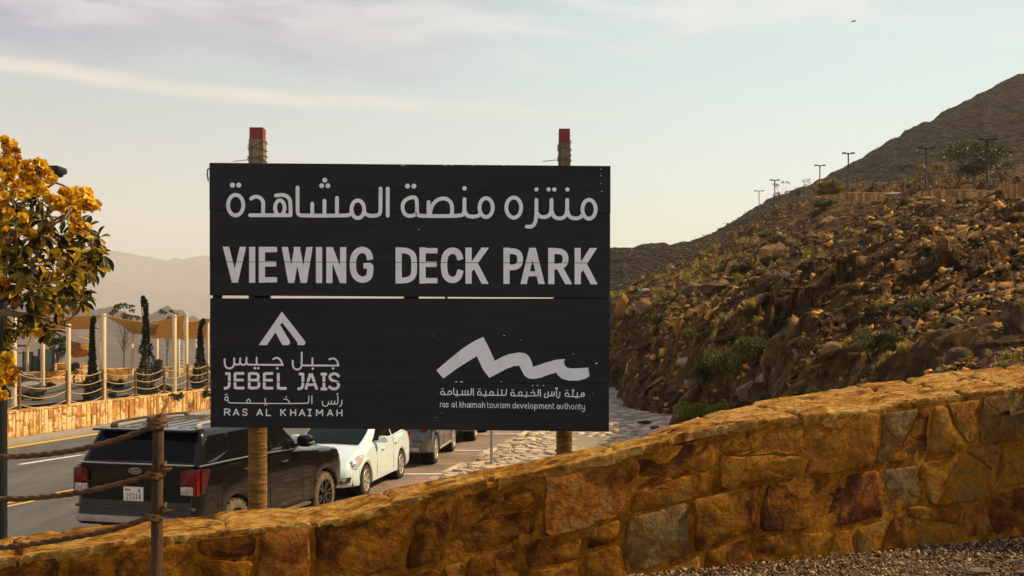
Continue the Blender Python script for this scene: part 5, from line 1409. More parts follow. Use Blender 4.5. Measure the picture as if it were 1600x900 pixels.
    # wheels
    for x in (0, wb):
        for s in (-1, 1): make_wheel(car, x, s * (hw - C['tw'] / 2 - .005), r, C['tw'], C['tyre'], C['rim'], C['spokes'], s, C.get('star', False))
    # gaps between doors
    mb = MB()
    for x, za, zb_ in C.get('seams', []):
        for s in (-1, 1): mb.tube([(x, s * (hw + .001), za), (x, s * (hw + .003), (za + zb_) / 2), (x + .01, s * (hw - .012), zb_)], .0045, 4)
    if mb.v: tag(mb.build('door_gap', m_well, car), kind='stuff')
    return wat
def place_car(car, px, py, fx, fy):
    car.location = (px, py, C_Z); car.rotation_euler = (0, 0, math.atan2(fy, fx))
C_Z = 0.006
def handle(car, x, z, hw, m):
    for s in (-1, 1):
        mb = MB(); mb.bbox((x, s * (hw + .022), z), (.21, .022, .032), .008); mb.bbox((x - .08, s * (hw + .008), z), (.03, .03, .03), .006); mb.bbox((x + .08, s * (hw + .008), z), (.03, .03, .03), .006)
        mb.build('door_handle', m, car, smooth=40)
def mirror(car, x, z, w, m, sz=(.13, .24, .17), trim=None):
    for s in (-1, 1):
        mb = MB(); bm = bmesh.new(); bmesh.ops.create_icosphere(bm, subdivisions=3, radius=.5)
        vs = []
        for q in bm.verts: c = q.co * 2; c = Vector([math.copysign(abs(t) ** .6, t) for t in c]) * .5; vs.append((x + c.x * sz[0], s * (w + .05 + sz[1] / 2) + c.y * sz[1], z + c.z * sz[2]))
        bm.verts.index_update(); mb.add(vs, [[q.index for q in f.verts] for f in bm.faces]); bm.free()
        mb.bbox((x, s * (w + .03), z - sz[2] * .35), (.06, .14, .035), .01)
        o = mb.build('wing_mirror', m, car, smooth=60)
        if trim: mb = MB(); mb.bbox((x + sz[0] * .1, s * (w + .05 + sz[1] / 2), z - sz[2] * .12), (sz[0] * 1.02, sz[1] * .98, .022), .006); mb.build('indicator', trim, o)

# ---------------------------------------------------------------- black SUV
suv = tag(empty('parked_suv'), 'big black dusty SUV parked nearest the camera, seen from behind, with a white number plate', 'car')
S = dict(rwg=m_glassr, rear=-1.12, front=4.02, hw=1.0, wb=3.11, wheel_r=.405, tw=.28, paint=m_black, tyre=m_tyre, rim=m_rimb, spokes=6, star=True, arch=.075,
         sill=[(-1.2, .56), (-.5, .50), (.5, .40), (2.6, .40), (3.6, .48), (4.1, .50)],
         top=[(-1.12, 1.40), (0, 1.385), (1.5, 1.35), (2.25, 1.315), (2.6, 1.28), (3.5, 1.22), (3.85, 1.17), (4.02, 1.10)],
         rear_prof=[(.4, .06), (.55, .0), (.80, .0), (.84, .05), (1.0, .055), (1.2, .06), (1.45, .10)], front_prof=[(.4, .12), (.6, 0), (.9, .02), (1.2, .10)],
         rear_round=.20, rear_taper=.10, front_round=.45, front_taper=.20, crown=.035,
         cab=(-.99, -.72, 1.55, 2.42), roof=(1.875, 1.90, 1.86), cabw=(.975, .835), rw_in=.085, rwcut=.10, ws_in=.09, cab_rear_in=.03,
         windows=[[(-.78, 1.435), (-.12, 1.43), (-.12, 1.80), (-.60, 1.80)], [(-.04, 1.43), (1.02, 1.405), (1.02, 1.81), (-.04, 1.80)], [(1.10, 1.405), (2.10, 1.365), (1.62, 1.78), (1.10, 1.81)]],
         seams=[(1.06, .50, 1.36), (2.2, .50, 1.30), (.32, .85, 1.38)])
wat = build_car(S, suv)
hw = 1.0
for s in (-1, 1):      # bright line under the side glass
    pts = [(-.98, s * .972, 1.405), (0, s * .978, 1.40), (1.0, s * .978, 1.378), (2.2, s * .962, 1.335)]
    mb = MB(); mb.tube(catm(pts, 6), .013, 6); mb.build('window_trim', m_chrome, suv, smooth=60)
    mb = MB(); ys = s * .70
    mb.tube(catm([(-.62, ys, 1.905), (-.50, ys, 1.955), (.4, ys, 1.972), (1.3, ys, 1.955), (1.45, ys, 1.90)], 6), .019, 8); mb.bbox((-.55, ys, 1.925), (.12, .04, .06), .01); mb.bbox((1.4, ys, 1.915), (.1, .04, .05), .01)
    mb.build('roof_rail', m_trim if s > 0 else m_skid, suv, smooth=60)
    mb = MB(); mb.bbox((1.45, s * .98, .385), (1.9, .17, .05), .018); mb.build('running_board', m_tyre, suv, smooth=40)
    # tail light: red wrap with a pale lower block and dark side wedge
    mb = MB(); mb.slab([(-1.085, s * .75, 1.33), (-1.085, s * .75, 1.19), (-1.085, s * .75, 1.165), (-1.085, s * .93, 1.165), (-1.070, s * .93, 1.36), (-1.065, s * .86, 1.37)], .035, (-1, 0, 0)); tl = mb.build('tail_light', m_redl, suv)
    tlo = [(-1.12, s * .925, 1.355), (-1.12, s * .925, 1.02), (-1.04, s * .978, 1.01), (-1.0, s * .992, 1.02), (-1.0, s * .985, 1.37), (-1.05, s * .965, 1.37)]
    mb = MB(); mb.bbox((-1.095, s * .905, 1.18), (.06, .14, .36), .015); mb.bbox((-1.04, s * .972, 1.18), (.12, .05, .36), .015); mb.build('lens', m_redl, tl, smooth=40)
    mb = MB(); mb.slab([(-1.0, s * 1.004, 1.37), (-.80, s * 1.004, 1.365), (-.77, s * 1.004, 1.33), (-.87, s * 1.004, 1.08), (-.92, s * 1.004, 1.02), (-1.0, s * 1.004, 1.01)], .012, (0, s, 0)); mb.build('lens', m_redd, tl)
    mb = MB(); mb.bbox((-1.105, s * .855, 1.075), (.05, .20, .12), .012); mb.build('reversing_lens', m_clearl, tl, smooth=40)
    mb = MB(); mb.bbox((-1.125, s * .80, .66), (.03, .20, .055), .01); mb.build('reflector', m_redd, suv)
handle(suv, .30, 1.225, hw, m_trim); handle(suv, 1.52, 1.19, hw, m_trim); mirror(suv, 2.05, 1.47, .93, m_black, (.16, .27, .20), m_clearl)
mb = MB(); mb.bbox((-1.055, 0, 1.425), (.03, 1.86, .022), .006); mb.build('tailgate_trim', m_chrome, suv)
mb = MB(); mb.bbox((-.76, 0, 1.885), (.36, 1.60, .035), .014); mb.build('spoiler', m_black, suv, smooth=40)
mb = MB(); mb.bbox((-1.12, 0, .64), (.06, 1.84, .10), .025); mb.build('bumper_trim', m_skid, suv, smooth=40)
mb = MB(); mb.bbox((-1.085, 0, .815), (.09, 1.90, .04), .015); mb.build('bumper_step', m_trim, suv, smooth=40)
mb = MB()
for y in np.linspace(-.5, .5, 6): mb.tube([(-.45, y, 1.905 + .03 * (1 - (y / .83) ** 2)), (.4, y, 1.93 + .03 * (1 - (y / .83) ** 2)), (1.3, y, 1.905 + .03 * (1 - (y / .83) ** 2))], .008, 5)
tag(mb.build('roof_rib', m_trim, suv), kind='stuff')
mb = MB(); mb.slab([(-1.066, .88, 1.405), (-1.066, .90, 1.01), (-1.066, .86, .90), (-1.066, -.86, .90), (-1.066, -.90, 1.01), (-1.066, -.88, 1.405)], .006, (-1, 0, 0)); mb.build('tailgate', m_black, suv)
def face_text(par, size, centre, s, chars, hwp, m, name='plate_lettering'):
    """strokes on a car's rear face: y axis runs right-to-left seen from behind"""
    mb = MB()
    for pts in chars:
        for i in range(len(pts) - 1):
            a, b = Vector(pts[i]), Vector(pts[i + 1]); d = (b - a).normalized(); n_ = Vector((-d.y, d.x)) * hwp; a = a - d * hwp * .8; b = b + d * hwp * .8
            W = lambda p: (centre[0] - .0012 * (1 + (i % 3) * .3), centre[1] - (p.x - .5) * size[0], centre[2] + (p.y - .5) * size[1])
            mb.add([W(a - n_), W(b - n_), W(b + n_), W(a + n_)], [(0, 1, 2, 3)])
    return mb.build(name, m, par, fix=False)
mb = MB(); mb.bbox((-1.082, .02, 1.0), (.02, .32, .20), .006); plate = mb.build('number_plate', m_plate, suv)
DG = {'2': [(0, .85), (.3, 1), (.8, .95), (.95, .7), (0, 0), (1, 0)], '3': [(0, 1), (1, 1), (.5, .6), (.95, .4), (.9, .08), (.5, 0), (0, .1)], '1': [(.3, .8), (.55, 1), (.55, 0)], '4': [(.75, 0), (.75, 1), (0, .3), (1, .3)]}
chars = []
for k, c in enumerate('23314'): chars.append([(.16 + k * .155 + x * .10, .10 + y * .42) for x, y in DG[c]])
chars += [[(.78, .62), (.78, .86)], [(.86, .86), (.79, .74), (.87, .62)], [(.03, .22), (.07, .22)]]
for k in range(5): x = .10 + k * .05; chars.append([(x, .74), (x, .86)] if k % 2 else [(x, .76), (x + .02, .84), (x + .04, .76)])
face_text(plate, (.32, .20), (-1.0925, .02, 1.0), 1, chars, .017, m_ink)
mb = MB()
def ell(mb, cx_, cy_, cz_, ry, rz, t): mb.slab([(cx_, cy_ + ry * math.cos(a), cz_ + rz * math.sin(a)) for a in np.linspace(0, 2 * math.pi, 28, endpoint=False)], t, (-1, 0, 0))
ell(mb, -1.068, .0, 1.325, .108, .045, .012); bd = mb.build('badge', m_chrome, suv)
mb = MB(); ell(mb, -1.0805, .0, 1.325, .097, .036, .003); mb.build('badge_face', m_blue, bd)
# script on the badge: F o r d in joined handwriting
scr = [[(.10, .15), (.22, .1), (.28, .75), (.20, .92), (.10, .8)], [(.24, .92), (.46, .95)], [(.20, .52), (.36, .55)], [(.46, .55), (.38, .35), (.42, .12), (.54, .15), (.58, .4), (.50, .58), (.46, .55)], [(.60, .15), (.63, .55), (.70, .52)], [(.88, .5), (.78, .45), (.76, .15), (.86, .12), (.92, .95)], [(.86, .12), (.97, .2)]]
face_text(bd, (.15, .052), (-1.0845, .0, 1.325), 1, scr, .03, m_chrome, 'script')
mb = MB(); mb.bbox((-1.072, -.78, 1.0 - .07), (.008, .0, .0), .001) if False else None
place_car(suv, -5.06, 16.45, .26, .966)

# ---------------------------------------------------------------- white saloon, nose toward the camera
sal = tag(empty('parked_saloon'), 'white saloon parked nose to nose with the black SUV under the sign', 'car')
Wt = dict(rear=-.95, front=3.42, hw=.845, wb=2.6, wheel_r=.315, tw=.20, paint=m_white, tyre=m_tyre2, rim=m_rims, spokes=8, arch=.05, glass=m_glass, wsg=m_glassg,
          sill=[(-1, .30), (-.4, .24), (.4, .21), (2.2, .21), (3.0, .24), (3.45, .26)],
          top=[(-.95, .98), (-.6, 1.03), (0, 1.03), (1.4, .98), (2.2, .96), (2.45, .945), (2.9, .88), (3.2, .79), (3.42, .66)],
          rear_prof=[(.2, .07), (.4, 0), (.7, .0), (1.0, .10)], front_prof=[(.2, .10), (.35, 0), (.55, .0), (.7, .10), (.85, .16)],
          rear_round=.35, rear_taper=.18, front_round=.85, front_taper=.34, crown=.05,
          cab=(-.55, -.02, 1.30, 2.42), roof=(1.44, 1.50, 1.455), cabw=(.79, .60), ws_in=.05,
          windows=[[(-.12, 1.07), (.58, 1.03), (.58, 1.40), (.18, 1.40)], [(.66, 1.03), (1.95, 1.0), (1.25, 1.38), (.66, 1.41)]], seams=[(.62, .32, 1.0), (1.86, .30, .97)])
build_car(Wt, sal); handle(sal, .42, .86, .845, m_white); handle(sal, 1.42, .82, .845, m_white); mirror(sal, 1.78, 1.05, .80, m_white, (.12, .20, .14))
for s in (-1, 1):
    mb = MB()      # headlight swept back round the corner
    pts = [(3.335, s * .47, .60), (3.27, s * .66, .575), (3.05, s * .80, .60), (2.86, s * .832, .70), (2.72, s * .82, .845), (2.88, s * .765, .83), (3.10, s * .68, .745), (3.27, s * .56, .665)]
    c = Vector((3.08, s * .70, .70)); up_ = Vector((.55, s * .55, .42)).normalized()
    vs = [Vector(p) + up_ * .018 for p in pts] + [Vector(p) - up_ * .05 for p in pts]; n = len(pts); vs.append(c + up_ * .05)
    mb.add(vs, [(i, (i + 1) % n, 2 * n) for i in range(n)] + [(i, (i + 1) % n, n + (i + 1) % n, n + i) for i in range(n)]); hl = mb.build('headlight', m_clearl, sal, smooth=60)
    mb = MB(); mb.lathe([(.05, -.01), (.06, .01), (.045, .018), (.001, .012)], 16, 'z'); o = mb.build('lamp', m_chrome, hl, smooth=50); o.location = Vector((3.10, s * .70, .68)) + up_ * .04; o.rotation_euler = up_.to_track_quat('Z', 'Y').to_euler()
    mb = MB(); q = [Vector((3.435, s * .44, .43)), Vector((3.375, s * .62, .45)), Vector((3.235, s * .735, .46)), Vector((3.28, s * .715, .35)), Vector((3.40, s * .56, .32))]; n_ = Vector((.8, s * .6, 0)).normalized(); mb.slab([p + n_ * .012 for p in q], .012, n_); mb.build('fog_light_recess', m_trim, sal)
    mb = MB(); mb.bbox((-.86, s * .76, .86), (.16, .12, .22), .02); mb.build('tail_light', m_redl, sal, smooth=40)
mb = MB(); mb.slab([(3.40, -.36, .62), (3.40, .36, .62), (3.42, .26, .47), (3.42, -.26, .47)], .025, (1, 0, 0)); gr_ = mb.build('grille', m_trim, sal)
mb = MB()
for z in (.51, .55, .59): mb.bbox((3.445, 0, z), (.012, .56, .010), .003)
mb.build('grille_bar', m_chrome, gr_)
mb = MB(); mb.slab([(3.405, -.42, .40), (3.405, .42, .40), (3.40, .36, .30), (3.40, -.36, .30)], .02, (1, 0, 0)); mb.build('air_intake', m_trim, sal)
mb = MB(); mb.bbox((2.40, -.34, .99), (.10, .20, .012), .003, Matrix.Rotation(R(-25), 3, 'Y')); mb.build('dashboard_sticker', m_led, sal)
place_car(sal, -3.30, 24.39, -.166, -.986)

# ---------------------------------------------------------------- grey crossover
cro = tag(empty('parked_crossover'), 'grey crossover parked behind the white saloon, rear end showing under the sign', 'car')
Gt = dict(rear=-.95, front=3.55, hw=.905, wb=2.70, wheel_r=.36, tw=.225, paint=m_grey, tyre=m_tyre2, rim=m_rims, spokes=10, arch=.06,
          sill=[(-1, .36), (-.4, .30), (.4, .27), (2.3, .27), (3.6, .34)], top=[(-.95, 1.03), (0, 1.06), (1.5, 1.03), (2.3, 1.0), (2.7, .97), (3.3, .86), (3.55, .74)],
          rear_prof=[(.3, .08), (.45, 0), (.68, .0), (.74, .07), (1.05, .12)], front_prof=[(.3, .1), (.5, 0), (.9, .1)], rear_round=.42, rear_taper=.22, front_round=.6, front_taper=.28,
          cab=(-.78, -.42, 1.35, 2.35), roof=(1.58, 1.66, 1.60), cabw=(.85, .66), windows=[[(-.45, 1.12), (.15, 1.09), (.15, 1.50), (-.15, 1.50)], [(.22, 1.09), (1.05, 1.07), (1.05, 1.55), (.22, 1.54)], [(1.12, 1.07), (1.95, 1.04), (1.38, 1.50), (1.12, 1.54)]], seams=[(1.08, .4, 1.04), (2.0, .4, 1.02)])
build_car(Gt, cro); handle(cro, .30, .93, .905, m_grey); handle(cro, 1.25, .91, .905, m_grey); mirror(cro, 1.95, 1.12, .84, m_grey)
for s in (-1, 1):
    mb = MB(); mb.bbox((-.85, s * .76, .95), (.14, .22, .16), .03); mb.build('tail_light', m_redl, cro, smooth=40)
    mb = MB(); mb.bbox((-.955, s * .60, .64), (.03, .24, .04), .008); mb.build('reflector', m_redl, cro)
    mb = MB(); mb.bbox((1.35, s * .91, .33), (1.8, .03, .05), .012); mb.build('sill_trim', m_skid, cro)
mb = MB(); mb.bbox((-.945, 0, .44), (.05, 1.3, .10), .02); mb.build('bumper_trim', m_skid, cro, smooth=40)
mb = MB(); mb.bbox((-.885, 0, .86), (.012, .34, .11), .004); mb.build('number_plate', m_plate, cro)
place_car(cro, -2.77, 27.0, .107, .994)

# further cars in the row, mostly hidden by the sign
def plain_car(base, paint_, name, label, px, py, fx, fy):
    car = tag(empty(name), label, 'car'); D_ = dict(base); D_['paint'] = paint_; build_car(D_, car)
    for s in (-1, 1): mb = MB(); mb.bbox((base['rear'] + .10, s * (base['hw'] - .10), base['top'][0][1] - .10), (.14, .14, .16), .02); mb.build('tail_light', m_redl, car, smooth=40)
    mb = MB(); mb.bbox((base['rear'] - .0, 0, .48), (.06, 1.3, .10), .02); mb.build('bumper_trim', m_trim, car, smooth=40)
    mirror(car, 1.85, 1.12, base['hw'] - .07, paint_); place_car(car, px, py, fx, fy); return car
plain_car(Gt, m_dkcar, 'parked_car', 'dark car just beyond the grey crossover, only its low tail showing', -1.98, 32.5, .10, .995)
plain_car(Wt, m_silver, 'parked_car', 'pale car farthest along the row, a sliver showing below the sign', -1.30, 38.9, .12, .993)
C_Z = 0.62
sc_ = plain_car(Wt, m_dkcar, 'parked_car', 'dark car in the park behind the left wall, partly behind the yellow tree', -21.4, 42.5, .93, -.36)
for ch in sc_.children:
    if ch.name.startswith('cabin') or ch.name.startswith('body'): pass
# ================================================================== left stone wall by the road
m_lstone = mat('yellow_wall_stone', [(0.40, 0.17, 0.035), (0.62, 0.34, 0.09), (0.76, 0.50, 0.20), (0.80, 0.60, 0.32), (0.46, 0.19, 0.04)], rough=0.85, scale=3.5, bump=1.2, bump_scale=14, rnd='object', rnd_amt=0.45, bump_dist=.03)
m_lstone_i = mat('yellow_wall_stones', [(0.40, 0.17, 0.035), (0.62, 0.34, 0.09), (0.76, 0.50, 0.20), (0.80, 0.60, 0.32), (0.46, 0.19, 0.04)], rough=0.85, scale=3.5, bump=1.2, bump_scale=14, rnd='island', rnd_amt=0.45, bump_dist=.03)
m_lmort = mat('pale_mortar', [(0.34, 0.20, 0.09), (0.46, 0.30, 0.15)], rough=0.9, scale=6)
m_hstone = mat('brown_wall_stones', [(0.26, 0.115, 0.025), (0.44, 0.22, 0.055), (0.58, 0.33, 0.10)], rough=0.9, scale=2, bump=1.2, bump_scale=8, rnd='island', rnd_amt=0.5, bump_dist=.05)
def stone_wall_along(path, name, label, h0, th, w_rng, m_st, parts, rowsplit=(1,), seed=3, mort=None, cap=True):
    """wall along a plan path [(x, y, zbase, ztop)], face to the right of travel; stones are upright pieces"""
    r_ = random.Random(seed); root = tag(empty(name, (path[0][0], path[0][1], path[0][2])), label, 'wall'); O = -Vector(root.location)
    L_ = [0]
    for i in range(1, len(path)): L_.append(L_[-1] + math.hypot(path[i][0] - path[i - 1][0], path[i][1] - path[i - 1][1]))
    def at(s):
        k = max(0, min(len(path) - 2, int(np.searchsorted(L_, s) - 1))); f = (s - L_[k]) / (L_[k + 1] - L_[k]); a, b = path[k], path[k + 1]
        p = [a[i] + (b[i] - a[i]) * f for i in range(4)]; d = Vector((b[0] - a[0], b[1] - a[1], 0)).normalized(); n_ = Vector((d.y, -d.x, 0)); return p, d, n_
    rows = []
    n = int(L_[-1] / .5) + 2
    for i in range(n):
        p, d, nn = at(L_[-1] * i / (n - 1)); c = Vector((p[0], p[1], 0)) + O
        rows.append([c + nn * 0 + Vector((0, 0, p[2] - .15)), c + Vector((0, 0, p[3] - .03)), c - nn * th + Vector((0, 0, p[3] - .03)), c - nn * th + Vector((0, 0, p[2] - .6))])
    mb = MB(); mb.grid(rows)
    for e in (0, -1): mb.add(rows[e], [(0, 1, 2, 3)])
    mb.build('core', mort or m_lmort, root)
    s = 0; big = MB(); cnt = 0
    while s < L_[-1] - .05:
        w = r_.uniform(*w_rng); p, d, nn = at(min(L_[-1] - .01, s + w / 2)); H = p[3] - p[2]
        cuts = [0] + sorted(r_.uniform(.3, .7) for _ in range(r_.choice(rowsplit))) + [1]
        for i in range(len(cuts) - 1):
            z0, z1 = p[2] + H * cuts[i] + .012, p[2] + H * cuts[i + 1] - .012; pr_ = r_.uniform(.012, .05); g_ = .012; j = lambda: r_.uniform(-.02, .02)
            top = i == len(cuts) - 2
            if top: z1 += r_.uniform(-.05, .05)
            out = [(-w / 2 + g_ + j(), z0 + abs(j())), (0, z0 - .003), (w / 2 - g_ + j(), z0 + abs(j())), (w / 2 - g_ + j() * .5, (z0 + z1) / 2), (w / 2 - g_ - abs(j()), z1 - abs(j())), (j(), z1), (-w / 2 + g_ + abs(j()), z1 - abs(j())), (-w / 2 + g_ - j() * .5, (z0 + z1) / 2)]
            cx_, cz_ = 0, (z0 + z1) / 2; c = Vector((p[0], p[1], 0)) + O
            v = []
            for k, y in ((1, -.06), (1, pr_ * .5), (.72, pr_)):
                for (a, z) in out: v.append(c + d * (a * k) + nn * y + Vector((0, 0, cz_ + (z - cz_) * k)))
            v.append(c + nn * (pr_ + .004) + Vector((0, 0, cz_)))
            f = [(a * 8 + b, a * 8 + (b + 1) % 8, (a + 1) * 8 + (b + 1) % 8, (a + 1) * 8 + b) for a in range(2) for b in range(8)] + [(16 + b, 16 + (b + 1) % 8, 24) for b in range(8)]
            if parts and cnt < 300: mb = MB(); mb.add(v, f); mb.build('stone', m_st[0], root); cnt += 1
            else: big.add(v, f)
        if cap:
            c = Vector((p[0], p[1], p[3])) + O; rot = Matrix.Rotation(math.atan2(d.y, d.x), 3, 'Z')
            m_c = big if not parts or cnt >= 300 else None; hh = r_.uniform(.03, .07)
            if m_c is not None: m_c.bbox(c - nn * th / 2 + Vector((0, 0, 0)), (w * .96, th + .06, hh), .012, rot)
            else: mb = MB(); mb.bbox(c - nn * th / 2, (w * .96, th + .06, hh), .012, rot); mb.build('cap_stone', m_st[0], root)
        s += w
    if big.v: tag(big.build('stonework', m_st[1], root), kind='stuff')
    return root
lw = [(Wf(y), y, .10, z) for y, z in ((24, .84), (31, .86), (37, .87), (43, .87), (50, .86), (57, .85), (68, .85))]
stone_wall_along(lw, 'roadside_wall', 'low wall of upright sunlit yellow stones along the far pavement on the left', 0, .38, (.09, .30), (m_lstone, m_lstone_i), True, (0, 0, 1), 4)
# the park behind: terrace, kerbed beds, inner road
m_park = mat('park_paving', [(0.22, 0.17, 0.12), (0.34, 0.27, 0.19), (0.42, 0.34, 0.24)], rough=0.95, scale=.5, bump=.5, bump_scale=8)
rows = []
for y in np.linspace(14, 74, 60): rows.append([(Wf(y) - .3 - t, y, .60 + .05 * float(vnoise(t / 3, y / 3))) for t in np.linspace(0, 60, 40)])
mb = MB(); mb.grid(rows); tag(mb.build('park_ground', m_park, smooth=60), kind='structure')
rows = []
for y in np.linspace(30, 58, 30): rows.append([(Wf(y) - 3.2 - t, y + t * .25, .665) for t in (0, 7.5)])
mb = MB(); mb.grid(rows); tag(mb.build('park_road', m_asphalt), kind='structure')

# ---- shade sail posts and sails
m_cpost = mat('cream_post_paint', [(0.62, 0.46, 0.26), (0.72, 0.56, 0.34)], rough=0.45, scale=2)
m_sail = mat('tan_shade_cloth', [(0.58, 0.38, 0.15), (0.66, 0.45, 0.19)], rough=0.9, scale=1.5)
nt = m_sail.node_tree; _b = nt.nodes['Principled BSDF']; _t = nt.nodes.new('ShaderNodeBsdfTranslucent'); _m = nt.nodes.new('ShaderNodeMixShader'); _m.inputs[0].default_value = .45
nt.links.new(_b.inputs['Base Color'].links[0].from_socket, _t.inputs[0]); nt.links.new(_b.outputs[0], _m.inputs[1]); nt.links.new(_t.outputs[0], _m.inputs[2]); nt.links.new(_m.outputs[0], nt.nodes['Material Output'].inputs[0])
ZG = .62
def dist_base(v, z=ZG): return F * (CZ - z) / (v - HV)
POSTS = [(21.7, 497, 637, 9.4, 'thick cream shade post just right of the lamp pole at the left edge'), (67, 525, 604, 7.0, 'short cream shade post below the tree branch, second row'), (107, 506, 634, 7.8, 'cream shade post between the small tree and the first cypress'),
         (162, 490, 629, 8.6, 'tall cream shade post right of the first cypress'), (157, 535, 600, 6.0, 'brownish shade post hidden close behind the tall post by the first cypress'), (206, 523, 607, 6.6, 'short shade post left of the tallest cypress'), (245, 527, 592, 6.0, 'short shade post right of the tallest cypress'),
         (272.5, 491, 617, 7.6, 'left one of the pair of tall bright posts'), (279, 528, 590, 5.0, 'far short shade post between the pair of tall bright posts'), (291, 489.5, 613, 7.0, 'right one of the pair of tall bright posts'), (306, 530, 590, 5.2, 'far short shade post beside the third cypress'),
         (324.5, 496, 610, 5.5, 'cream shade post touching the left edge of the sign board'), (-40, 500, 650, 9, 'x'), (350, 505, 606, 6, 'x')]
PT = []
for (u, vt, vb, w, lab) in POSTS:
    D_ = dist_base(vb); p = P(u, vt, D_); r_ = w * .88 * D_ / F / 2; PT.append(Vector((p.x, p.y, p.z)))
    if lab == 'x' : continue
    root = tag(empty('shade_post', (p.x, p.y, ZG - .02)), lab, 'post', 'posts carrying the shade sails'); h = p.z - ZG
    mb = MB(); mb.lathe([(r_, 0), (r_, h), (r_ * .8, h + .02), (.001, h + .02)], 16, 'z'); mb.build('shaft', m_cpost, root, smooth=50)
    mb = MB(); mb.lathe([(r_ * 1.9, 0), (r_ * 1.9, .03), (r_ * 1.1, .04)], 16, 'z'); mb.tube([(0, 0, h - .06), (r_ * 1.6, -r_, h - .06)], .02, 6); tag(mb.build('fitting', m_cpost, root), kind='stuff')
def sail(corners, label, sag=.35):
    """hypar cloth between four corner points with curved-in edges"""
    A, B, Cc, Dd = [Vector(c) for c in corners]; n = 14; rows = []
    cen = (A + B + Cc + Dd) / 4
    for i in range(n + 1):
        row = []
        for j in range(n + 1):
            s_, t = i / n, j / n; p = A * (1 - s_) * (1 - t) + B * s_ * (1 - t) + Cc * s_ * t + Dd * (1 - s_) * t
            e = 4 * max(s_ * (1 - s_) * (abs(2 * t - 1) ** 2), t * (1 - t) * (abs(2 * s_ - 1) ** 2))
            q = p.lerp(cen, .13 * e); q.z = p.z + (cen.z - p.z) * .10 * e; row.append(q)
        rows.append(row)
    mb = MB(); mb.grid(rows); o = mb.build('shade_sail', m_sail, smooth=180); tag(o, label, 'shade sail')
    md = o.modifiers.new('t', 'SOLIDIFY'); md.thickness = .012; return o
dn = Vector((0, 0, -.06))
sail([PT[3] + dn, P(-20, 497, 44), P(-20, 516, 52), P(157, 514, 47)], 'tan shade sail left of the tall post, meeting the tree branch')
sail([P(60, 512, 52), P(76, 511, 50), P(158, 536, 55), P(150, 531, 57)], 'narrow drooping edge of a tan shade sail behind the small tree')
sail([PT[3] + dn, P(250, 506, 50), PT[6] + Vector((0, 0, .05)), PT[5] + Vector((0, 0, .05))], 'tan shade sail stretching down from the tall post to the short posts')
sail([PT[9] + dn, P(196, 509, 56), P(238, 529, 58), P(292, 530, 54)], 'large tan shade sail falling left from the pair of tall posts')
sail([PT[9] + Vector((0, 0, -.35)), P(328, 497, 47), P(332, 532, 50), P(292, 529, 56)], 'tan shade sail between the pair of tall posts and the sign board')
sail([P(-60, 520, 50), P(12, 528, 47), P(35, 523, 50), P(10, 517, 60)], 'small tan shade sail corner seen past the lamp pole at the left edge')

# ---- rope fence on the wall
m_iron = mat('brown_fence_post', [(0.10, 0.055, 0.03), (0.18, 0.10, 0.055)], rough=0.8, scale=3)
m_rope2 = mat('pale_rope', [(0.40, 0.26, 0.12), (0.54, 0.37, 0.19)], rough=0.95, scale=9)
fr = tag(empty('rope_fence', (Wf(34) - .5, 34, .8)), 'long low rope fence with four pale ropes on top of the sunlit roadside wall', 'rope fence'); FO2 = -Vector(fr.location)
FP = [(-28, 585, 660), (30, 582, 648), (104, 579, 639), (160, 577, 632), (211, 580, 626), (256, 574, 621), (293, 569, 616), (324, 568, 612), (352, 566, 609), (380, 565, 606), (405, 563, 604)]
tops = []
for (u, vt, vb) in FP:
    k = (u - CX) / F; ys = np.linspace(20, 75, 2200); D_ = float(ys[np.argmin(np.abs(np.array([Wf(y) for y in ys]) - .30 - k * ys))]); zt = P(u, vt, D_).z; b = Vector((D_ * k, D_, .80)); t_ = Vector((D_ * k, D_, zt)); tops.append((b, t_))
    mb = MB(); mb.tube([b + FO2, b.lerp(t_, .5) + FO2 + Vector((.01, 0, 0)), t_ + FO2], [.055, .05, .048], 8); mb.build('post', m_iron, fr, smooth=60)
for i in range(len(tops) - 1):
    for k in range(4):
        f = .95 - k * .25; a = tops[i][0].lerp(tops[i][1], f); b = tops[i + 1][0].lerp(tops[i + 1][1], f)
        mb = MB(); pts = []
        for t in np.linspace(0, 1, 11): q = a.lerp(b, t); q.z -= .20 * 4 * t * (1 - t) * (b - a).length / 2.6; pts.append(q + FO2)
        mb.tube(pts, .015, 5); mb.build('rope', m_rope2, fr, smooth=60)

# ---- cypress trees
m_cyp = leaf_mat('cypress_foliage', [(0.008, 0.016, 0.008), (0.018, 0.032, 0.014), (0.035, 0.052, 0.02)], .12, rnd_amt=.6)
m_bark = mat('tree_bark', [(0.10, 0.065, 0.04), (0.20, 0.14, 0.09)], rough=.9, scale=6, bump=1, bump_scale=20)
m_planter = mat('planter_dark', [(0.02, 0.03, 0.035), (0.04, 0.05, 0.05)], rough=.7, scale=3)
def leaf_cloud(n, sampler, size, seed, asp=.45):
    """n small two-triangle leaves; sampler(rng) -> (pos, outward dir)"""
    g = np.random.default_rng(seed); V = np.zeros((n * 4, 3)); 
    for i in range(n):
        p, o = sampler(g); d = o + g.normal(0, .5, 3); d /= np.linalg.norm(d) + 1e-9; s = g.normal(0, 1, 3); s -= d * s.dot(d); s /= np.linalg.norm(s) + 1e-9; nn = np.cross(d, s)
        L_ = size * g.uniform(.6, 1.3); w_ = L_ * asp
        V[i * 4] = p; V[i * 4 + 1] = p + d * L_ * .5 + s * w_ * .5; V[i * 4 + 2] = p + d * L_; V[i * 4 + 3] = p + d * L_ * .5 - s * w_ * .5 + nn * w_ * .2
    Fq = np.arange(n * 4).reshape(n, 4); return V, Fq
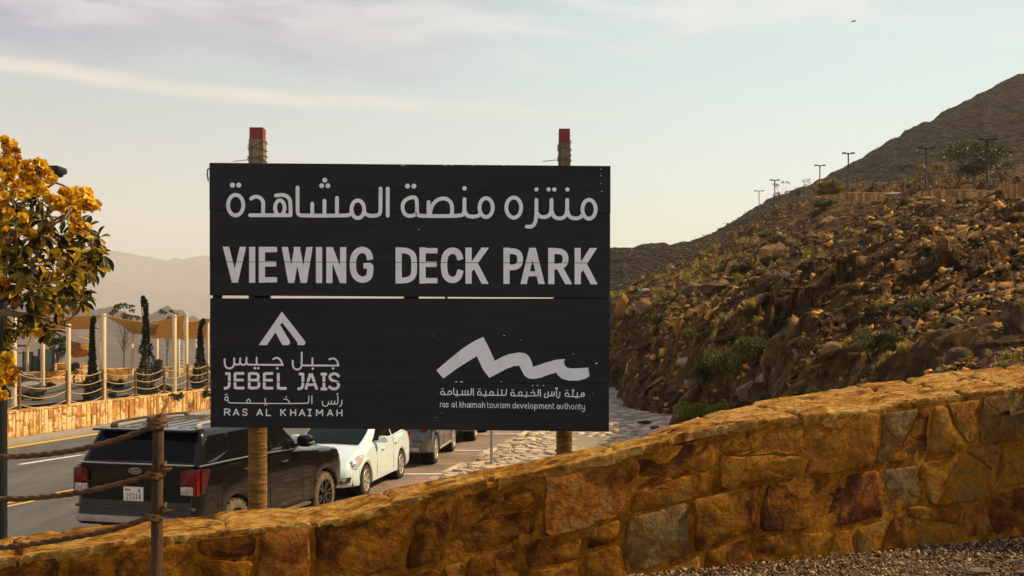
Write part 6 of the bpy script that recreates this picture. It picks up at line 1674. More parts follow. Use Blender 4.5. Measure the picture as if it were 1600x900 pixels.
def cypress(u, vt, vb, wmax, lab, seed, lean=0.0, planter=True):
    D_ = dist_base(vb); p = P(u, vb, D_); H = (vb - vt) * D_ / F; W_ = wmax * D_ / F / 2
    root = tag(empty('cypress_tree', (p.x, p.y, p.z)), lab, 'cypress tree'); r_ = random.Random(seed)
    mb = MB(); mb.tube([(0, 0, 0), (0, 0, H * .5), (lean * W_, 0, H * .97)], [.06, .04, .008], 7); mb.build('trunk', m_bark, root)
    prof = [(0, .72), (.10, .95), (.22, .85), (.32, .58), (.42, .42), (.55, .30), (.70, .20), (.82, .11), (.88, .12), (.95, .17), (1, .04)]
    lumps = [(r_.uniform(0, 1), r_.uniform(0, 6.28), r_.uniform(.6, 1.5)) for _ in range(60)]
    def smp(g):
        t = g.random() ** 1.1; a = g.uniform(0, 6.283); rr = interp(t, prof) * W_
        for (lt, la, k) in lumps:
            if abs(lt - t) < .03 and abs(((a - la + math.pi) % (2 * math.pi)) - math.pi) < .8: rr *= k
        rr *= g.uniform(.55, 1.02) ** .6; z = .05 + t * (H - .05)
        off = lean * W_ * .55 * max(0, (t - .84) / .16) ** 1.3
        return np.array([math.cos(a) * rr + off, math.sin(a) * rr, z]), np.array([math.cos(a) * .7, math.sin(a) * .7, .75])
    V, Fq = leaf_cloud(6500, smp, .085, seed); np_mesh('crown', V, Fq, m_cyp, root)
    if planter:
        mb = MB(); mb.lathe([(W_ * .9, -.02), (W_ * 1.05, .42), (W_ * .95, .42), (W_ * .9, .36), (.01, .36)], 24, 'z'); mb.build('planter', m_planter, root, smooth=40)
cypress(144, 496, 629, 21, 'first cypress from the left, slim and dark with a drooping tip beside the tall post', 1, .45)
cypress(228, 464, 625, 33, 'tallest cypress, dark and ragged, between the shade sails', 2, -.5)
cypress(313, 499, 612, 27, 'third cypress with its bent tip near the left edge of the sign board', 3, .7)

# ---- distant park wall, glass panels, lamp, noticeboard, boulder, bench, small trees
def gnd(u, v, z=ZG): D_ = F * (CZ - z) / (v - HV); return Vector((D_ * (u - CX) / F, D_, z))
a, b = gnd(-60, 602, .6), gnd(150, 594, .6); c_, d_ = gnd(330, 589, .6), gnd(420, 588, .6)
stone_wall_along([(a.x, a.y, .55, 1.05), (b.x, b.y, .55, 1.15), (c_.x, c_.y, .55, 1.2), (d_.x, d_.y, .55, 1.2)], 'park_wall', 'distant sunlit stone wall along the far edge of the park', 0, .5, (.3, .8), (m_lstone, m_lstone_i), True, (0, 1), 8)
a, b = gnd(108, 590, .6), gnd(180, 588, .6)
stone_wall_along([(a.x, a.y - 3, .55, 1.5), (b.x, b.y - 3, .55, 1.4)], 'planter_wall', 'higher block of sunlit stone wall left of the first cypress', 0, .6, (.4, .8), (m_lstone, m_lstone_i), True, (1, 1), 9)
m_pglass = mat('teal_glass_panel', [(0.05, 0.10, 0.11), (0.10, 0.15, 0.15)], rough=.15, scale=.6, coat=.5)
m_dark = mat('dark_metal', [(0.012, 0.011, 0.010), (0.02, 0.018, 0.016)], rough=.5, scale=4, metallic=.3)
gp = tag(empty('glass_kiosk', gnd(60, 596)), 'group of upright teal glass panels at the far side of the park', 'glass screen'); O = -Vector(gp.location)
for (u0, u1, vt) in ((37, 51, 549), (52, 62, 556), (61, 70, 545), (71, 84, 546)):
    D_ = dist_base(596); q = [P(u0, vt, D_), P(u1, vt + .5, D_ + .2), P(u1, 590, D_ + .2), P(u0, 590, D_)]
    mb = MB(); mb.slab([p + O for p in q], .05, (0, -1, 0)); pn = mb.build('panel', m_pglass, gp)
    mb = MB(); 
    for p in (q[0], q[1]): mb.box((p.x + O.x, p.y + O.y - .02, (p.z + ZG) / 2 + O.z), (.07, .09, p.z - ZG))
    mb.build('frame', m_dark, pn)
p = gnd(43, 599); lp = tag(empty('park_lamp', p), 'slender white lamp post in front of the teal glass panels', 'lamp post')
hh = (599 - 534) * p.y / F; mb = MB(); mb.tube([(0, 0, 0), (0, 0, hh)], [.07, .055], 10); mb.build('pole', m_cpost, lp, smooth=60)
mb = MB(); mb.bbox((.18, 0, hh), (.50, .14, .07), .02); mb.build('lamp_head', m_cpost, lp)
p = gnd(283.5, 589); nb_ = tag(empty('notice_board', p), 'upright white information board between the shade posts', 'notice board')
mb = MB(); mb.bbox((0, 0, 1.25), (.30, .06, 1.5), .01); mb.build('board', mat('white_panel', [(0.72, .74, .72), (.6, .63, .62)], rough=.5, scale=1), nb_)
mb = MB(); mb.box((-.12, 0, .25), (.04, .04, .5)); mb.build('leg', m_dark, nb_); mb = MB(); mb.box((.12, 0, .25), (.04, .04, .5)); mb.build('leg', m_dark, nb_)
mb = MB()
for k in range(7): mb.box((random.uniform(-.04, .02), -.034, .75 + k * .16), (random.uniform(.10, .2), .003, .035))
tag(mb.build('small_print', m_ink, nb_), kind='stuff')
p = gnd(247, 592); bn = tag(empty('litter_bin', p), 'black litter bin behind the tallest cypress', 'litter bin')
mb = MB(); mb.lathe([(.22, 0), (.24, .9), (.20, .92), (.001, .98)], 14, 'z'); mb.build('bin_body', m_dark, bn, smooth=50); mb = MB(); mb.lathe([(.25, .90), (.25, 1.0), (.001, 1.06)], 14, 'z', (0, 0, 0)); mb.build('lid', m_dark, bn, smooth=50)
p = gnd(136, 590) ; me = rock_mesh(811, .9, 20); me.materials.append(m_boulder_o); o = bpy.data.objects.new('boulder', me); link(o); o.location = (p.x, p.y - 1, 2.15); o.scale = (.62, .6, .62); tag(o, 'rounded brown boulder standing on the wall behind the first cypress', 'boulder')
p = gnd(118, 580); bc = tag(empty('park_bench', (p.x, p.y - 8, 1.6)), 'small wooden frame bench above the distant wall', 'bench')
mb = MB(); mb.box((0, 0, .35), (1.0, .3, .05)); mb.build('seat', m_bark, bc)
mb = MB(); mb.box((0, .15, .75), (1.0, .05, .12)); mb.build('backrest', m_bark, bc)
for x in (-.45, .45): mb = MB(); mb.box((x, .1, .35), (.07, .07, .9)); mb.build('leg', m_bark, bc)

m_leafg = leaf_mat('small_tree_leaf', [(0.03, 0.045, 0.02), (0.06, 0.08, 0.03), (0.12, 0.12, 0.05)], .25)
def small_tree(u, vb, vt, wpx, lab, seed, clumps, leaf=.16, dens=60, D_=None, mleaf=None, name='small_tree', crown_frac=.45, trunk=.05, cat='tree', zb=None):
    D_ = D_ or dist_base(vb); p = P(u, vb, D_); H = (vb - vt) * D_ / F; W_ = wpx * D_ / F / 2; r_ = random.Random(seed)
    root = tag(empty(name, p), lab, cat); mb = MB(); mb.tube([(0, 0, -.15), (r_.uniform(-.1, .1), 0, H * .35), (r_.uniform(-.1, .1), 0, H * .6)], [trunk, trunk * .75, trunk * .5], 7)
    cen = []
    for k in range(clumps):
        a = r_.uniform(0, 6.28); rr = W_ * math.sqrt(r_.random()) ; z = H * (1 - crown_frac * r_.random() ** 1.1 * (1 - .0 * rr)); z = min(z, H - .25 * rr); c = Vector((math.cos(a) * rr, math.sin(a) * rr * .7, z)); cen.append(c)
        s_ = Vector((0, 0, H * r_.uniform(.3, .55))); m1 = s_.lerp(c, .5) + Vector((0, 0, -.08 * H * r_.random())); mb.tube([s_, m1, c], [trunk * .45, trunk * .28, trunk * .10], 5)
    mb.build('trunk', m_bark, root, smooth=60)
    def smp(g):
        c = cen[g.integers(len(cen))]; o = g.normal(0, 1, 3); o /= np.linalg.norm(o); rr = W_ * (.13 if crown_frac < .35 else .22) * g.random() ** .4
        return np.array(c) + o * rr * np.array([1.2, 1.2, .5]), o * .5 + np.array([0, 0, .6])
    V, Fq = leaf_cloud(clumps * dens, smp, leaf, seed); np_mesh('crown', V, Fq, mleaf or m_leafg, root)
    return root
small_tree(89, 592, 528, 26, 'small thin tree with a sparse crown between two shade posts', 11, 16, .22, 40)
small_tree(194, 586, 476, 44, 'open crowned young tree with flat leaf tufts showing above the shade sails', 12, 15, .16, 44, crown_frac=.3)
small_tree(262, 585, 484, 34, 'young leaning tree behind the pair of tall posts', 13, 9, .16, 44, crown_frac=.22)
small_tree(117, 600, 570, 12, 'small leafy plant on the wall by the bench', 14, 8, .16, 30, name='small_plant', cat='plant')
g = random.Random(77)
for k in range(18):
    u = g.uniform(20, 325); vb = g.uniform(606, 628); small_tree(u, vb, vb - g.uniform(7, 13), g.uniform(8, 18), 'low green garden plant in the bed behind the roadside wall', 900 + k, 7, .13, 36, name='garden_plant', cat='plant', trunk=.012, crown_frac=.8)['group'] = 'garden plants in the bed behind the roadside wall'

# ================================================================== upper wall, lamps and trees on the hill
WP = [(1283, 306, 321, 88), (1330, 301, 321, 84), (1400, 303, 322, 76), (1450, 298, 322, 71), (1500, 297, 320, 67), (1548, 300, 320, 63), (1552, 296, 319, 62.5), (1600, 284, 318, 59), (1700, 262, 318, 55), (1850, 240, 320, 50)]
path = [(P(u, vb, D_).x, D_, P(u, vb, D_).z, P(u, vt, D_).z) for u, vt, vb, D_ in WP]
stone_wall_along(path, 'upper_wall', 'brown stone retaining wall running along the top of the rocky slope', 0, .6, (.22, .5), (m_hstone, m_hstone), False, (0, 1), 6, mort=mat('brown_mortar', [(.09, .05, .025), (.16, .09, .04)], rough=.9, scale=3))
rows = []
for (u, vt, vb, D_) in WP:
    zt = P(u, vt, D_).z - .12; rows.append([(P(u, vt, D_ + t).x, D_ + t, zt + t * .012 + (.0 if t < 1 else .25 * float(vnoise(u / 9, t / 4)))) for t in (.2, 4, 12, 25, 45, 80)])
mb = MB(); mb.grid(rows); tag(mb.build('upper_terrace', m_hill, smooth=60), kind='structure')
p = P(1556, 316, 61.5); me = rock_mesh(820, .9, 20); me.materials.append(m_boulder); o = bpy.data.objects.new('boulder', me); link(o); o.location = p + Vector((0, 0, .25)); o.scale = (.55, .5, .6); tag(o, 'grey boulder breaking the middle of the upper stone wall', 'boulder')
p = P(1402, 303, 75.5); me = rock_mesh(821, .3, 20); me.materials.append(m_boulder_p); o = bpy.data.objects.new('boulder', me); link(o); o.location = p; o.scale = (.95, .6, .5); tag(o, 'pale flat stone lying on top of the upper stone wall', 'boulder')
p = P(1280, 309, 89); me = rock_mesh(822, .4, 20); me.materials.append(m_boulder_o); o = bpy.data.objects.new('boulder', me); link(o); o.location = p; o.scale = (.75, .5, .5); tag(o, 'orange flat stone at the left end of the upper stone wall', 'boulder')
def t_lamp(u, vt, vb, D_, wpx, lab, zlow=.3):
    p = P(u, vb, D_); root = tag(empty('street_lamp', p - Vector((0, 0, 0))), lab, 'street lamp', 'black T-shaped lamps along the upper path'); H = (vb - vt) * D_ / F; W_ = wpx * D_ / F
    mb = MB(); mb.tube([(0, 0, -zlow), (0, 0, H * .33), (0, 0, H * .34), (0, 0, H - .18), (0, 0, H - .04)], [.085, .085, .06, .055, .14], 10); mb.build('pole', m_dark, root, smooth=50)
    mb = MB(); mb.bbox((0, 0, H - .045), (W_, .26, .05), .018); mb.build('arm', m_dark, root)
    for s in (-1, 1): mb = MB(); mb.bbox((s * W_ * .36, 0, H), (W_ * .27, .30, .075), .02); mb.build('lamp_head', m_dark, root)
    return root
for q in ((1543, 217, 299, 72, 30, 'rightmost and tallest T-shaped lamp in front of the green tree'), (1447, 231, 302, 83, 25, 'T-shaped lamp left of the green tree'), (1325.5, 239, 303, 93, 19, 'T-shaped lamp standing against the sky above the left part of the upper wall'),
          (1281, 258, 309, 112, 17, 'T-shaped lamp just left of the end of the upper wall'), (1210.5, 281, 333, 115, 15.5, 'T-shaped lamp beside the thin yellow tree'), (1186, 298, 336, 160, 15.5, 'smallest and leftmost T-shaped lamp on the skyline')): t_lamp(*q, zlow=2.5)
m_acacia = leaf_mat('acacia_leaf', [(0.03, 0.036, 0.014), (0.055, 0.062, 0.022), (0.10, 0.10, 0.035)], .25)
m_yel = leaf_mat('yellow_shrub_leaf', [(0.16, 0.09, 0.02), (0.30, 0.19, 0.05), (0.22, 0.19, 0.06)], .35)
small_tree(1524, 300, 222, 100, 'broad dark green acacia tree on the path behind the upper wall', 21, 44, .22, 70, D_=76, mleaf=m_acacia, crown_frac=.72, trunk=.13, name='acacia_tree')
small_tree(1219, 332, 279, 24, 'thin yellow leaved tree beside the skyline lamp', 22, 12, .22, 16, D_=113, mleaf=m_yel, crown_frac=.85, trunk=.05)
small_tree(1300, 316, 283, 46, 'orange brown bush left of the upper wall', 23, 30, .30, 90, D_=100, mleaf=m_yel, crown_frac=.95, trunk=.05, name='bush', cat='bush')
small_tree(1262, 312, 280, 22, 'bare yellowish twiggy bush on the skyline', 24, 10, .2, 16, D_=118, mleaf=m_yel, crown_frac=.9, trunk=.04, name='bush', cat='bush')
small_tree(1455, 302, 258, 50, 'faint orange bush behind the lamp left of the green tree', 25, 24, .26, 50, D_=98, mleaf=m_yel, crown_frac=.85, trunk=.05, name='bush', cat='bush')
small_tree(1243, 307, 298, 14, 'tiny dark bush on the skyline of the hill', 26, 10, .3, 60, D_=180, mleaf=m_acacia, crown_frac=.95, trunk=.04, name='bush', cat='bush')

# metal post on the pitched bank
p = Vector((0, 0, 0)); D_ = 26.8; q = P(768, 730, D_); mp_ = tag(empty('metal_post', (q.x, q.y, .05)), 'plain grey metal sign post standing on the pitched stone bank right of the cars', 'post')
mb = MB(); mb.tube([(0, 0, -.05), (0, 0, 2.35)], .036, 12); mb.build('tube', mat('galvanised_post', [(.30, .29, .28), (.42, .41, .40)], rough=.45, metallic=.6, scale=4), mp_, smooth=60)
mb = MB(); mb.bbox((0, -.03, 2.05), (.5, .012, .5), .004); mb.build('sign_plate', m_skid, mp_)

# near lamp at the left edge
q = P(3, 862, 7.6); nl = tag(empty('street_lamp', (q.x, q.y, 1.5)), 'near black lamp at the left edge, its head rising out of the yellow tree', 'street lamp')
D_ = q.y; zt = P(0, 266, D_).z - 1.5
mb = MB(); mb.tube([(0, 0, 0), (0, 0, zt * .97)], .036, 14); mb.build('pole', m_dark, nl, smooth=60)
mb = MB(); mb.bbox((.0, 0, zt), (.86, .16, .05), .02); mb.bbox((.28, 0, zt - .015), (.24, .18, .055), .02); mb.bbox((-.28, 0, zt - .015), (.24, .18, .055), .02); mb.build('lamp_head', m_dark, nl, smooth=40)
# bird
p = P(1334, 33, 60); bd_ = MB(); sc = .16; bd_.tube([(-.22 * sc * 5, 0, -.05), (0, 0, 0), (.16, 0, .03)], [.01, .035, .006], 7)
bo = bd_.build('bird', mat('bird_grey', [(.12, .12, .12)], rough=.8), None, smooth=60); bo.location = p; tag(bo, 'tiny bird gliding high in the sky at the upper right', 'bird')
mb = MB(); mb.add([(-.02, 0, 0), (.10, .0, .01), (.16, .20, .07), (.22, .34, .06), (-.12, -.22, -.02), (-.20, -.32, -.07)], [(0, 1, 2), (0, 2, 3), (0, 1, 4), (0, 4, 5)]); w_ = mb.build('wing', bo.data.materials[0], bo)
# ================================================================== shrubs and grass on the hillside
m_shrub = leaf_mat('dark_shrub_leaf', [(0.014, 0.017, 0.004), (0.055, 0.058, 0.008), (0.19, 0.17, 0.018)], .25)
m_shrub2 = leaf_mat('bright_shrub_leaf', [(0.07, 0.10, 0.010), (0.18, 0.21, 0.018), (0.32, 0.32, 0.035)], .35)
m_shrub3 = leaf_mat('grey_shrub_leaf', [(0.03, 0.034, 0.011), (0.085, 0.085, 0.022), (0.20, 0.18, 0.04)], .2)
m_grass = leaf_mat('dry_grass_blade', [(0.16, 0.12, 0.018), (0.34, 0.23, 0.035), (0.50, 0.33, 0.07)], .4)
m_grass2 = leaf_mat('green_grass_blade', [(0.07, 0.08, 0.010), (0.17, 0.165, 0.018), (0.34, 0.27, 0.035)], .4)
def hill_p(u, v):
    D_ = onhill(u, v); x_ = D_ * (u - CX) / F; return Vector((x_, D_, float(hill(np.array(x_), np.array(D_)))))
def shrub(u, v, wpx, hpx, lab, seed, m_, n=1500, leaf=.05, name='shrub'):
    p = hill_p(u, v); D_ = p.y; W_, H = wpx * 1.15 * D_ / F / 2, hpx * 1.2 * D_ / F; p = P(u, v, D_ - W_ * .45); p.z -= .12 * H; root = tag(empty(name, p), lab, 'shrub'); r_ = random.Random(seed)
    lumps = [(Vector((r_.uniform(-.75, .75) * W_, r_.uniform(-.6, .6) * W_, H * r_.uniform(.25, .68))), r_.uniform(.25, .45)) for _ in range(11)]
    mb = MB()
    for c, k in lumps: mb.tube([(c.x * .2, c.y * .2, 0), c * .6, c], [.014, .008, .004], 5)
    mb.build('stems', m_, root)
    def smp(g):
        c, k = lumps[g.integers(len(lumps))]; o = g.normal(0, 1, 3); o /= np.linalg.norm(o); o[2] = abs(o[2]) * .9 - .15
        return np.array(c) + o * np.array([W_ * k, W_ * k, H * .42]) * g.random() ** .35, o + np.array([0, 0, .5])
    V, Fq = leaf_cloud(int(n * 2.2), smp, leaf * D_ / 26, seed, .40); np_mesh('foliage', V, Fq, m_, root)
SH = [(1138, 594, 92, 56, 'big dark green bush on the cliff above the ravine', m_shrub, 3400), (1178, 563, 70, 34, 'dark bush with a sunlit top behind the big dark bush', m_shrub, 2200), (1098, 533, 56, 24, 'dark green cushion bush on the cliff top', m_shrub, 1600),
      (1362, 562, 72, 52, 'large grey green shrub in the middle of the slope', m_shrub3, 2600), (1390, 548, 40, 26, 'dark shrub touching the large grey green shrub on its right', m_shrub, 1500), (1437, 488, 56, 24, 'low green mound shrub in the scree', m_shrub3, 1500),
      (1368, 490, 26, 12, 'small dull green shrub left of the low green mound', m_shrub3, 800), (1160, 434, 34, 24, 'dark bush in the shade of the craggy rock', m_shrub, 1300), (1288, 326, 26, 14, 'green bush at the left end of the upper wall', m_shrub3, 1000),
      (1030, 512, 24, 20, 'dark bush hanging on the left cliff', m_shrub, 900), (1092, 654, 66, 24, 'bright yellow green cushion plant just behind the near wall', m_shrub2, 2600), (1130, 648, 50, 18, 'bright green plant beside the bright cushion plant', m_shrub2, 1600),
      (1285, 622, 40, 14, 'green plant peeping over the near wall left of the brown boulder', m_shrub2, 1200), (1205, 630, 36, 12, 'low green plant behind the near wall under the big pale block', m_shrub3, 1000), (1200, 372, 22, 9, 'small green shrub near the square boulder', m_shrub3, 500),
      (1100, 600, 30, 40, 'dark bush filling the hollow at the lower end of the cliff', m_shrub, 1500), (1262, 545, 24, 12, 'small dark shrub among the rocks above the lower slope', m_shrub, 700), (1330, 455, 22, 10, 'small dull shrub half way up the slope', m_shrub3, 500), (1215, 505, 24, 10, 'small green shrub in the grass patch', m_shrub3, 600)]
for k, (u, v, w_, h_, lab, m_, n) in enumerate(SH): shrub(u, v, w_, h_, lab, 50 + k, m_, n, .055)
def tuft(seed, n=70, spread=.22, h=.38):
    g = np.random.default_rng(seed); V, Fq = [], []
    for i in range(n):
        a = g.uniform(0, 6.28); r0 = g.uniform(0, spread * .4); l_ = h * g.uniform(.5, 1.15); lean = g.uniform(.1, .9); d = np.array([math.cos(a), math.sin(a), 0]); b = d * r0; s = np.array([-d[1], d[0], 0]) * .006 * g.uniform(.7, 1.5)
        m_ = b + d * lean * l_ * .35 + np.array([0, 0, l_ * .65]); t = b + d * lean * l_ * .9 + np.array([0, 0, l_ * (1 - .35 * lean)])
        k = len(V); V += [b - s, b + s, m_ + s * .8, m_ - s * .8, t]; Fq += [(k, k + 1, k + 2), (k, k + 2, k + 3), (k + 3, k + 2, k + 4)]
    return np.array(V), np.array(Fq)
TU = [tuft(s) for s in range(6)]
def tuft_obj(u, v, s, m_, lab, k):
    p = hill_p(u, v); V, Fq = [], []; g = np.random.default_rng(k); nb = 0; D_ = p.y; sc = s * D_ / F / .38
    for j in range(7):
        v_, f_ = TU[g.integers(6)]; o = np.array([g.normal(0, .12), g.normal(0, .12), 0]) * sc; w = v_.copy(); w[:, :2] *= sc; w[:, 2] *= sc * g.uniform(.6, 1.1)
        ww = w + o + np.array(p); ww[:, 2] += float(hill(np.array(p.x + o[0]), np.array(p.y + o[1]))) - p.z; V.append(ww - np.array(p)); Fq.append(f_ + nb); nb += len(v_)
    o = np_mesh('grass_tuft', np.concatenate(V), np.concatenate(Fq), m_); o.location = p; tag(o, lab, 'grass tuft')
TT = [(1585, 572, 30, m_grass2, 'tall yellow green grass tuft behind the near wall at the right edge'), (1560, 585, 22, m_grass2, 'shorter green grass tuft left of the tall one at the right edge'), (1412, 552, 22, m_grass, 'dry orange grass tuft right of the grey green shrub'), (1380, 575, 18, m_grass2, 'green grass tuft under the grey green shrub'),
      (1165, 500, 18, m_grass, 'golden grass tuft above the dark bush'), (1128, 505, 16, m_grass2, 'golden green grass tuft on the cliff top'), (1180, 530, 16, m_grass, 'dry grass tuft behind the dark bush'), (1240, 580, 18, m_grass2, 'green grass tuft right of the big pale block'), (1262, 590, 20, m_grass2, 'green grass tuft low on the slope above the near wall'),
      (1290, 585, 22, m_grass, 'yellowish grass tuft left of the rounded brown boulder'), (1595, 480, 16, m_grass2, 'grass tuft growing on the rugged outcrop'), (1155, 440, 14, m_grass, 'grass tuft on the craggy rock'), (1375, 480, 14, m_grass, 'grass tuft in the middle of the scree'), (1470, 500, 10, m_grass2, 'small grass tuft by the pale pointed stone')]
for k, q in enumerate(TT): tuft_obj(q[0], q[1], q[2], q[3], q[4], k)
def grass_field(name, lab, n, region, m_, seed, hpx):
    g = np.random.default_rng(seed); V, Fc, nb = [], [], 0
    u = g.uniform(region[0], region[1], n * 3); D_ = 1 / g.uniform(1 / region[3], 1 / region[2], n * 3); x = D_ * (u - CX) / F
    toe = np.interp(D_, [t[0] for t in TOE], [t[1] for t in TOE]); den = fbm(x / 4.5, D_ / 8.0, 21, 3); z = hill(x, D_); v_ = HV - (z - CZ) / D_ * F
    green = np.clip(1.15 - (u - 950) / 520, 0.05, 1) * np.clip((v_ - 340) / 120, .1, 1)
    k = 0
    for i in range(len(x)):
        if k >= n: break
        if x[i] < toe[i] + .6 or den[i] < .32 - green[i] * .55 or g.random() > green[i] + .12: continue
        vv, ff = TU[g.integers(6)]; s = g.uniform(*hpx) * D_[i] / F / .38; s = min(s, 1.6)
        sub = g.integers(0, 50); ffs = ff[sub * 3:(sub + 18) * 3]; used = np.unique(ffs); mp2 = np.full(len(vv), -1); mp2[used] = np.arange(len(used))
        w = vv[used] * s * np.array([1.5 * (D_[i] / 40) ** .3, 1.5, .8]); V.append(w + [x[i], D_[i], z[i] - .02]); Fc.append(mp2[ffs] + nb); nb += len(used); k += 1
    tag(np_mesh(name, np.concatenate(V), np.concatenate(Fc), m_), lab, 'grass', kind='stuff')
grass_field('dry_grass', 'dry golden grass growing between the rocks of the hillside', 6500, (950, 1640, 11, 100), m_grass, 5, (4, 12))
grass_field('green_grass', 'greenish grass patches growing between the rocks of the lower hillside', 6000, (950, 1640, 11, 90), m_grass2, 6, (4, 13))
def scrub_field(n, seed):
    """low desert scrub on the far hill"""
    g = np.random.default_rng(seed); A = FH; nr, nc = A.shape[:2]; V, Fc, nb = [], [], 0
    for i in range(n):
        r_, c = g.integers(4, 168), g.integers(10, 270); p = A[r_, c] + g.normal(0, .8, 3) * [1, 1, 0]
        s = g.uniform(.10, .32); v, f = rocks[g.integers(len(rocks))]; q = v * s * [1.4, 1.4, .8] + p + [0, 0, s * .2]; V.append(q); Fc.append(f + nb); nb += len(v)
    tag(np_mesh('far_scrub', np.concatenate(V), np.concatenate(Fc), mat('far_scrub', [(.03, .022, .012), (.08, .055, .028), (.13, .09, .045), (.22, .16, .09)], rough=1, scale=1, rnd='island', rnd_amt=.9)), 'pale dots of scrub and stones on the far brown hill', 'scrub', kind='stuff')
scrub_field(16000, 9)

# ================================================================== yellow flowering tree at the left
m_tbark = mat('flower_tree_bark', [(0.10, 0.06, 0.03), (0.24, 0.16, 0.09), (0.34, 0.25, 0.15)], rough=.9, scale=9, bump=1.2, bump_scale=30, bump_dist=.006)
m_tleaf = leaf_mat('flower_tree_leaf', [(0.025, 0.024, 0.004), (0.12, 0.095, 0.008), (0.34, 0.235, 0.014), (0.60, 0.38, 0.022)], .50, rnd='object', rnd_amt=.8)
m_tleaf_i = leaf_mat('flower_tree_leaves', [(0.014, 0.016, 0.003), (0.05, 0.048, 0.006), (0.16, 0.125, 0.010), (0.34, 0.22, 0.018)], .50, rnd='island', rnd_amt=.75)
m_flow = leaf_mat('yellow_petal', [(0.42, 0.15, 0.004), (0.80, 0.46, 0.010), (0.92, 0.62, 0.02), (0.95, 0.66, 0.03)], .45, rnd='island', rnd_amt=.6)
DT = 6.6
tree = tag(empty('flowering_tree', P(-120, 900, DT)), 'tree with long leaves and bright yellow flower clusters at the left edge', 'tree'); TO = -Vector(tree.location)
def TP(u, v, d=0.0): return P(u, v, DT + d) + TO
tr = random.Random(19)
BRN = [  # branches: (points (u, v, depth offset)), radius start/end in px
    ([(-130, 1000, 0), (-120, 800, 0), (-105, 650, .0), (-90, 520, .05), (-70, 430, 0)], 26, 12),
    ([(-110, 520, 0), (-40, 492, -.1), (0, 488, -.1), (40, 492, -.1), (62, 482, -.05), (85, 470, 0)], 9, 3),
    ([(40, 492, -.1), (75, 499, -.1), (95, 506, 0), (112, 512, 0)], 4.5, 1.5), ([(95, 503, 0), (108, 500, 0), (114, 492, 0)], 2, 1),
    ([(46, 488, -.1), (46, 466, -.1), (50, 440, -.1), (55, 425, 0), (50, 405, 0)], 5, 3), ([(18, 480, -.2), (26, 466, -.2), (40, 462, -.2)], 2, 1), ([(26, 466, -.2), (22, 458, -.2)], 1.5, 1),
    ([(-80, 470, .1), (-20, 420, .1), (20, 372, .1), (46, 362, .1), (70, 364, .1), (100, 380, .1), (130, 392, .1)], 7, 2.0),
    ([(46, 362, .1), (48, 340, .1), (50, 320, .05), (48, 302, 0), (56, 296, 0), (75, 292, 0), (88, 286, 0)], 4.5, 1.6),
    ([(-60, 400, 0), (-20, 340, 0), (10, 304, 0), (24, 302, 0), (45, 312, 0)], 5, 1.8), ([(-60, 430, 0), (-10, 405, .2), (40, 410, .2), (90, 405, .2), (140, 400, .1), (160, 396, 0)], 6, 1.6),
    ([(-60, 350, 0), (-20, 290, 0), (0, 262, 0), (8, 240, 0)], 5, 1.8), ([(60, 364, .1), (85, 345, 0), (105, 335, 0), (120, 320, 0)], 3, 1.2), ([(20, 430, .1), (60, 440, 0), (100, 445, 0), (128, 470, 0)], 4, 1.4),
    ([(90, 405, .2), (125, 425, .1), (150, 440, 0)], 2.6, 1.2), ([(-90, 560, 0), (-40, 560, .1), (0, 575, 0)], 5, 2), ([(0, 345, .2), (45, 346, .2), (80, 350, .2), (105, 342, .1)], 3, 1.2)]
for pts, r0, r1 in BRN:
    q = catm([TP(*p) for p in pts], 6); n = len(q); mb = MB()
    q = [p + Vector([mnoise.noise(p * 9 + Vector((k * 5, 0, 0))) * .008 for k in range(3)]) for p in q]
    mb.tube(q, [(r0 + (r1 - r0) * i / (n - 1)) * DT / F * .8 for i in range(n)], 9); mb.build('trunk' if r0 > 20 else 'branch', m_tbark, tree, smooth=60)
nodes_ = [TP(u, v, d) for pts, r0, r1 in BRN for (u, v, d) in pts if u > -100]
WHC = [(150, 385), (140, 370), (128, 398), (120, 420), (140, 425), (130, 455), (118, 472), (105, 440), (80, 430), (105, 380), (66, 455), (35, 440), (30, 410), (10, 425), (60, 385), (35, 380), (20, 350), (65, 345), (25, 325), (100, 360), (38, 505), (58, 515), (30, 515), (8, 300), (60, 310), (128, 318), (60, 285), (28, 290), (12, 240), (92, 470), (45, 425), (5, 360), (20, 465), (0, 520), (160, 400), (75, 280), (108, 345)]
for (u, v) in WHC:      # twigs reaching from the nearest limb into each whorl
    for q in range(3):
        e_ = TP(u - 4 + tr.gauss(0, 7), v + tr.gauss(0, 7), tr.uniform(-.3, .3)); near = sorted(nodes_, key=lambda n_: (n_ - e_).length)[tr.randrange(3)]
        m_ = near.lerp(e_, .5) + Vector((tr.gauss(0, .02), tr.gauss(0, .03), tr.gauss(.0, .02))); mb = MB(); mb.tube(catm([near, m_, e_], 4), [.0075 - .0045 * i / 8 for i in range(9)], 6); mb.build('twig', m_tbark, tree, smooth=60)
def leaf_mesh(seed):
    g = random.Random(seed); n = 6; V, Fq = [], []
    curl = g.uniform(.1, .55); fold = g.uniform(.15, .4); w0 = g.uniform(.30, .38)
    for i in range(n + 1):
        t = i / n; w = w0 * 1.18 * math.sin(math.pi * min(1, (t ** 1.45) * .93 + .04)) ** .75; z = -curl * t * t * .6; x = t * (1 - .15 * curl * t)
        V += [(x, -w / 2, z + w * fold), (x, 0, z), (x, w / 2, z + w * fold)]
    for i in range(n): a = i * 3; Fq += [(a, a + 1, a + 4, a + 3), (a + 1, a + 2, a + 5, a + 4)]
    me = bpy.data.meshes.new('leaf'); me.from_pydata(V, [], Fq); me.materials.append(m_tleaf); me.polygons.foreach_set('use_smooth', [True] * len(Fq)); return me, np.array(V), np.array(Fq)
LM = [leaf_mesh(s) for s in range(6)]
LV, LF, lb = [], [], 0; nleaf = 0
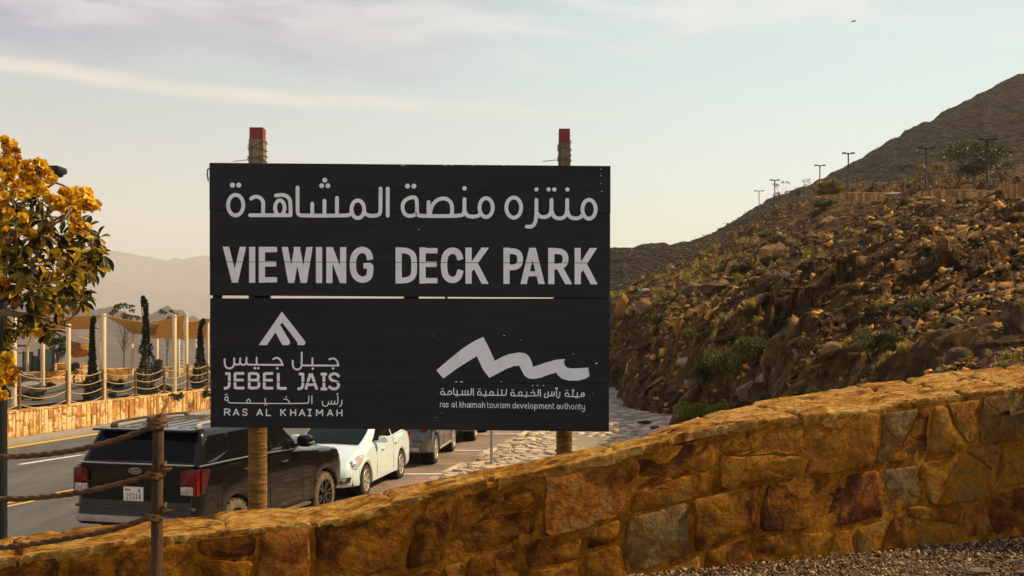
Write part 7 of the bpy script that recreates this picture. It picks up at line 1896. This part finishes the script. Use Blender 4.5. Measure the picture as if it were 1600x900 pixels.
def put_leaf(p, d, size, part):
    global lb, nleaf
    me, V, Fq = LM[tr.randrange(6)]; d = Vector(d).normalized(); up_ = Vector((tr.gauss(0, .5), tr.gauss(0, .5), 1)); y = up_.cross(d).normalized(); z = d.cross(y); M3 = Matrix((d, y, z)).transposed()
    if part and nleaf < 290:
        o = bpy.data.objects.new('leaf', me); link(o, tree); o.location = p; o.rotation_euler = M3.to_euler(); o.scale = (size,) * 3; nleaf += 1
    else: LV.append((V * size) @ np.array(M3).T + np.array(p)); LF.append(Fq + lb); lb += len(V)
# leaf whorls: density map in view, crown outline traced as circles with real depth spread
WH = [(150, 385, 14), (160, 372, 12), (140, 370, 12), (128, 398, 16), (150, 402, 12), (165, 396, 8), (120, 420, 18), (140, 425, 14), (152, 425, 10), (160, 412, 9), (130, 455, 14), (118, 472, 12), (135, 470, 10), (105, 440, 18), (95, 460, 16), (80, 430, 18), (85, 400, 18), (105, 380, 16), (110, 400, 16), (66, 455, 16), (60, 418, 18),
      (35, 440, 18), (30, 410, 18), (10, 425, 18), (5, 455, 14), (20, 465, 14), (60, 385, 16), (35, 380, 16), (10, 385, 16), (-10, 400, 20), (20, 350, 16), (5, 330, 14), (45, 345, 14), (65, 345, 14), (85, 335, 10), (25, 325, 12), (100, 360, 14), (120, 350, 8), (80, 365, 14), (38, 505, 14), (58, 515, 12), (62, 500, 10), (30, 515, 12), (75, 512, 8), (0, 360, 16), (-20, 350, 20), (-20, 450, 18), (3, 545, 10), (5, 590, 12), (0, 520, 10), (5, 560, 10), (100, 470, 12), (72, 470, 12), (48, 465, 12), (8, 300, 12), (60, 310, 8), (110, 425, 12), (45, 425, 14), (25, 395, 14), (140, 355, 7)]
for wi, (u, v, rpx) in enumerate(WH):
    u -= 6 * max(0, u) / 165; rpx *= .9
    for k in range((3 if wi % 2 else 2) if rpx > 10 else 1 + wi % 2):
        dd = tr.uniform(-.45, .45); c = TP(u + tr.gauss(0, rpx * .5), v + tr.gauss(0, rpx * .5), dd); axis_ = Vector((tr.gauss(.3, .6), tr.gauss(-.2, .6), tr.gauss(-.1, .5))).normalized()
        for j in range(tr.randint(7, 10)):
            a = j * 2.4; s1 = axis_.cross(Vector((0.2, .3, 1))).normalized(); s2 = axis_.cross(s1); d = axis_ * tr.uniform(.1, .9) + s1 * math.cos(a) + s2 * math.sin(a); d.z -= .25
            put_leaf(c + d.normalized() * .01, d, tr.uniform(.060, .105), (dd < .05))
def flower_cluster(u, v, rpx, d=0.0, n=None):
    c = TP(u, v, d); R_ = rpx * DT / F; n = n or int(8 + rpx * 1.4); V, Fq, nb = [], [], 0
    g = np.random.default_rng(abs(int(u * 7 + v * 13)) + 3)
    for k in range(n):
        o = g.normal(0, 1, 3); o /= np.linalg.norm(o); cc = np.array(c) + o * R_ * g.uniform(.25, 1.2) * np.array([1.15, 1, .85]); rr = .020 * g.uniform(.8, 1.3)
        s1 = np.cross(o, [.3, .1, 1]); s1 /= np.linalg.norm(s1); s2 = np.cross(o, s1); L5 = 5; base = cc - o * .015
        ring1, ring2 = [], []
        for j in range(10):
            a = j * math.pi / 5; k1 = 1.0 if j % 2 else .72; w = g.uniform(-.35, .35)
            ring1.append(cc + (s1 * math.cos(a) + s2 * math.sin(a)) * rr * .45); ring2.append(cc + (s1 * math.cos(a) + s2 * math.sin(a)) * rr * 1.35 * k1 + o * rr * (.35 + w))
        b = nb; V += [base] + ring1 + ring2; nb += 21
        for j in range(10): Fq += [(b, b + 1 + j, b + 1 + (j + 1) % 10, b + 1 + (j + 1) % 10), (b + 1 + j, b + 11 + j, b + 11 + (j + 1) % 10, b + 1 + (j + 1) % 10)]
    tri = []
    for f in Fq:
        tri.append((f[0], f[1], f[2]))
        if f[3] != f[2]: tri.append((f[0], f[2], f[3]))
    np_mesh('flower_cluster', np.array(V), np.array(tri), m_flow, tree)
FL = [(128, 305, 13), (137, 318, 12), (118, 312, 11), (145, 322, 8), (112, 300, 8), (12, 228, 12), (20, 245, 9), (4, 240, 11), (12, 256, 7), (8, 220, 6), (46, 258, 7), (65, 258, 6), (72, 270, 6), (60, 254, 4), (10, 275, 14), (0, 290, 16), (28, 285, 12), (45, 282, 11), (50, 296, 12), (70, 300, 12), (82, 310, 11), (30, 300, 11), (62, 288, 8), (90, 322, 9), (100, 325, 10), (108, 333, 6), (118, 328, 6),
      (120, 357, 10), (110, 362, 9), (130, 362, 9), (45, 368, 11), (60, 380, 8), (75, 360, 8), (10, 350, 10), (25, 366, 9), (5, 320, 9), (12, 332, 7), (3, 452, 15), (12, 444, 10), (-5, 440, 14), (72, 478, 11), (82, 482, 9), (66, 470, 7), (8, 575, 10), (15, 590, 12), (5, 600, 10), (12, 560, 8), (4, 618, 8), (-3, 585, 12), (92, 400, 5), (60, 520, 5), (35, 340, 6), (80, 280, 5), (100, 300, 5), (40, 275, 6), (-20, 330, 16), (-25, 280, 18), (-20, 380, 12)]
fr_ = random.Random(4)
for u, v, r_ in FL:
    if r_ >= 9 and (u, v) not in ((128, 305), (137, 318), (3, 452), (8, 575), (15, 590), (12, 228)):
        for q in range(3): flower_cluster(u + fr_.gauss(0, r_ * .75), v + fr_.gauss(0, r_ * .7), r_ * fr_.uniform(.35, .6), fr_.uniform(-.4, .25), int(3 + r_ * .42))
    else: flower_cluster(u, v, r_ * .9, fr_.uniform(-.3, .05))
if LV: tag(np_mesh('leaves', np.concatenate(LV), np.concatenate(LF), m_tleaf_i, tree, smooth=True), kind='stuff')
